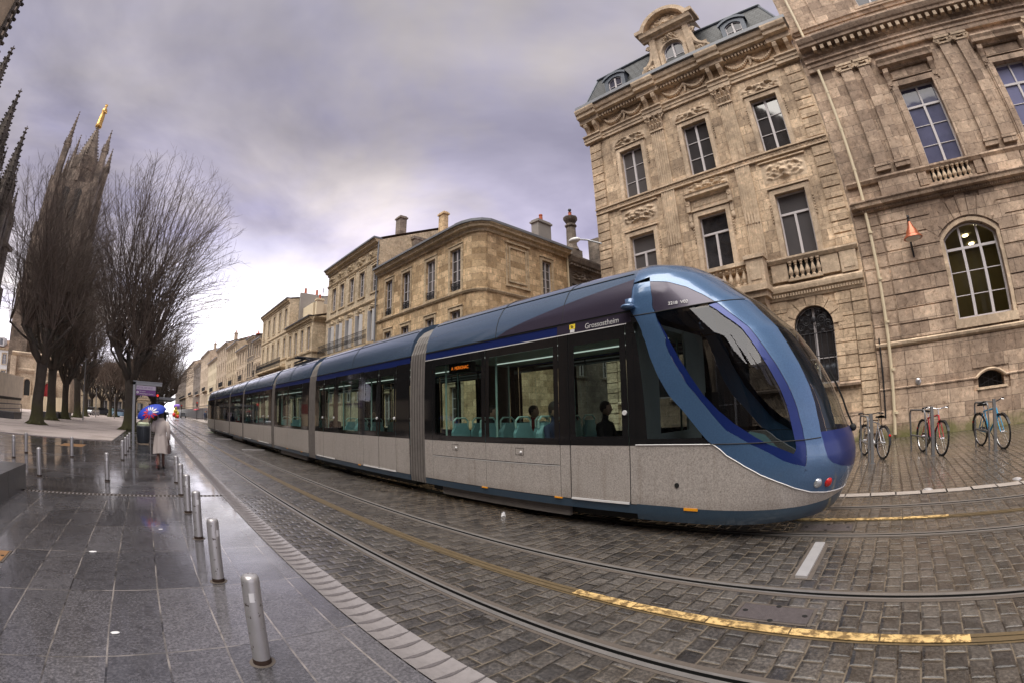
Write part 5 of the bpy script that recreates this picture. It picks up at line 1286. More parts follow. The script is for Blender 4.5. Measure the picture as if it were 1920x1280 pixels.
for o in so: window(F, CH, o, 2, 4, None, -.16, gm='win_house', bar=.03, mull=.04)
mb = MB(); rows = []
prof = [(-.1,11.805),(.52,11.805),(.52,11.95),(-.1,11.96)]
for i, (x, y) in enumerate(arc):
    a = PI/2*i/4; rows.append([(x-w*math.cos(a), y-w*math.sin(a), z) for w, z in prof])
rows += [[F(21.9,z,w) for w, z in prof]]; mb.grid(rows); mb.build('gutter', M['zinc_lead'], CH)
mb = MB(); mb.poly([(14.4,18.7,11.93),(14.9,17.6,11.93),(17.5,20.5,12.75),(17.5,28.3,12.75)][:3] + [(17.5,28.3,12.75),(14.4,28.3,11.93)]); mb.poly([(14.9,17.6,11.93),(21.9,17.4,11.93),(21.9,20.5,12.75),(17.5,20.5,12.75)]); mb.build('roof', M['tile'], CH)
chimney(CH, 19.9, 21.1, 17.9, 18.5, 11.9, 13.8, 'render_grey', 1, ph=.5); chimney(CH, 17.8, 18.2, 25.1, 25.75, 12.2, 16.3, 'stone_house', 0)
mb = MB(); mb.tube([(21.8,17.25,0),(21.8,17.25,11.7)], .06, 6); mb.build('rain_pipe', M['cream_pipe'], CH)
# sooty house further down the side street
SH = thing('sooty_house', 'dark sooty house with carved eaves down the side street', 'house', (24.5,17.5,0)); F = FRY(17.45)
so = [(22.6,23.3,7.4,9.6),(25.2,25.9,7.4,9.6),(22.6,23.3,4.0,6.2),(25.2,25.9,4.0,6.2)]
mb = MB(); facade(mb, F, 21.9, 30, 0, 11.6, so, .24); mb.box(21.9,30,17.45+.26,26,0,11.55); mb.build('wall', M['stone_grey'], SH)
mb = MB(); molding(mb, F, 21.9, 30, [(0,10.9),(.12,10.95),(.16,11.1),(.4,11.2),(.5,11.5),(.5,11.62),(0,11.7)]); dentils(mb, F, 22, 30, 10.98, 11.12, .16, .34, .28)
for o in so: surround(mb, F, o, .16, .07)
relief(mb, F, 22.2, 25, 10.1, 10.8, .16, 77); relief(mb, F, 25, 28, 10.1, 10.8, .16, 78); mb.build('cornice', M['stone_grey'], SH)
for o in so: window(F, SH, o, 2, 3, None, -.16, gm='win_house', mull=.05)
mb = MB(); mb.poly([(21.8,17.2,11.7),(30,17.2,11.7),(30,20,12.6),(21.8,20,12.6)]); mb.build('roof', M['slate'], SH)
mb = MB(); mb.box(23.1,24.2,17.8,18.7,11.7,12.6); mb.lathe([(.55,12.6),(.36,13.0),(.33,14.3),(.42,14.4),(.42,14.5),(.30,14.6),(.40,14.75),(.5,14.9),(.5,15.1)], (23.65,18.25,0), 8); c = mb.build('chimney', M['stone_grey'], SH, smooth='edge'); mb = MB(); mb.lathe([(.14,15.1),(.11,15.45),(.13,15.5)], (23.65,18.25,0), 8); mb.build('chimney_pot', M['terracotta'], c); mb = MB(); mb.sphere((23.65,18.25,15.68), .13, 6, 4); mb.build('cowl', M['iron'], c)
mb = MB(); mb.box(26.2,27.3,17.8,18.7,11.7,14.2); mb.build('chimney', M['stone_grey'], SH)
# balcony house
H2 = house('balcony_house', 'stone house with carved frieze, white shutters and a long iron balcony', X0, 28.4, 38.3, 14.3, [(10.5,12.5,5,.46),(6.9,9.15,5,.48),(2.8,5.6,5,.5)], wall='stone_pale', opn=[28.95,31.1,33.0,34.95,36.7], strings=(9.85,12.95), balc=(6.62,.8,28.55,38.1), shut=(1,), depth=11, ridge=2.2, cornice=.5)
F = FRX(X0)
for k in range(5): mb = MB(); relief(mb, F, 28.6+k*1.95, 30.4+k*1.95, 13.08, 13.82, .2, 50+k, .004, 22, 12); mb.build('carving', M['stone_trim'], H2, smooth=True)
for u in (28.95,31.1,33.0,34.95,36.7): mb = MB(); relief(mb, F, u-.62, u+.62, 9.22, 9.75, .16, 60+int(u), .003, 20, 12); mb.build('carving', M['stone_trim'], H2, smooth=True)
chimney(H2, 16.7, 17.3, 29.5, 30.2, 14.6, 17.3, 'stone_grey', 0); mb = MB(); mb.box(17.2,18.3,28.0,28.38,11.5,14.9); mb.box(17.1,18.4,27.95,28.42,14.9,15.1); mb.build('chimney', M['stone_grey'], H2)
mb = MB(); mb.tube([(14.38,28.42,0),(14.38,28.42,14.2)], .055, 6); mb.build('rain_pipe', M['zinc_lead'], H2)
# low corner house, pale balcony house with chimney block
H3 = house('low_corner_house', 'low pale corner house with dark eaves past the balcony house', X0, 42.0, 50.4, 11.0, [(8.0,10.2,4,.42),(4.8,6.9,4,.42),(.8,3.4,4,.6)], wall='stone_pale', strings=(7.75,), depth=8, ridge=1.0, wr=4, gut='iron')
mb = MB(); F = FRY(41.98); molding(mb, F, 14.5, 22.4, [(0,10.58),(.1,10.6),(.12,10.76),(.3,10.82),(.4,11.0),(.4,11.04),(0,11.05)]); molding(mb, F, 14.5, 22.4, [(0,7.63),(.06,7.65),(.12,7.75),(.12,7.8),(0,7.82)]); mb.build('cornice', M['stone_trim'], H3)
H4 = house('tall_pale_house', 'tall pale house with black iron balcony and grey chimney wall', X0, 50.45, 63.6, 14.6, [(11.5,13.7,5,.42),(8.15,10.3,5,.42),(4.5,7.2,5,.45),(.6,3.4,3,.8)], wall='stone_pale', strings=(10.95,8.0), balc=(7.15,.75,50.9,63.2), depth=11, ridge=1.0)
mb = MB(); mb.box(15.6,21.5,50.0,50.43,10.5,15.4); mb.build('party_wall', M['render_grey'], H4); mb = MB(); mb.box(16.0,22.5,46.6,49.99,10.8,13.6); mb.build('cream_wall', M['render_cream'], H3)
for x in (16.2,17.6,19.6,20.8): mb = MB(); mb.lathe([(.16,15.39),(.13,15.9),(.16,16.0)], (x,50.2,0), 8); mb.build('chimney_pot', M['terracotta'], H4)
chimney(H3, 16.2, 17.0, 46.0, 46.5, 11, 14.0, 'render_cream', 1)
mb = MB(); mb.tube([(17.4,47.5,13.6),(17.4,47.5,15.6)], .03, 5); 
for k in range(5): mb.tube([(17.4,46.9+.05*k,15.1+.1*k),(17.4,48.1-.05*k,15.1+.1*k)], .015, 4)
mb.tube([(16.7,47.5,14.6),(18.1,47.5,14.6)], .015, 4); mb.build('aerial', M['iron'], H3)
# the terrace running away to the vanishing point
ROW = [('terrace_house','narrow stone terrace house right after the tall pale house',63.65,68.4,12.0,3,1,'stone_far'),('terrace_house','grey stone terrace house with dark roof and brick chimney in the far row',68.45,73.8,13.0,3,0,'stone_grey'),
 ('terrace_house','cream terrace house with small iron balcony in the far row',73.85,83.6,12.3,4,1,'stone_far'),('terrace_house','long terrace house with red brick chimney in the far row',83.65,96,14.3,5,1,'stone_pale'),
 ('terrace_house','tall terrace house with stepped gable in the far row',96.05,112,15.8,5,1,'stone_far'),('terrace_house','pale hipped terrace house with white window in the far row',112.05,130,14.4,6,1,'render_cream'),
 ('terrace_house','grey terrace house with tall thin chimney in the far row',130.05,152,18.2,7,1,'stone_far'),('terrace_house','brownish terrace house near the end of the far row',152.05,180,17.2,8,1,'stone_grey'),
 ('terrace_house','last but one terrace house before the vanishing point',180.05,220,20.2,11,1,'stone_far'),('terrace_house','last terrace house at the vanishing point',220.05,330,20.5,14,1,'stone_grey')]
for i, (nme, lb, a, b, zt, n, bal, wm) in enumerate(ROW):
    fl = 4 if zt > 13 else 3; hh = (zt-3.9)/fl; rows = [(3.9+hh*(k)+.45, 3.9+hh*(k+1)-.55, n, .5) for k in range(fl)] + [(.5,3.2,max(2,n//2),.9)]
    h = house(nme, lb, X0+.05*i, a, b, zt, rows, wall=wm, trim='stone_far', strings=(3.8, 3.9+hh), depth=12, ridge=2.0, wr=2, balc=((3.9+hh*1+.25,.7,a+1.2,a+(b-a)*.45) if bal else None), shop=([(a+.3,(a+b)/2-.2),((a+b)/2+.2,b-.3)], ('red_flat' if i in (3,5,7) else None)), group='terrace houses along the far street', detail=b < 115)
    chimney(h, X0+4, X0+5.6, b-.9, b-.2, zt, zt+2.6, ('terracotta' if i in (1,3) else 'stone_grey'), 2)
    if i in (2,4,6): chimney(h, X0+1.5, X0+2.2, a+.3, a+.9, zt, zt+2.2, 'terracotta' if i == 2 else 'stone_far', 1)
def house_south(name, label, x0, x1, y, zt, rows, wall, depth=10, ridge=2.2, group=None, side=1):
    """a house across the square that shows its front to -Y"""
    H = thing(name, label, 'house', ((x0+x1)/2, y+3, 0), 0, group); F = FRY(y); ops = []
    for a, b, n, hw in rows:
        for k in range(n): u = x0+(x1-x0)*(k+.5)/n; ops.append((u-hw, u+hw, a, b))
    mb = MB(); facade(mb, F, x0, x1, 0, zt, ops, .24)
    for x in (x0, x1): mb.poly([(x,y,0),(x,y+depth,0),(x,y+depth,zt),(x,y+depth/2,zt+ridge),(x,y,zt)])
    mb.build('wall', M[wall], H); mb = MB(); mb.poly([(x0-.1,y-.3,zt+.05),(x1+.1,y-.3,zt+.05),(x1+.1,y+depth/2,zt+ridge+.1),(x0-.1,y+depth/2,zt+ridge+.1)]); mb.poly([(x0-.1,y+depth,zt+.05),(x1+.1,y+depth,zt+.05),(x1+.1,y+depth/2,zt+ridge+.1),(x0-.1,y+depth/2,zt+ridge+.1)]); mb.build('roof', M['tile'], H)
    mb = MB(); molding(mb, F, x0, x1, [(0,zt-.4),(.15,zt-.35),(.3,zt-.1),(.3,zt),(0,zt+.02)]); molding(mb, F, x0, x1, [(0,4.0),(.1,4.05),(.14,4.2),(0,4.25)])
    for o in ops: surround(mb, F, o, .16, .05)
    mb.build('cornice', M['stone_trim'], H)
    for o in ops: window(F, H, o, 2, 2, None, -.16, gm='win_house', mull=.05)
    return H
wh = house_south('white_house', 'white rendered house with dormers beyond the concrete wall at the picture edge', -45.5, -34.5, 118, 12.2, [(5.2,7.4,4,.55),(8.8,11.0,4,.55),(1,3.4,4,.7)], 'shutter_white')
for u in (-43.5,-39.8,-36.5): 
    mb = MB(); mb.box(u-.7,u+.7,117.9,120.5,12.6,14.5); d = mb.build('dormer', M['shutter_white'], wh); mb = MB(); mb.box(u-.4,u+.4,117.84,117.89,12.9,14.2); mb.build('pane', M['win_house'], d)
chimney(wh, -44.6, -43.6, 121, 122, 13, 17.5, 'stone_far', 2)
hs = [(-34.3,-14.8,9.5,'stone_pale','long cream house half hidden behind the bell tower'),(-14.6,-8.6,11.0,'stone_pale','cream house with tall windows behind the thin bare trees'),(-8.4,1.0,12.5,'stone_far','pale house with shop arcade behind the sign post')]
for a, b, zt, wm, lb in hs: house_south('square_house', lb, a, b, 132, zt, [(4.8,6.9,3,.5),(8,10,3,.5),(.6,3.3,3,.8)], wm, group='houses closing the square')
lr = house_south('far_street_block', 'grey block closing the far side of the street left of the vanishing point', -12, 3.9, 205, 12.5, [(4.2,6.2,5,.6),(7.4,9.6,5,.6),(.5,3.2,4,1)], 'stone_grey', 120, 4)
# ------------------------------------------------------------------ bare pollarded trees
def pollard(seed, H, half, trunk_r=.45, fork=4.4, shoots=110, twigs=13, lean=0, thick=1.0, shift=(0,0), low=-.45):
    """trunk and crown meshes: a few heavy limbs ending in knuckles, from which long straight shoots rise in an egg-shaped head"""
    r = random.Random(seed); T = MB(); K = MB()
    pts = [(0,0,-.1),(.02,0,.25),(.03,.02,.7),(.05,0,1.6),(.05+lean*.5,.03,2.8),(lean,.02,fork)]
    T.tube(pts, [trunk_r*1.75,trunk_r*1.4,trunk_r*1.12,trunk_r,trunk_r*.94,trunk_r*1.02], 12)
    for k in range(6):
        a = 2*PI*k/6+r.uniform(-.3,.3); T.tube([(0,0,.45),(math.cos(a)*trunk_r*1.3, math.sin(a)*trunk_r*1.3,.12),(math.cos(a)*trunk_r*2.4, math.sin(a)*trunk_r*2.4,-.06)], [trunk_r*.5,trunk_r*.36,trunk_r*.1], 6)
    knuckles = []; nl = 8; base = Vector((lean,.02,fork))
    for k in range(nl):
        a = 2*PI*k/nl+r.uniform(-.3,.3); up = r.uniform(.75,1.6) if k else 4; L = r.uniform(2.0,3.4)
        d = Vector((math.cos(a), math.sin(a), up)).normalized(); p0 = base - Vector((0,0,.35)); p1 = p0+d*L*.5+Vector((r.uniform(-.15,.15),r.uniform(-.15,.15),-.1)); p2 = p0+d*L+Vector((0,0,.35))
        T.tube([p0,p1,p2], [trunk_r*.62,trunk_r*.43,trunk_r*.37], 7); T.sphere(tuple(p2), trunk_r*.42, 7, 5); knuckles.append((p2, d, trunk_r*.3))
        for q in range(2):
            a2 = a+r.uniform(-.9,.9); d2 = Vector((math.cos(a2),math.sin(a2),r.uniform(.6,1.6))).normalized(); q0 = p1+(p2-p1)*r.uniform(.1,.8); q2 = q0+d2*r.uniform(1.2,2.6)
            T.tube([q0,(q0+q2)/2+Vector((0,0,-.12)),q2], [trunk_r*.26,trunk_r*.2,trunk_r*.2], 6); T.sphere(tuple(q2), trunk_r*.27, 6, 4); knuckles.append((q2, d2, trunk_r*.2))
    zc = fork+(H-fork)*.46; hz = (H-fork)*.56
    for s in range(shoots):
        p, d, kr = knuckles[s % len(knuckles)]
        # aim at a point of the egg's skin
        for _ in range(20):
            th = r.uniform(0, 2*PI); cz = r.uniform(low, 1); rr = math.sqrt(max(0,1-cz*cz)); tgt = Vector((shift[0]+half*rr*math.cos(th), shift[1]+half*rr*math.sin(th), zc+hz*cz))
            if (tgt-p).normalized().dot(Vector((d.x*.6,d.y*.6,.75)).normalized()) > .25: break
        tgt = p+(tgt-p)*(1-.26*r.random()**3); L = (tgt-p).length
        n = 7; sp = []
        out = Vector((tgt.x-p.x, tgt.y-p.y, 0))
        for k in range(n+1):
            t = k/n; q = p.lerp(tgt, t); hi = max(0, min(1, (tgt.z-zc)/hz)); q = q + out*(-.12+.24*hi)*math.sin(PI*t) + Vector((0,0,L*(.12-.12*hi)*math.sin(PI*t))); q += Vector((r.uniform(-1,1),r.uniform(-1,1),r.uniform(-1,1)))*(.10*L/8 if 0 < k else 0); sp.append(q)
        r0 = r.uniform(.028,.066)*thick*(L/9)**.5; rad = [r0*(1-.84*k/n)+.004 for k in range(n+1)]
        K.tube(sp, rad, 4, False)
        for w in range(twigs):
            t = .25+.75*((w+r.random())/twigs)**.8; t = min(.999, t); i = min(n-1, int(t*n)); f = t*n-i; q = sp[i].lerp(sp[i+1], f); ax = (sp[i+1]-sp[i]).normalized()
            sd = ax.orthogonal(); sd.rotate(Matrix.Rotation(r.uniform(0,2*PI), 3, ax)); dv = (ax*r.uniform(.55,1.15)+sd*r.uniform(.5,.95)+Vector((0,0,.22))).normalized(); l = r.uniform(.7,1.9)*(1.15-t*.55)*(L/9)**.4
            e1 = q+dv*l*.5+Vector((r.uniform(-.06,.06),r.uniform(-.06,.06),r.uniform(0,.08))); e2 = e1+(dv+Vector((r.uniform(-.25,.25),r.uniform(-.25,.25),.25))).normalized()*l*.5
            K.tube([q,e1,e2], [.015*thick,.010*thick,.006*thick], 3, False)
            if r.random() < .85:
                s2 = (dv+Vector((r.uniform(-.8,.8),r.uniform(-.8,.8),r.uniform(-.1,.7)))).normalized(); K.tube([e1,e1+s2*l*.45], [.010*thick,.005*thick], 3, False)
    return T, K
def tree(name, label, loc, args, group, far=False):
    t = thing(name, label, 'tree', loc, 0, group); T, K = pollard(*args[0], **args[1]); lbuild(T, 'trunk', M['trunk'], t, smooth=True); lbuild(K, 'crown', M['bark_far' if far else 'bark'], t)
    return t
G1 = 'bare pollarded trees on the gravel square'
TA = tree('bare_tree', 'thick leaning bare tree with mossy flared trunk nearest the concrete wall', (-8.9,35.9,.0), ((11,19.6,5.3), dict(trunk_r=.44, fork=4.3, shoots=220, twigs=22, lean=.25, thick=.66)), G1)
TB = tree('bare_tree', 'big bare tree with round crown rising behind the stop sign', (-1.9,38.2,0), ((5,21.4,7.3), dict(trunk_r=.47, fork=3.7, shoots=300, twigs=24, thick=.66, shift=(1.0,0), low=-.62)), G1)
def az(deg, d): return (d*math.sin(R(deg)), d*math.cos(R(deg)), 0)
def put(src, deg, d, rz, lb, sc, g=G1): return dup(src, az(deg, d), rz, lb, g, sc)
put(TA, -12.2, 48.0, 1.9, 'bare tree with straight trunk just right of the leaning mossy one', (1.0,1.0,1.08))
put(TB, -10.55, 55.0, 2.6, 'third bare tree from the concrete wall, greenish upright trunk', (.82,.82,.98))
put(TA, -9.1, 66.0, 4.0, 'fourth bare tree from the concrete wall, slim dark trunk', (1.05,1.05,1.12))
put(TB, -8.2, 77.0, .9, 'fifth bare tree from the concrete wall, trunk leaning right', (.85,.85,1.0))
TC = tree('bare_tree', 'small brownish bare tree with two stems in mid square', az(-5.2, 88), ((21,10.5,4.2), dict(trunk_r=.30, fork=2.9, shoots=90, twigs=12, thick=1.3)), 'small bare trees across the square', True)
G2 = 'small bare trees across the square'
dup(TC, az(-4.5,90), 2.0, 'small brownish bare tree touching the two-stemmed one', G2, (.95,.95,.98)); dup(TC, az(-2.6,86), 4.1, 'small brownish bare tree standing left of the stop sign', G2, (1.0,1.0,1.0)); dup(TC, az(-6.2,104), 1.0, 'small brownish bare tree behind the parked cars', G2, (1.1,1.1,1.05)); dup(TC, az(-7.4,118), 3.0, 'small brownish bare tree near the chapel wall', G2, (1.2,1.2,1.25))
dup(TC, az(-3.6,122), 5.0, 'small brownish bare tree farthest across the square', G2, (1.3,1.3,1.3))
G3 = 'bare trees lining the far street'
put(TB, .1, 54.0, 2.1, 'bare tree standing right behind the big round-crowned one', (.8,.8,.72), G3); put(TA, .9, 70.0, 1.2, 'bare tree above the tram shelter', (1.05,1.05,.72), G3); put(TB, .7, 92.0, 4.4, 'smallest bare tree, last of the street row', (.75,.75,.62), G3)
# ------------------------------------------------------------------ bell tower with gilded statue
def spire(mb, c, z0, z1, r0, sides=6, crock=9, rc=.22):
    mb.lathe([(r0, z0), (r0*.06, z1)], (c[0],c[1],0), sides)
    for k in range(crock):
        t = (k+.4)/crock; z = z0+(z1-z0)*t; rr = r0*(1-.94*t)
        for s in range(sides):
            if sides > 6 and s % 2: continue
            a = 2*PI*s/sides; mb.sphere((c[0]+(rr+rc*.5)*math.cos(a), c[1]+(rr+rc*.5)*math.sin(a), z), rc*(1-.45*t), 5, 4, (1.2,1.2,.75))
    mb.sphere((c[0],c[1],z1), rc*.8, 6, 4); mb.box(c[0]-rc*1.5,c[0]+rc*1.5,c[1]-rc*.3,c[1]+rc*.3,z1+rc*.3,z1+rc*1.0); mb.tube([(c[0],c[1],z1),(c[0],c[1],z1+rc*2.4)], rc*.3, 5)
def pinnacle(mb, c, z0, zs, z1, w):
    mb.box(c[0]-w, c[0]+w, c[1]-w, c[1]+w, z0, zs)
    for sx, sy in ((1,0),(-1,0),(0,1),(0,-1)):
        px, py = c[0]+sx*w, c[1]+sy*w; a = [(px+(w if sy else 0)*s, py+(w if sx else 0)*s) for s in (-1,1)]
        mb.poly([(a[0][0]+sx*.05,a[0][1]+sy*.05,zs-.3),(a[1][0]+sx*.05,a[1][1]+sy*.05,zs-.3),(px+sx*.05,py+sy*.05,zs+w*1.7)])
    spire(mb, c, zs, z1, w*1.15, 4 if w < .5 else 6, max(5, int((z1-zs)/.85)), .13 if w < .7 else .2)
    for sx in (-1,1):
        for sy in (-1,1): spire(mb, (c[0]+sx*w*.95, c[1]+sy*w*.95), zs-w*.4, zs+w*2.0, w*.28, 4, 4, .10)
TW = thing('bell_tower', 'dark gothic bell tower with pinnacles behind the bare trees', 'tower', (-23.6,101.5,0)); tc = (-23.8,101.3)
mb = MB(); mb.box(tc[0]-4.6,tc[0]+4.6,tc[1]-4.6,tc[1]+4.6,0,44)
for sx in (-1,1):
    for sy in (-1,1):
        for (h, e) in ((22,1.9),(34,1.4),(44,.9)): mb.box(tc[0]+sx*4.6-e,tc[0]+sx*4.6+e,tc[1]+sy*4.6-e,tc[1]+sy*4.6+e,0 if h==22 else h-12,h)
mb.lathe([(4.0,44),(3.5,47.5),(3.6,47.8),(3.6,50.6),(3.1,50.7)], (tc[0],tc[1],0), 8)
mb.build('shaft', M['cath'], TW)
mb = MB(); bx = (-29.2,-16.6); mb.box(bx[0],bx[1],94.3,108,0,9.5); F9 = FRY(94.3); molding(mb, F9, bx[0], bx[1], [(0,6.3),(.15,6.35),(.3,6.7),(.3,6.9),(0,7.1)]); molding(mb, F9, bx[0], bx[1], [(0,9.1),(.2,9.2),(.4,9.6),(.4,9.7),(0,9.9)])
for u in (-28.6,-23.4,-17.2): mb.fbox(F9, u-.6, u+.6, 0, 9.0, .01, .9)
mb.tube([F9(u,z,.05) for u,z in [(-22.3,.1)]+arc_pts(-21.0,1.3,3.9,1.29)+[(-19.7,.1)]], .28, 6); mb.tube([F9(u,z,.05) for u,z in [(-26.4,2.4)]+arc_pts(-25.6,.8,4.6,.79)+[(-24.8,2.4)]], .18, 6); mb.build('tower_base', M['stone_far'], TW)
mb = MB(); mb.poly([F9(-22.1,.1,.02)] + [F9(u,z,.02) for u,z in arc_pts(-21.0,1.1,3.9,1.09)] + [F9(-19.9,.1,.02)]); mb.build('door', M['red_door'], TW)
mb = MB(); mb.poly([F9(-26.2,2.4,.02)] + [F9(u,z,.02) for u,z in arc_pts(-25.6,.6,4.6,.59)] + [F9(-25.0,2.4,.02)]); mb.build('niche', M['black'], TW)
mb = MB(); mb.box(-24.2,-17.0,92.4,92.5,0,2.5)
for k in range(6): mb.box(-24.2+k*1.42-.04,-24.2+k*1.42+.04,92.34,92.395,0,2.55)
tag(mb.build('hoarding', M['render_cream']), 'pale hoarding fence in front of the red tower door', 'hoarding')
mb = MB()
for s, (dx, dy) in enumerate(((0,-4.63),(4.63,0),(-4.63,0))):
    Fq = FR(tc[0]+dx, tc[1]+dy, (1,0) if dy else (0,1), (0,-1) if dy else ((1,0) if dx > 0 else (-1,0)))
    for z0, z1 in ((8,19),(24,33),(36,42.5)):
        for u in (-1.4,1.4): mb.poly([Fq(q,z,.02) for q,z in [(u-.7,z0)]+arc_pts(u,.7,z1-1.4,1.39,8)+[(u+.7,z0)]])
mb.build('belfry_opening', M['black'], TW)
mb = MB(); spire(mb, tc, 50.6, 59.4, 2.7, 8, 12, .22); mb.build('spire', M['cath'], TW)
for sx, sy, z0, z1 in ((-1,-1,44,59.5),(1,-1,44,56.5),(1,1,44,57),(-1,1,44,59)):
    mb = MB(); pinnacle(mb, (tc[0]+sx*4.5, tc[1]+sy*4.5), z0, z0+7.5, z1, .62); mb.build('pinnacle', M['cath'], TW)
for sx, sy in ((0,-1),(1,0),(0,1),(-1,0)): mb = MB(); pinnacle(mb, (tc[0]+sx*4.4, tc[1]+sy*4.4), 44, 46.5, 51.5, .45); mb.build('small_pinnacle', M['cath'], TW)
ST = thing('gilded_statue', 'gilded statue standing on the tip of the bell tower', 'statue', (tc[0],tc[1],59.4))
mb = MB(); c0 = tc
mb.lathe([(.75,59.3),(.85,59.6),(.72,60.2),(.70,61.4),(.62,62.3),(.52,63.0),(.66,63.6),(.62,64.1),(.26,64.35),(.24,64.5),(.36,64.75),(.34,65.05),(.12,65.25)], (c0[0],c0[1],0), 12)
mb.tube([(c0[0]+.55,c0[1],63.8),(c0[0]+.75,c0[1]-.3,63.0),(c0[0]+.2,c0[1]-.75,63.1)], [.2,.18,.12], 6); mb.sphere((c0[0]+.15,c0[1]-.6,63.5), .32, 8, 6, (.8,.8,1.4)); mb.sphere((c0[0]+.15,c0[1]-.6,64.05), .17, 8, 6)
mb.build('figure', M['gold'], ST, smooth=True); mb = MB(); mb.lathe([(.36,65.05),(.42,65.3),(.30,65.32)], (c0[0],c0[1],0), 10); mb.build('crown', M['gold'], ST)
# ------------------------------------------------------------------ cathedral along the near side (mostly outside the picture; it shows at the left edge and in the tram's glass)
CA = thing('cathedral', 'dark gothic cathedral with crocketed pinnacles at the picture edge', 'cathedral', (-32,20,0)); CXW = -27.5
Fc = FR(CXW, 0, (0,1), (1,0)); Fc = (lambda u, z, w: Vector((CXW+w, u, z)))
mb = MB(); ops = [(y-2.0, y+2.0, 7.5, 21.5, 2.0) for y in (-30,-22,-14,-6,2,10,18,50,58,66)]
facade(mb, Fc, -40, 70, 0, 25, ops, .9); mb.poly([(CXW,70,0),(-45,70,0),(-45,70,25),(CXW,70,25)]); mb.poly([(CXW,-40,25),(CXW,70,25),(-40,70,34),(-40,-40,34)]); mb.build('wall', M['cath'], CA)
mb = MB()
for o in ops:
    u = (o[0]+o[1])/2
    for k in (-1,0,1): mb.tube([Fc(u+k, o[2], -.5), Fc(u+k, 20.2, -.5)], .12, 5)
    for k in range(5): scroll(mb, Fc, u+(k-2)*.75, 20.3-.3*abs(k-2)**1.3, .45, -.5, 1.0, .10)
    mb.tube([Fc(q,z,.1) for q,z in arc_pts(u,2.2,19.5,2.2)], .22, 6)
molding(mb, Fc, -40, 70, [(0,24),(.3,24.1),(.6,24.6),(.6,25.1),(0,25.3)]); molding(mb, Fc, -40, 70, [(0,6.4),(.3,6.5),(.35,6.8),(0,7.0)])
mb.build('tracery', M['cath'], CA)
mb = MB()
for o in ops: mb.poly([Fc(o[0],o[2],-.7),Fc(o[1],o[2],-.7),Fc(o[1],o[3],-.7),Fc(o[0],o[3],-.7)])
mb.build('leaded_glass', M['win_dark'], CA)
for i, y in enumerate((-34,-26,-18)):
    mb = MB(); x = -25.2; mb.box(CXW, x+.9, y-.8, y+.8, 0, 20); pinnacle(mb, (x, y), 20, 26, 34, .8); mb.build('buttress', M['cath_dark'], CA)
for (x, y, zt, w) in ((-25.0,46.2,35.4,1.25),(-25.0,54.0,35.2,1.15),(-25.0,61.6,34.6,.95)):
    mb = MB(); mb.box(CXW, x+1.5, y-1.2, y+1.2, 0, 14); mb.box(CXW, x+1.2, y-1.05, y+1.05, 14, 20); pinnacle(mb, (x, y), 19.9, 26.0, zt, w)
    for dx, dy, z in ((1.6,-.9,29),(1.4,1.0,27.5),(.2,1.7,30),(.3,-1.6,28.5)): pinnacle(mb, (x+dx*.8, y+dy*.8), 18, 23.5, z, .34)
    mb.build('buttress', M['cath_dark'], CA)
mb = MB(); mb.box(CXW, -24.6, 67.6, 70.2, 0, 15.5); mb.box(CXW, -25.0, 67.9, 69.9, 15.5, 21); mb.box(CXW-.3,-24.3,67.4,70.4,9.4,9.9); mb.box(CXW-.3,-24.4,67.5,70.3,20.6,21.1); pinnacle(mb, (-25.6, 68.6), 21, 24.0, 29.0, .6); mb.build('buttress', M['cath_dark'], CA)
# transept front between two octagonal spires, unseen, raised to darken the cab glass reflection
mb = MB(); Ft = (lambda u, z, w: Vector((-22.5+w, u, z))); to = [(33.5,39.5,9,23,3.0),(34.9,38.1,.1,7.5,1.6),(10,22,12,30,6.0),(13.5,18.5,.1,9.5,2.5),(-6.5,-.5,9,24,3.0)]
facade(mb, Ft, -11, 41, 0, 25.5, [o for o in to if o[3] < 25.5] + [(10,22,12,25.5)], 1.0)
facade(mb, Ft, 4.5, 27, 25.5, 36, [(10,22,25.5,31.5,6.0)], 1.0); mb.poly([Ft(4.5,36,0),Ft(27,36,0),Ft(15.75,47,0)])
for y in (-11, 41): mb.poly([(-22.5,y,0),(-45,y,0),(-45,y,25.5),(-22.5,y,25.5)])
for y in (4.5, 27): mb.poly([(-22.5,y,25.5),(-45,y,25.5),(-45,y,36),(-22.5,y,36)])
mb.poly([(-22.5,27,25.5),(-22.5,41,25.5),(-45,41,25.5),(-45,27,25.5)]); mb.poly([(-22.5,-11,25.5),(-22.5,4.5,25.5),(-45,4.5,25.5),(-45,-11,25.5)])
for y in (4.5, 27): mb.poly([(-22.5,y,36),(-22.5,15.75,47),(-45,15.75,47),(-45,y,36)])
tg = mb.build('transept', M['cath'], CA)
mb = MB()
for k in (-2,-1,0,1,2): mb.tube([Ft(36.5+k,9,-.4),Ft(36.5+k,20.5,-.4)], .14, 5)
for k in range(10): q = k*PI/5; scroll(mb, Ft, 16+3.6*math.cos(q), 24.5+3.6*math.sin(q), 1.3, -.3, 1.2, .2)
for k in range(11): mb.tube([Ft(10.6+k*1.08,12,-.4),Ft(10.6+k*1.08,20,-.4)], .16, 5)
mb.tube([Ft(q,z,-.3) for q,z in arc_pts(16,5.2,24.5,5.19)], .3, 6)
for w_, h_ in ((6.4,0),(7.2,.1)): mb.tube([Ft(q,z,.1+h_) for q,z in arc_pts(16,w_,25,w_-.01)], .4, 6)
for w_, h_ in ((2.8,0),(3.5,.2),(4.2,.4)): mb.tube([Ft(q,z,.1+h_) for q,z in [(16-w_,.1)]+arc_pts(16,w_,7,w_*1.0-.01)+[(16+w_,.1)]], .3, 6)
for s_ in (-1,1): mb.tube([Ft(15.75+s_*11.4,36,.1),Ft(15.75,47.6,.1)], .5, 6)
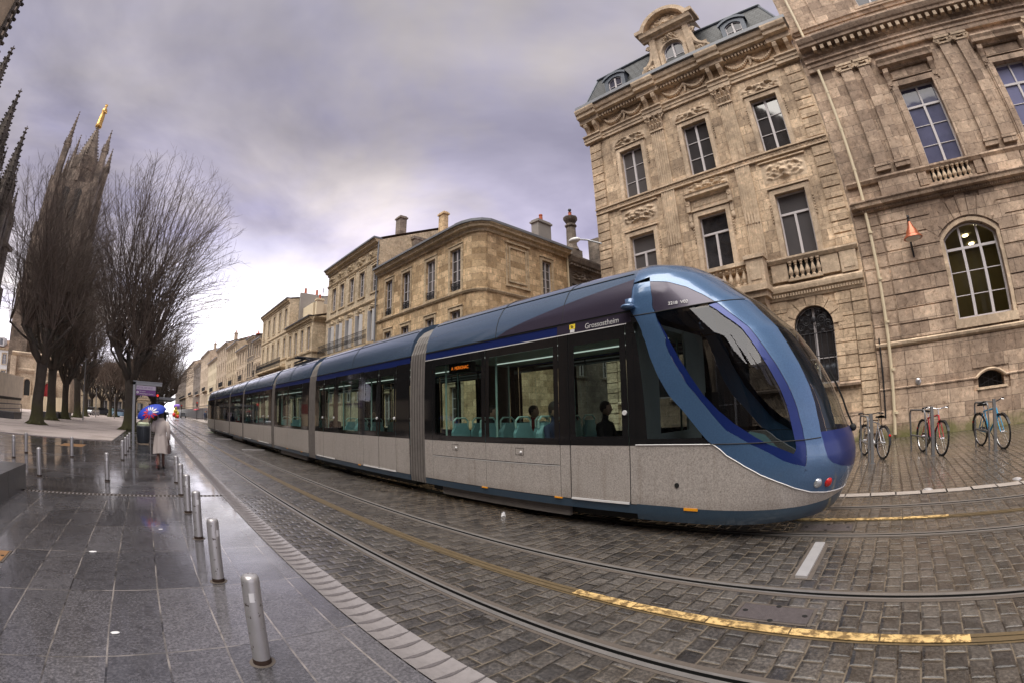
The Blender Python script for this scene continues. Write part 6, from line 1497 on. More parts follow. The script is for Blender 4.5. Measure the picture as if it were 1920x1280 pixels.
mb.tube([Ft(q,z,.1) for q,z in arc_pts(36.5,3.2,20,3.1)], .35, 6); molding(mb, Ft, 5, 27, [(0,10.6),(.4,10.8),(.5,11.2),(0,11.4)]); molding(mb, Ft, 5, 27, [(0,32.6),(.4,32.8),(.5,33.2),(0,33.4)])
for k in range(10): mb.tube([Ft(6+k*2.1,33.4,.1),Ft(6+k*2.1,36.6,.1)], .18, 5); 
mb.build('tracery', M['cath'], tg)
mb = MB()
for o in to: mb.poly([Ft(o[0],o[2],-.8),Ft(o[1],o[2],-.8),Ft(o[1],min(31.4,o[3]+(1.4 if o[3]==30 else 0)),-.8),Ft(o[0],min(31.4,o[3]+(1.4 if o[3]==30 else 0)),-.8)])
mb.build('leaded_glass', M['win_dark'], tg)
pale = plain('pale_spire_stone', (.30,.23,.16), .9, 0, .3, 1.2, .5)
for sc0 in ((-25.0, 31.9), (-25.0, -.6)):
    mb = MB(); mb.lathe([(6.1,0),(6.1,24),(5.75,24.6),(5.7,27),(5.2,32.5),(.2,80)], (sc0[0],sc0[1],0), 8); sp = mb.build('great_spire', pale, CA)
    mb = MB()
    for k in range(8):
        q = 2*PI*k/8; c_, s_ = math.cos(q), math.sin(q)
        mb.tube([(sc0[0]+r_*c_, sc0[1]+r_*s_, z_) for r_, z_ in ((5.75,24.6),(5.7,27),(5.2,32.5),(.3,80))], .22, 5)
        for j in range(60):
            z_ = 25+j*.85; r_ = 5.7-.5*(z_-27)/5.5 if z_ < 32.5 else 5.2*(80-z_)/47.5; mb.sphere((sc0[0]+(r_+.3)*c_, sc0[1]+(r_+.3)*s_, z_), .22, 5, 4, (1.2,1.2,.7))
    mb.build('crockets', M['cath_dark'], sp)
# ------------------------------------------------------------------ street furniture
def bollard_mesh():
    mb = MB(); mb.lathe([(.058,0),(.058,.565),(.055,.583),(.046,.595),(.03,.601),(.001,.602)], (0,0,0), 24, True); return mb
BD = []
def bollard(x, y, lb, h=1.0, tilt=0, sticker=None):
    if not BD:
        t = thing('bollard', lb, 'bollard', (x,y,0), 0, 'grey steel bollards on the slabs'); lbuild(bollard_mesh(), 'post', M['bollard'], t, smooth='edge')
        mb = MB(); mb.lathe([(.0605,.0),(.0605,.02),(.0595,.035),(.0588,.036)], (0,0,0), 24, False); lbuild(mb, 'rust_ring', M['rust'], t)
        mb = MB(); mb.lathe([(.085,.0015),(.058,.003)], (0,0,0), 20, False); lbuild(mb, 'base_ring', M['rail_seal'], t)
        BD.append(t)
    else:
        t = dup(BD[0], (x,y,0), rnd.uniform(0,6), lb, 'grey steel bollards on the slabs', (1,1,h))
    t.rotation_euler = (tilt, -tilt*.5, rnd.uniform(0,6) if not sticker else 0)
    if sticker:
        a0, z0, w, hh = sticker; mb = MB(); mb.grid([[(.0592*math.cos(a0+w*k/4), .0592*math.sin(a0+w*k/4), z) for k in range(5)] for z in (z0, z0+hh)]); lbuild(mb, 'sticker', M['paper'], t)
    return t
def bollmat():
    s = N('scuffed_grey_bollard'); o = s.obj(); n = s.noise(o, 14, 6, .75); n2 = s.noise(o, 5, 5, .6)
    c = s.mix(n2, (.38,.37,.38), (.55,.54,.55)); c = s.mix(s.ramp(n, [(.60,0.),(.64,1.)]), c, (.07,.05,.045)); s.setb(Base_Color=c, Roughness=.38, Metallic=.55); return s.m
M['bollard'] = bollmat()
row = ['nearest bollard, with a white sticker near its top', 'second bollard from the picture bottom along the gutter', 'third bollard from the picture bottom with a torn patch', 'fourth bollard along the gutter, just in front of the drain', 'fifth bollard along the gutter, just beyond the drain', 'sixth bollard along the gutter, beside the walking woman']
for k, lb in enumerate(row):
    b = bollard(.53, 2.79+1.645*k, lb, tilt=R((.6,-.5,.4,-.3,.5,0)[k]), sticker=(R(-120),.44,.55,.06) if k == 0 else (R(-105),.40,.5,.05) if k == 3 else None)
    if k == 0: b.children
for x, y, lb in ((-1.08,11.05,'lone bollard in mid pavement left of the walking woman'),(-2.71,11.17,'bollard behind the end of the dark stone bench'),(-4.28,14.36,'bollard near the left picture edge, in front of its twin'),(-4.32,15.99,'bollard near the left picture edge, behind its twin'),(-2.70,15.77,'bollard standing on the rusty ground plate'),(-1.01,15.67,'nearest of the bollard row leading to the sign post'),(-1.02,17.54,'second of the bollard row leading to the sign post'),(-1.03,19.14,'third of the bollard row leading to the sign post'),(-1.04,20.95,'last of the bollard row, next to the sign post')): bollard(x, y, lb)
# low dark stone bench at the lower left
def bench(x0, x1, y0, y1, h, lb, z=0, joints=3):
    t = thing('stone_bench', lb, 'bench', ((x0+x1)/2,(y0+y1)/2,0)); mb = MB(); n = joints
    for k in range(n):
        a, b = y0+(y1-y0)*k/n+.006, y0+(y1-y0)*(k+1)/n-.006; mb.box(x0, x1, a, b, z, h-.09); mb.box(x0-.0, x1+.012, a, b, h-.088, h)
    mb.build('block', M['darkstone'], t); return t
bench(-4.6, -2.62, 3.4, 9.62, .43, 'long dark stone bench block at the lower left picture edge', joints=5)
bench(-14.4, -12.2, 41.0, 43.5, .55, 'black stone block cut by the left picture edge, under the trees', .03, 1)
bench(-13.6, -10.6, 52.5, 54.0, .62, 'black stone block behind the leaning mossy tree', .03, 1); bench(-12.6, -10.6, 60, 61.5, .62, 'black stone block between the second and third tree trunks', .03, 1)
CW = thing('concrete_wall', 'pale concrete ramp wall with dark band at the left picture edge', 'wall', (-18,56,0))
mb = MB(); mb.add([(-17.6,44,1.75),(-19.6,70,1.75),(-19.6,70,4.45),(-17.6,44,3.95),(-19.1,44,1.75),(-21.1,70,1.75),(-21.1,70,4.45),(-19.1,44,3.95)], [(0,1,2,3),(7,6,5,4),(3,2,6,7),(1,5,6,2),(0,3,7,4),(0,4,5,1)]); mb.build('parapet', M['concrete'], CW)
mb = MB(); mb.add([(-17.9,44,0),(-19.9,70,0),(-19.9,70,1.75),(-17.9,44,1.75),(-20.9,70,0),(-20.9,70,1.75)], [(0,1,2,3),(1,4,5,2)]); mb.build('lower_wall', M['concrete'], CW)
mb = MB(); mb.add([(-17.75,44,1.45),(-19.75,70,1.45),(-19.75,70,1.78),(-17.75,44,1.78),(-16.9,44,1.35),(-18.9,74,1.3)], [(0,1,2,3)]); mb.build('dark_band', M['black'], CW)
mb = MB(); mb.tube([(-17.3,50,.0),(-17.3,50,1.0),(-18.6,66,1.0),(-18.6,66,0)], .05, 6); mb.tube([(-17.3,50,.5),(-18.6,66,.5)], .04, 6); tag(mb.build('railing', M['iron']), 'dark tubular railing below the concrete ramp wall', 'railing')
# stop sign frame
SG = thing('stop_sign', 'grey tram stop sign frame with purple name panel beside the bin', 'sign', (-.95,23.1,0))
mb = MB(); mb.box(-1.02,-.90,23.05,23.17,0,2.78); mb.box(-1.02,.38,23.05,23.17,2.66,2.80); mb.box(-1.04,.40,23.02,23.20,2.801,2.83); mb.build('frame', M['sign_grey'], SG)
mb = MB(); mb.box(-.87,.08,23.06,23.15,2.46,2.64); p1 = mb.build('name_panel', M['lilac_sign'], SG); mb = MB(); mb.box(-.87,.08,23.06,23.15,2.20,2.455); p2 = mb.build('line_panel', M['purple_sign'], SG)
def southM(x, y, z): return Matrix(((1,0,0,x),(0,0,-1,y),(0,1,0,z),(0,0,0,1)))
text_mesh('HOTEL DE VILLE', .105, 'lettering', M['purple_sign'], p1, southM(-.84,23.055,2.51), .001, 'LEFT')
mb = MB(); mb.tube([(-.79,23.056,2.33),(-.79,23.050,2.33)], .06, 14); mb.build('line_badge', M['lettering'], p2); text_mesh('A', .1, 'badge_letter', M['purple_sign'], p2, southM(-.79,23.047,2.295), .001)
text_mesh('Direction', .075, 'lettering', M['lettering'], p2, southM(-.70,23.055,2.36), .001, 'LEFT'); text_mesh('MERIGNAC Centre', .082, 'lettering', M['lettering'], p2, southM(-.70,23.055,2.25), .001, 'LEFT')
BN = thing('litter_bin', 'round dark grey litter bin with clear bag beside the stop sign', 'litter bin', (-.48,23.6,0))
mb = MB(); prof = [(.26,.05),(.28,.1),(.33,.70),(.33,.74)]; mb.lathe(prof, (-.48,23.6,0), 22); 
for k in range(22): a = 2*PI*k/22; mb.tube([(-.48+.285*math.cos(a),23.6+.285*math.sin(a),.1),(-.48+.335*math.cos(a),23.6+.335*math.sin(a),.70)], .012, 4, False)
mb.build('shell', M['bin_grey'], BN, smooth='edge'); mb = MB(); mb.lathe([(.34,.74),(.36,.76),(.36,.82),(.34,.84),(.27,.84)], (-.48,23.6,0), 22, False); mb.build('rim', M['bin_grey'], BN); 
mb = MB(); mb.lathe([(.30,.83),(.31,.93),(.24,1.0),(.1,.98)], (-.48,23.6,0), 11, False); mb.build('bag', plain('pale_green_bag', (.55,.62,.42), .4), BN)
mb = MB(); mb.tube([(-.12,21.6,0),(-.12,21.6,1.0),(-.12,22.5,1.0),(-.12,22.5,0)], .025, 6); tag(mb.build('hoop_rail', M['bollard']), 'thin steel hoop rail between the bin and the woman', 'hoop')
# slim poles on the gravel
for x, y, h, lb in ((-8.2,55.5,6.5,'slim grey pole in front of the third bare tree'),(-9.2,76,4.2,'slim grey pole left of the two-stemmed small tree'),(-6.2,76,3.6,'pale grey pole right of the two-stemmed small tree')):
    mb = MB(); mb.tube([(x,y,0),(x,y,h)], .07, 8); tag(mb.build('pole', M['sign_grey']), lb, 'pole')
# shelter and stop furniture farther on
SHL = thing('tram_shelter', 'grey glazed tram shelter with waiting people under the trees', 'shelter', (1.0,50,0))
mb = MB(); mb.box(.35,2.1,46,58,2.62,2.78); mb.box(.3,2.2,46,58,2.785,2.83); mb.build('roof', M['sign_grey'], SHL)
for y in (46.3,50,54,57.7): mb = MB(); mb.box(.4,.5,y-.05,y+.05,0,2.62); mb.build('post', M['sign_grey'], SHL)
mb = MB(); mb.box(.36,.39,46.5,57.5,.4,2.3); mb.build('panel', M['tram_glass'], SHL)
KS = thing('advertising_kiosk', 'dark kiosk with lit poster across the square', 'kiosk', (-4.2,84,0))
mb = MB(); mb.box(-5.0,-3.2,84,86,0,2.7); mb.box(-5.3,-2.9,83.6,86.3,2.71,3.0); mb.build('cabin', M['dark_shop'], KS); mb = MB(); mb.box(-4.4,-3.5,83.93,83.99,.5,2.1); mb.build('poster', M['lilac_sign'], KS)
# signals, pharmacy cross, railings at the far stop
def signal(x, y, h, lb):
    t = thing('traffic_light', lb, 'traffic light', (x,y,0), 0, 'traffic lights at the far crossing'); mb = MB(); mb.tube([(x,y,0),(x,y,h)], .06, 8); mb.build('pole', M['iron'], t); mb = MB(); mb.box(x-.16,x+.16,y-.14,y+.14,h,h+.95); hd = mb.build('head', M['iron'], t)
    for k, m in enumerate(('dark_shop','dark_shop','traffic_red')): mb = MB(); mb.tube([(x,y-.14,h+.17+.3*k),(x,y-.17,h+.17+.3*k)], .11, 10); mb.build('lens', M[m], hd)
signal(9.2, 100, 2.9, 'red traffic light on a thin pole beside the far shops'); signal(7.4, 125, 2.5, 'smaller red traffic light farther along the street'); signal(.35, 44, 2.1, 'red signal beside the shelter')
PX = thing('pharmacy_cross', 'green lit pharmacy cross above the far shop front', 'shop sign', (14.0,112,3.6)); mb = MB(); mb.box(13.35,14.25,111.9,112.1,3.65,3.95); mb.box(13.65,13.95,111.89,112.11,3.35,4.25); mb.build('cross', M['green_cross'], PX); mb = MB(); mb.box(14.25,14.55,111.97,112.03,3.75,3.85); mb.build('arm', M['iron'], PX)
SP = thing('platform_shelter', 'grey roofed tram stop shelter on the far platform', 'shelter', (9.5,72,.26)); mb = MB(); mb.box(8.6+.1,10.4,68,78,2.75,2.95); mb.build('roof', M['sign_grey'], SP)
for y in (68.4,73,77.6): mb = MB(); mb.box(10.1,10.25,y,y+.15,.26,2.75); mb.build('post', M['sign_grey'], SP)
RL = thing('platform_railing', 'steel railing and glass panels along the far platform', 'railing', (11.1,85,.26)); mb = MB()
for k in range(30): mb.tube([(11.1+bend(64+1.4*k),64+1.4*k,.26),(11.1+bend(64+1.4*k),64+1.4*k,1.3)], .03, 5)
mb.tube([(11.1+bend(64+4*k),64+4*k,1.3) for k in range(11)], .035, 5); mb.tube([(11.1+bend(64+4*k),64+4*k,.8) for k in range(11)], .025, 5); mb.build('bars', M['sign_grey'], RL)
# cars
def car_mesh(name, lb, loc, rz, paint, group=None):
    t = thing(name, lb, 'car', loc, rz, group); mb = MB(); W = .86
    def ring(x, z0, z1, w): return [(x,-w,z0),(x,-w*1.02,(z0+z1)/2),(x,-w*.93,z1),(x,w*.93,z1),(x,w*1.02,(z0+z1)/2),(x,w,z0)]
    mb.grid([ring(*q) for q in ((-2.1,.40,.72,.70),(-2.0,.28,.88,.82),(-1.2,.24,.94,W),(-.2,.24,.96,W),(1.2,.24,.98,W),(1.95,.26,.96,.84),(2.1,.38,.85,.76))]); mb.poly(ring(-2.1,.40,.72,.70)); mb.poly(ring(2.1,.38,.85,.76)); lbuild(mb, 'body', M[paint], t, smooth='edge')
    mb = MB(); mb.grid([[(-1.15,-.78,.93),(-.45,-.66,1.42),(1.0,-.66,1.45),(1.85,-.74,.95)],[(-1.15,.78,.93),(-.45,.66,1.42),(1.0,.66,1.45),(1.85,.74,.95)]]); 
    for s in (-1,1): mb.poly([(-1.15,.78*s,.93),(-.45,.66*s,1.42),(1.0,.66*s,1.45),(1.85,.74*s,.95)])
    lbuild(mb, 'cabin', M['blackglass'], t); mb = MB(); mb.box(-.5,1.05,-.63,.63,1.44,1.475); lbuild(mb, 'roof', M[paint], t)
    for x in (-1.3,1.3):
        for s in (-1,1): mb = MB(); mb.tube([(x,s*.70,.31),(x,s*.88,.31)], .31, 14); w = lbuild(mb, 'wheel', M['black'], t); mb = MB(); mb.tube([(x,s*.885,.31),(x,s*.895,.31)], .19, 10); lbuild(mb, 'rim', M['steel_brushed'], w)
    for s in (-1,1): mb = MB(); mb.sphere((-2.03,s*.58,.70), .13, 8, 5, (.5,1.2,.7)); lbuild(mb, 'headlight', M['clear_lamp'], t, smooth=True)
    return t
cx = car_mesh('parked_car', 'silver parked car seen between two tree trunks', (*az(-7.35,92)[:2],0), R(75), 'car_silver', 'cars parked beyond the square')
car_mesh('parked_car', 'darker parked car behind the two-stemmed small tree', (*az(-6.3,100)[:2],0), R(20), 'car_dark', 'cars parked beyond the square')
car_mesh('parked_car', 'light blue car half hidden left of the kiosk', (*az(-3.75,92)[:2],0), R(150), 'car_blue', 'cars parked beyond the square')
car_mesh('distant_car', 'dark car waiting at the far end of the street', (4.6,165,0), R(90), 'car_dark')
car_mesh('distant_car', 'low dark car right of the colourful balloon cluster', (9.4,150,0), R(90), 'car_dark')
BL = thing('balloon_cluster', 'bright yellow, red and violet balloon cluster in the far street', 'balloons', (5.2,108,0)); rr = random.Random(4)
for k in range(15):
    mb = MB(); z = .5+2.6*rr.random(); mb.sphere((5.35+rr.uniform(-.75,.75)*(1.1 if z < 2 else .7),108+rr.uniform(-.4,.4),z), rr.uniform(.28,.42), 10, 7, (1,1,1.15)); mb.build('balloon', M['balloon_v' if z > 2.6 else ('balloon_r' if k % 3 == 0 else 'balloon_y')], BL, smooth=True)

# ------------------------------------------------------------------ bicycles and racks
def bicycle(paint, bars, lb, loc, rz, lean=0, dark=True):
    """front wheel towards +X"""
    t = thing('bicycle', lb, 'bicycle', loc, rz, 'bicycles locked to the racks'); t.rotation_euler = (lean, 0, rz); t.scale = (1.13,1.13,1.13)
    rw, fw, rad = (-.53,0,.345), (.53,0,.345), .335
    for c in (rw, fw):
        mb = MB(); n = 36; mb.tube([(c[0]+rad*math.cos(2*PI*k/n),0,c[2]+rad*math.sin(2*PI*k/n)) for k in range(n+1)], .021, 7, False); w = lbuild(mb, 'wheel', M['black'], t, smooth=True)
        mb = MB(); mb.tube([(c[0]+(rad-.026)*math.cos(2*PI*k/n),0,c[2]+(rad-.026)*math.sin(2*PI*k/n)) for k in range(n+1)], .011, 5, False); mb.tube([(c[0],-.05,c[2]),(c[0],.05,c[2])], .022, 8)
        for k in range(18): a = 2*PI*k/18; mb.tube([(c[0],.02*(-1)**k,c[2]),(c[0]+(rad-.03)*math.cos(a),0,c[2]+(rad-.03)*math.sin(a))], .0022, 3, False)
        lbuild(mb, 'rim', M['chrome'], w)
        mb = MB(); s = -1 if c is rw else 1; mb.grid([[(c[0]+(rad+.035)*math.cos(a), yy, c[2]+(rad+.035)*math.sin(a)) for a in [R(q) for q in (range(60,200,14) if c is rw else range(25,135,12))]] for yy in (-.028,.028)]); lbuild(mb, 'mudguard', M['bike_black'], t)
    bb, st, hd, hb = (-.09,0,.29), (-.235,0,.74), (.33,0,.80), (.375,0,.66)
    mb = MB(); 
    for a, b, r in ((bb,st,.017),(bb,hb,.020),(st,hd,.017),(hd,hb,.020),(bb,rw,.011),(st,rw,.010)):
        if a in (bb,st) and b is rw:
            for y in (-.045,.045): mb.tube([(a[0],y*.5,a[2]),(b[0],y,b[2])], r, 6)
        else: mb.tube([a,b], r, 8)
    for y in (-.045,.045): mb.tube([(.385,y*.8,.63),(.45,y,.50),(fw[0],y,fw[2])], .012, 6)
    mb.tube([(.38,-.05,.635),(.38,.05,.635)], .015, 6); lbuild(mb, 'frame', M[paint], t, smooth='edge')
    mb = MB(); mb.tube([st,(-.265,0,.86)], .013, 6); mb.tube([hd,(.30,0,.92)], .013, 6); lbuild(mb, 'seat_post', M['chrome'], t)
    mb = MB(); mb.grid([[(-.42+.30*k/6, w*(.075*(1-k/6)**.8+.018), .885+.012*math.cos(w*1.4)+(.015 if k == 0 else 0)) for w in (-1,-.5,0,.5,1)] for k in range(7)]); mb.grid([[(-.42+.30*k/6, w*(.075*(1-k/6)**.8+.018), .855) for w in (-1,1)] for k in range(7)]); 
    for w in (-1,1): mb.grid([[(-.42+.30*k/6, w*(.075*(1-k/6)**.8+.018), z) for k in range(7)] for z in (.855,.887)])
    lbuild(mb, 'saddle', M['black'], t)
    mb = MB(); mb.tube([(.20,-.30,.95),(.27,-.22,.965),(.31,-.06,.93),(.31,.06,.93),(.27,.22,.965),(.20,.30,.95)], .012, 7); h = lbuild(mb, 'handlebar', M[bars], t)
    for s in (-1,1): mb = MB(); mb.tube([(.25,s*.24,.963),(.16,s*.325,.945)], .018, 7); lbuild(mb, 'grip', M['black'], h); mb = MB(); mb.tube([(.28,s*.17,.955),(.33,s*.22,.94),(.27,s*.29,.935)], .006, 4); lbuild(mb, 'brake_lever', M['chrome'], h)
    mb = MB(); mb.tube([(bb[0],-.03,bb[2]),(bb[0],-.045,bb[2])], .09, 16); mb.tube([(bb[0],.05,bb[2]),(bb[0]+.10,.06,bb[2]-.12)], .011, 5); mb.tube([(bb[0],-.05,bb[2]),(bb[0]-.10,-.06,bb[2]+.12)], .011, 5); mb.box(bb[0]+.06,bb[0]+.16,.06,.15,bb[2]-.135,bb[2]-.11); mb.box(bb[0]-.16,bb[0]-.06,-.15,-.06,bb[2]+.11,bb[2]+.135)
    mb.tube([(bb[0],-.04,bb[2]+.09),(rw[0],-.04,rw[2]+.04)], .007, 4); mb.tube([(bb[0],-.04,bb[2]-.09),(rw[0],-.04,rw[2]-.04)], .007, 4); lbuild(mb, 'crank', M['bike_black'], t)
    mb = MB(); mb.box(-.79,-.77,-.03,.03,.62,.66) if False else mb.sphere((-.865,0,.50), .03, 6, 4); lbuild(mb, 'rear_reflector', M['red_lamp'], t)
    return t
def rack(x, y, rz, lb):
    t = thing('bike_rack', lb, 'bike rack', (x,y,0), rz, 'grey steel bicycle racks'); h = 1.04; L = 1.1
    mb = MB(); pts = [(.45,0,0),(.45,0,h-.12),(.47,0,h-.05),(.53,0,h),(.45+L-.08,0,h),(.45+L-.02,0,h-.05),(.45+L,0,h-.12),(.45+L,0,0)]; mb.tube(pts, .024, 8); mb.tube([(.45,0,.40),(.45+L,0,.40)], .022, 8); lbuild(mb, 'hoop', M['rack_steel'], t, smooth='edge')
    mb = MB(); mb.box(-.03,.03,-.038,.038,0,1.12); mb.box(-.05,.05,-.065,.065,0,.012); lbuild(mb, 'post', M['rack_steel'], t); return t
rack(11.45, .43, R(13), 'bike rack between the silver bicycle and the tram nose'); rack(12.0, -1.08, R(18), 'bike rack holding the red bicycle'); rack(11.75, -2.62, R(8), 'bike rack holding the light blue bicycle'); rack(11.75, -4.15, R(10), 'bike rack without a bicycle at the picture edge')
bicycle('bike_silver', 'bike_black', 'silver and black bicycle with black handlebar next to the tram nose', (12.7,.46,0), R(26), R(4))
bicycle('bike_red', 'chrome', 'red framed bicycle with bright swept handlebar', (12.45,-1.08,0), R(199), R(-4)); bicycle('bike_blue', 'bike_black', 'light blue bicycle with black saddle and black handlebar', (12.45,-2.68,0), R(197), R(3))

# ------------------------------------------------------------------ people
def walker(name, label, loc, rz, coat, stride=.16, h=1.0, legs='coat_dark', group=None):
    """standing or walking figure: one continuous body, clothes and hair as parts; faces +Y"""
    t = thing(name, label, 'person', loc, rz, group); t.scale = (h,h,h); s = stride
    nodes = [((0,0,.95),(.14,.10)),((0,.01,1.12),(.135,.095)),((0,.01,1.32),(.155,.10)),((0,.0,1.46),(.06,.055)),((0,.01,1.53),(.05,.05)),((0,.02,1.62),(.075,.09)),((0,.015,1.70),(.072,.085)),
      ((-.17,.0,1.41),.055),((-.215,-.05,1.15),.042),((-.19,.06,.92),.033),((-.185,.09,.84),(.035,.022)),((.17,.0,1.41),.055),((.215,-.03,1.15),.042),((.19,.05,.92),.033),((.185,.08,.84),(.035,.022)),
      ((-.085,s*.2,.86),.085),((-.09,s*.7,.50),.06),((-.09,s*.6,.10),.042),((-.09,s*.6+.13,.045),(.042,.03)),((.085,-s*.2,.86),.085),((.09,-s*.3,.50),.06),((.09,-s*1.2,.12),.042),((.09,-s*1.2+.12,.05),(.042,.03))]
    ed = [(0,1),(1,2),(2,3),(3,4),(4,5),(5,6),(2,7),(7,8),(8,9),(9,10),(2,11),(11,12),(12,13),(13,14),(0,15),(15,16),(16,17),(17,18),(0,19),(19,20),(20,21),(21,22)]
    skin('body', nodes, ed, M[legs], t, 1)
    mb = MB(); rows = []
    for z, rx, ry in ((.62,.20,.16),(.8,.205,.16),(1.0,.185,.14),(1.2,.19,.135),(1.38,.215,.135),(1.46,.13,.09),(1.49,.07,.065)): rows.append([(rx*math.cos(2*PI*k/18), ry*math.sin(2*PI*k/18)+.01, z) for k in range(19)])
    mb.grid(rows); 
    for sg in (-1,1): mb.tube([(sg*.18,0,1.40),(sg*.225,-.05,1.15),(sg*.2,.05,.93)], [.07,.06,.05], 8)
    lbuild(mb, 'coat', M[coat], t, smooth=True)
    mb = MB(); mb.sphere((0,.03,1.645), .098, 10, 8, (.9,1.0,1.25)); mb.sphere((0,.13,1.63), .018, 6, 4); lbuild(mb, 'head', M['skin'], t, smooth=True); mb = MB(); mb.sphere((0,.005,1.675), .108, 10, 8, (.95,1.0,1.1)); lbuild(mb, 'hair', M['hair'], t, smooth=True)
    return t
GP = 'people waiting at the shelter'
for k, (x, y, c, lb) in enumerate(((.85,44.5,'coat_dark','person in dark coat waiting nearest at the shelter'),(1.1,47.5,'coat_dark','person in black waiting under the shelter roof edge'),(1.0,50,'coat_red','person in red jacket waiting at the shelter'),(1.2,53,'coat_blue','person in navy coat waiting in mid shelter'),(1.3,57,'coat_dark','person in dark clothes farthest back at the shelter'))): walker('person', lb, (x,y,0), R(-60+30*k), c, .02, 1.0, group=GP)
walker('person', 'person in teal jacket walking beyond the square', (*az(-4.9,98)[:2],0), R(60), 'teal', .12); walker('person', 'person in dark coat standing on the far platform', (9.0,80,.26), R(90), 'coat_dark', .02); walker('person', 'person in navy coat on the far platform near the railing', (9.9,90,.26), R(180), 'coat_blue', .02)
def passenger(x, y, rz, coat, lb, hair='hair'):
    t = thing('person', lb, 'person', (x,y,.0), rz, 'seated tram passengers')
    nodes = [((0,-.05,.86),(.15,.11)),((0,-.08,1.10),(.15,.11)),((0,-.08,1.32),(.17,.11)),((0,-.06,1.45),.055),((0,-.05,1.52),.05),((0,-.03,1.62),(.08,.09)),((-.18,-.06,1.38),.06),((-.22,.02,1.12),.045),((-.14,.24,1.04),.036),((-.08,.30,1.02),.03),((.18,-.06,1.38),.06),((.22,.02,1.12),.045),((.14,.24,1.04),.036),((.08,.30,1.02),.03),((-.10,.12,.88),.085),((-.11,.42,.86),.065),((-.11,.42,.42),.045),((.10,.12,.88),.085),((.11,.42,.86),.065),((.11,.42,.42),.045)]
    ed = [(0,1),(1,2),(2,3),(3,4),(4,5),(2,6),(6,7),(7,8),(8,9),(2,10),(10,11),(11,12),(12,13),(0,14),(14,15),(15,16),(0,17),(17,18),(18,19)]
    skin('body', nodes, ed, M[coat], t, 1); mb = MB(); mb.sphere((0,-.02,1.645), .10, 10, 8, (.9,1,1.22)); mb.sphere((0,.085,1.63), .018, 6, 4); lbuild(mb, 'head', M['skin'], t, smooth=True); mb = MB(); mb.sphere((0,-.045,1.675), .108, 10, 8, (.95,1,1.08)); lbuild(mb, 'hair', M[hair], t, smooth=True); return t
for x, y, rz, c, lb in ((CX-.45,5.05,0,'coat_dark','dark-coated passenger with grey hair seated in the front tram car'),(CX-.85,4.62,180,'coat_blue','passenger in navy seen in profile by the last window of the front car'),(CX+.35,4.5,180,'coat_dark','passenger across the aisle near the front tram door'),(CX-.5,6.45,180,'coat_dark','passenger in dark coat by the first window of the front car'),(CX+.45,6.3,180,'coat_red','passenger in red across the aisle of the front car'),(CX-.45,11.5,180,'coat_dark','passenger seated in the second tram car'),(CX+.45,16.5,0,'coat_blue','passenger seated in the third tram car')): passenger(x, y, R(rz), c, lb)
# the woman with the umbrella, walking away
WP = thing('person', 'woman in belted beige raincoat walking away under a blue umbrella', 'person', (.22,13.75,0), R(-4)); WP.scale = (.985,.985,.985)
nodes = [((0,0,.86),(.135,.105)),((0,.0,1.02),(.12,.09)),((0,.01,1.20),(.145,.10)),((0,.005,1.32),(.055,.05)),((0,.02,1.38),(.045,.045)),((0,.035,1.47),(.07,.085)),((0,.03,1.54),(.065,.08)),
 ((-.16,.0,1.28),.052),((-.21,-.02,1.06),.042),((-.15,.17,1.06),.032),((-.13,.23,1.10),(.034,.024)),
 ((.16,0,1.28),.052),((.215,-.04,1.03),.042),((.225,.03,.80),.032),((.225,.05,.73),(.032,.022)),
 ((-.075,.02,.78),.085),((-.075,-.03,.45),.052),((-.065,-.20,.14),.036),((-.065,-.16,.07),(.034,.03)),((-.065,-.10,.03),(.035,.02)),
 ((.075,.0,.78),.085),((.07,.05,.45),.052),((.065,.10,.10),.036),((.065,.12,.05),(.034,.03)),((.065,.23,.03),(.035,.02))]
ed = [(0,1),(1,2),(2,3),(3,4),(4,5),(5,6),(2,7),(7,8),(8,9),(9,10),(2,11),(11,12),(12,13),(13,14),(0,15),(15,16),(16,17),(17,18),(18,19),(0,20),(20,21),(21,22),(22,23),(23,24)]
for sx, b, base in ((-1, 10, (-.13,.23,1.10)), (1, 14, (.225,.05,.73))):
    for k in range(4):
        i = len(nodes); p = Vector(base); dx = (k-1.5)*.017
        if sx < 0: q = [p+Vector((.02,.03+0*dx,dx)), p+Vector((.045,.03,dx)), p+Vector((.05,.0,dx))]
        else: q = [p+Vector((0,dx,-.05)), p+Vector((-.012,dx,-.085)), p+Vector((-.03,dx,-.08))]
        nodes += [(tuple(v), .0095) for v in q]; ed += [(b,i),(i,i+1),(i+1,i+2)]
    i = len(nodes); q = [p+Vector((-.01*sx,-.03,.0)), p+Vector((-.03*sx,-.035,-.02))]; nodes += [(tuple(v), .011) for v in q]; ed += [(b,i),(i,i+1)]
skin('body', nodes, ed, M['stocking'], WP, 2)
mb = MB(); rows = []
import math as _m
for z, rx, ry, fo in ((.43,.235,.20,.022),(.55,.225,.19,.02),(.72,.205,.17,.014),(.86,.185,.15,.008),(.955,.16,.125,.003),(.99,.162,.127,.0),(1.05,.175,.135,.0),(1.16,.195,.14,0),(1.26,.20,.125,0),(1.315,.15,.10,0),(1.345,.085,.075,0),(1.40,.075,.07,0)):
    rows.append([((rx+fo*math.sin(7*a+z*3))*math.cos(a), (ry+fo*math.sin(7*a+z*3))*math.sin(a)+.005, z+(0 if z > .5 else .015*math.sin(3*a))) for a in [2*PI*k/42 for k in range(43)]])
mb.grid(rows)
mb.tube([(-.155,0,1.275),(-.215,-.02,1.16),(-.225,-.03,1.05),(-.19,.09,1.04),(-.155,.16,1.06)], [.075,.068,.062,.055,.05], 10)
mb.tube([(.155,0,1.275),(.215,-.03,1.16),(.232,-.045,1.03),(.236,.0,.90),(.232,.03,.80)], [.075,.068,.062,.055,.052], 10)
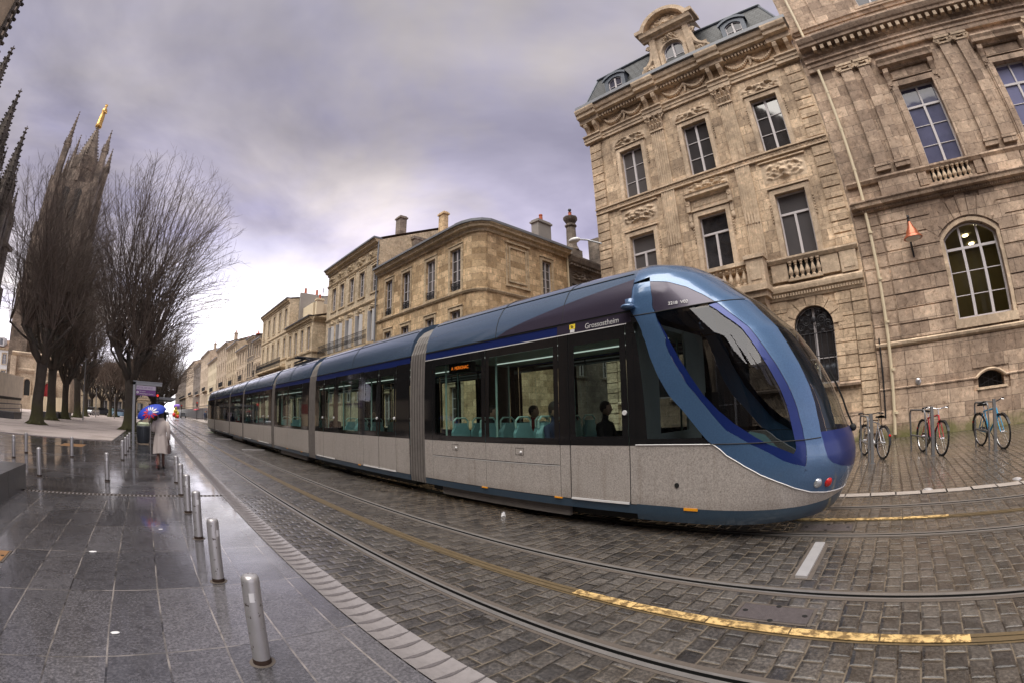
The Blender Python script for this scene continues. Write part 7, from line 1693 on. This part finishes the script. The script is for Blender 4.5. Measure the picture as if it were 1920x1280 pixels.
co = lbuild(mb, 'raincoat', M['coat'], WP, smooth=True); mb = MB(); mb.grid([[(.168*math.cos(a),.133*math.sin(a)+.005,z) for a in [2*PI*k/32 for k in range(33)]] for z in (.945,.99)]); mb.box(-.03,.03,-.142,-.128,.94,.995); lbuild(mb, 'belt', M['coat'], co)
mb = MB(); mb.grid([[(.09*math.cos(a)*(1.35-h*.35),.08*math.sin(a)*(1.35-h*.35)+.005,1.32+.075*h) for a in [2*PI*k/24 for k in range(25)]] for h in (0,.5,1)]); lbuild(mb, 'collar', M['coat'], co, smooth=True)
mb = MB(); mb.sphere((0,.045,1.485), .088, 14, 10, (.86,1.0,1.22)); mb.sphere((0,.135,1.47), .016, 6, 4); 
for s in (-1,1): mb.sphere((s*.078,.04,1.48), .022, 6, 5, (.4,.8,1.2)); mb.sphere((s*.03,.125,1.50), .011, 6, 4)
mb.box(-.02,.02,.125,.131,1.435,1.442); lbuild(mb, 'head', M['skin'], WP, smooth=True); mb = MB(); mb.sphere((0,.015,1.51), .105, 16, 12, (.93,1.0,1.12)); mb.sphere((0,-.03,1.44), .085, 12, 8, (.9,.8,1.0)); lbuild(mb, 'hair', M['hair'], WP, smooth=True)
for (x, y, rx) in ((-.065,-.15,-55),(.065,.13,0)):
    mb = MB(); mb.grid([[(w*(.036 if k < 4 else .03)*(1 if k not in (0,6) else .5), -.08+.24*k/6, .008+(.075-.012*k if k < 3 else .035)*(1-abs(w)*.35)*((w != -1.01))) for w in (-1,-.5,0,.5,1)] for k in range(7)]); mb.grid([[(w*(.036 if k < 4 else .03)*(1 if k not in (0,6) else .5), -.08+.24*k/6, .0) for w in (-1,1)] for k in range(7)])
    for w in (-1,1): mb.grid([[(w*(.036 if k < 4 else .03)*(1 if k not in (0,6) else .5), -.08+.24*k/6, z*(.008+(.075-.012*k if k < 3 else .035)*.65)) for k in range(7)] for z in (0,1)])
    mb.box(-.018,.018,-.075,-.04,-.02 if rx else .0,.01)
    o = lbuild(mb, 'shoe', M['shoe'], WP, smooth=False); o.location = (x, y-.02, .06 if rx else .012); o.rotation_euler = (R(rx),0,0)
UM = thing('umbrella', 'bright blue umbrella printed with a red and white flower, tilted over the woman', 'umbrella', (.10,13.98,1.08)); UM.rotation_euler = (R(10), R(-20), 0); UM.scale = (.9,.9,.95)
mb = MB(); n = 8; rows = []
for q in range(9):
    th = q/8; rr_ = .50*math.sin(th*PI/2*.98); zz = .68-.27*(1-math.cos(th*PI/2*.98)); row = []
    for k in range(n*4+1):
        a = 2*PI*k/(n*4); sag = .055*th**2*abs(math.sin(a*n/2)); row.append(((rr_-sag*.5)*math.cos(a), (rr_-sag*.5)*math.sin(a), zz+sag*.35))
    rows.append(row)
mb.grid(rows); cn = lbuild(mb, 'canopy', M['umb_blue'], UM, smooth=True)
def on_can(a, th, off=.006): 
    rr_ = .50*math.sin(th*PI/2*.98); zz = .68-.27*(1-math.cos(th*PI/2*.98)); return ((rr_+off)*math.cos(a), (rr_+off)*math.sin(a), zz+off*1.6)
for m, ks in (('umb_red', range(0,7)), ('umb_white', range(7,12))):
    mb = MB()
    for k in ks:
        an = 2*PI*k/12+2.3; c0 = (R(-96), .66)
        for j in range(6):
            d0, d1, w0, w1 = .08+.21*j/6, .08+.21*(j+1)/6, .03*math.sin(PI*(j+.25)/6.5), .03*math.sin(PI*(j+1.25)/6.5)
            def P(d, w): x = d*math.cos(an)-w*math.sin(an); y = d*math.sin(an)+w*math.cos(an); return on_can(c0[0]+x*2.2, c0[1]-y*1.6)
            mb.poly([P(d0,-w0),P(d1,-w1),P(d1,w1),P(d0,w0)])
    lbuild(mb, 'print', M[m], cn)
mb = MB(); mb.tube([(0,0,-.03),(0,0,.74)], .008, 6); mb.tube([(0,0,-.03),(0,.0,-.12)], .016, 8)
for k in range(n): a = 2*PI*k/n; mb.tube([(0,0,.62),(.25*math.cos(a),.25*math.sin(a),.60),(.48*math.cos(a),.48*math.sin(a),.42)], .003, 3)
lbuild(mb, 'shaft', M['iron'], UM)
HB = thing('handbag', 'small dark brown handbag hanging from the hand of the woman', 'handbag', (.46,13.78,.42)); mb = MB(); mb.grid([[((.045+.02*math.sin(PI*z_))*math.copysign(abs(math.cos(a))**.6, math.cos(a)), (.13-.03*z_)*math.copysign(abs(math.sin(a))**.6, math.sin(a)), .22*z_) for a in [2*PI*k/20 for k in range(21)]] for z_ in (0,.1,.5,.9,1)]); mb.poly([((.045)*math.copysign(abs(math.cos(a))**.6, math.cos(a)), .13*math.copysign(abs(math.sin(a))**.6, math.sin(a)), 0) for a in [2*PI*k/20 for k in range(20)]]); lbuild(mb, 'pouch', M['bag'], HB, smooth=True); mb = MB(); mb.tube([(0,-.08,.2),(0,-.07,.29),(0,0,.33),(0,.07,.29),(0,.08,.2)], .009, 6); lbuild(mb, 'handle', M['bag'], HB)
CAMROT = (0.770569, 0.164323, -0.022879); SUN_E = 2.6; EXPO = 1.24
# ------------------------------------------------------------------ camera, sky, light
FPX, KK, YAW, PIT, ROL, HC = 865.7937, -.0132875, CAMROT[0], CAMROT[1], CAMROT[2], 1.5461
cd = bpy.data.cameras.new('camera'); cam = bpy.data.objects.new('camera', cd); C.objects.link(cam); bpy.context.scene.camera = cam
cd.type = 'PANO'; cd.sensor_fit = 'HORIZONTAL'; cd.sensor_width = 36; cd.sensor_height = 36*682/1024; cd.clip_start = .05; cd.clip_end = 4000
bpy.context.scene.render.engine = 'CYCLES'
pn = cd if hasattr(cd, 'panorama_type') else cd.cycles
pn.panorama_type = 'FISHEYE_LENS_POLYNOMIAL'; pn.fisheye_fov = PI
fm = FPX*36/1920
pn.fisheye_polynomial_k0 = 0; pn.fisheye_polynomial_k1 = -1/fm; pn.fisheye_polynomial_k2 = 0; pn.fisheye_polynomial_k3 = -KK/fm**3; pn.fisheye_polynomial_k4 = 0
cy, sy, cp, sp_ = math.cos(YAW), math.sin(YAW), math.cos(PIT), math.sin(PIT)
f = Vector((sy*cp, cy*cp, sp_)); rt = Vector((cy, -sy, 0)); up = rt.cross(f); cr, sr = math.cos(ROL), math.sin(ROL)
r2 = rt*cr+up*sr; u2 = -rt*sr+up*cr
cam.matrix_world = Matrix(((r2.x,u2.x,-f.x,0),(r2.y,u2.y,-f.y,0),(r2.z,u2.z,-f.z,HC),(0,0,0,1)))
SUN_EL, SUN_AZ = R(62), R(-105)      # azimuth from +Y towards +X: the light comes from over the cathedral
w = bpy.data.worlds.new('World'); bpy.context.scene.world = w; w.use_nodes = True; nt = w.node_tree
bg = nt.nodes['Background']; bg.inputs[1].default_value = .10
def wn(t): return nt.nodes.new(t)
def wl(a, b): nt.links.new(a, b)
sky = wn('ShaderNodeTexSky'); sky.sky_type = 'NISHITA'; sky.sun_disc = False; sky.sun_elevation = SUN_EL; sky.sun_rotation = SUN_AZ
tc_ = wn('ShaderNodeTexCoord'); sep = wn('ShaderNodeSeparateXYZ'); wl(tc_.outputs['Generated'], sep.inputs[0])
# flatten the cloud deck: project the view direction on a layer
def wm(op, a, b=None, cl=False):
    x = wn('ShaderNodeMath'); x.operation = op; x.use_clamp = cl
    for i, v in ((0,a),(1,b)):
        if v is None: continue
        if hasattr(v,'is_linked'): wl(v, x.inputs[i])
        else: x.inputs[i].default_value = v
    return x.outputs[0]
def wramp(fac, stops):
    x = wn('ShaderNodeValToRGB'); e = x.color_ramp.elements
    while len(e) < len(stops): e.new(.5)
    for i, (p, c) in enumerate(stops): e[i].position = p; e[i].color = tuple(c)+(1,)
    wl(fac, x.inputs[0]); return x.outputs[0]
def wmix(fac, a, b, mode='MIX'):
    x = wn('ShaderNodeMix'); x.data_type = 'RGBA'; x.blend_type = mode
    for s_, v in ((x.inputs[0],fac),(x.inputs[6],a),(x.inputs[7],b)):
        if hasattr(v,'is_linked'): wl(v, s_)
        elif hasattr(v,'__len__'): s_.default_value = tuple(v)+(1,)
        else: s_.default_value = v
    return x.outputs[2]
zz = wm('MAXIMUM', sep.outputs[2], .0); dv = wm('ADD', zz, .22); cb = wn('ShaderNodeCombineXYZ'); wl(wm('DIVIDE', sep.outputs[0], dv), cb.inputs[0]); wl(wm('DIVIDE', sep.outputs[1], dv), cb.inputs[1])
def wnoise(scale, det, rough, off=0):
    m = wn('ShaderNodeVectorMath'); m.operation = 'ADD'; wl(cb.outputs[0], m.inputs[0]); m.inputs[1].default_value = (off, off*.7, 0)
    x = wn('ShaderNodeTexNoise'); x.inputs['Scale'].default_value = scale; x.inputs['Detail'].default_value = det; x.inputs['Roughness'].default_value = rough; x.inputs['Distortion'].default_value = .35; wl(m.outputs[0], x.inputs['Vector']); return x.outputs['Fac']
n1 = wnoise(.95, 6, .54, 3.1); n2 = wnoise(1.3, 5, .55, 11.7); n3 = wnoise(.5, 2, .5, 7.3)
# bright band at the horizon over the street, darker lilac-grey deck overhead (radiance / 0.1)
base = wramp(zz, [(0.0,(7.6,7.3,8.0)),(.13,(6.3,5.95,6.9)),(.28,(3.7,3.4,4.3)),(.55,(2.1,1.95,2.35)),(1.0,(1.5,1.43,1.58))])
shade = wramp(n1, [(.32,(.48,.47,.54)),(.49,(.90,.89,.93)),(.67,(1.42,1.40,1.40))]); c = wmix(1, base, shade, 'MULTIPLY')
c = wmix(wm('MULTIPLY', wramp(n2, [(.42,(0,0,0)),(.6,(1,1,1))]), .8), c, wmix(1, c, (1.22,1.18,.88), 'MULTIPLY'))
# the gap of bright sky low over the street
dx = wm('SUBTRACT', sep.outputs[0], .20); dy = wm('SUBTRACT', sep.outputs[1], .96); d2 = wm('ADD', wm('MULTIPLY', dx, dx), wm('ADD', wm('MULTIPLY', dy, dy), wm('MULTIPLY', sep.outputs[2], sep.outputs[2])))
c = wmix(wm('SUBTRACT', 1, wm('MULTIPLY', wm('SQRT', d2), 2.6), True), c, (10.5,10.2,11.0))
allc = wmix(.93, sky.outputs[0], c); wl(allc, bg.inputs[0])
sn = bpy.data.lights.new('sun', 'SUN'); sn.energy = SUN_E; sn.angle = R(65); sn.color = (1,.94,.86); so_ = bpy.data.objects.new('sun', sn); C.objects.link(so_)
sd = Vector((math.sin(SUN_AZ)*math.cos(SUN_EL), math.cos(SUN_AZ)*math.cos(SUN_EL), math.sin(SUN_EL))); so_.rotation_euler = sd.to_track_quat('Z','Y').to_euler()
sc = bpy.context.scene; sc.view_settings.view_transform = 'Standard'; sc.view_settings.look = 'None'; sc.view_settings.exposure = EXPO; sc.view_settings.gamma = 1
sc.cycles.max_bounces = 6; sc.cycles.transparent_max_bounces = 16; sc.cycles.use_denoising = True; sc.cycles.sample_clamp_indirect = 6; sc.cycles.caustics_reflective = False; sc.cycles.caustics_refractive = False
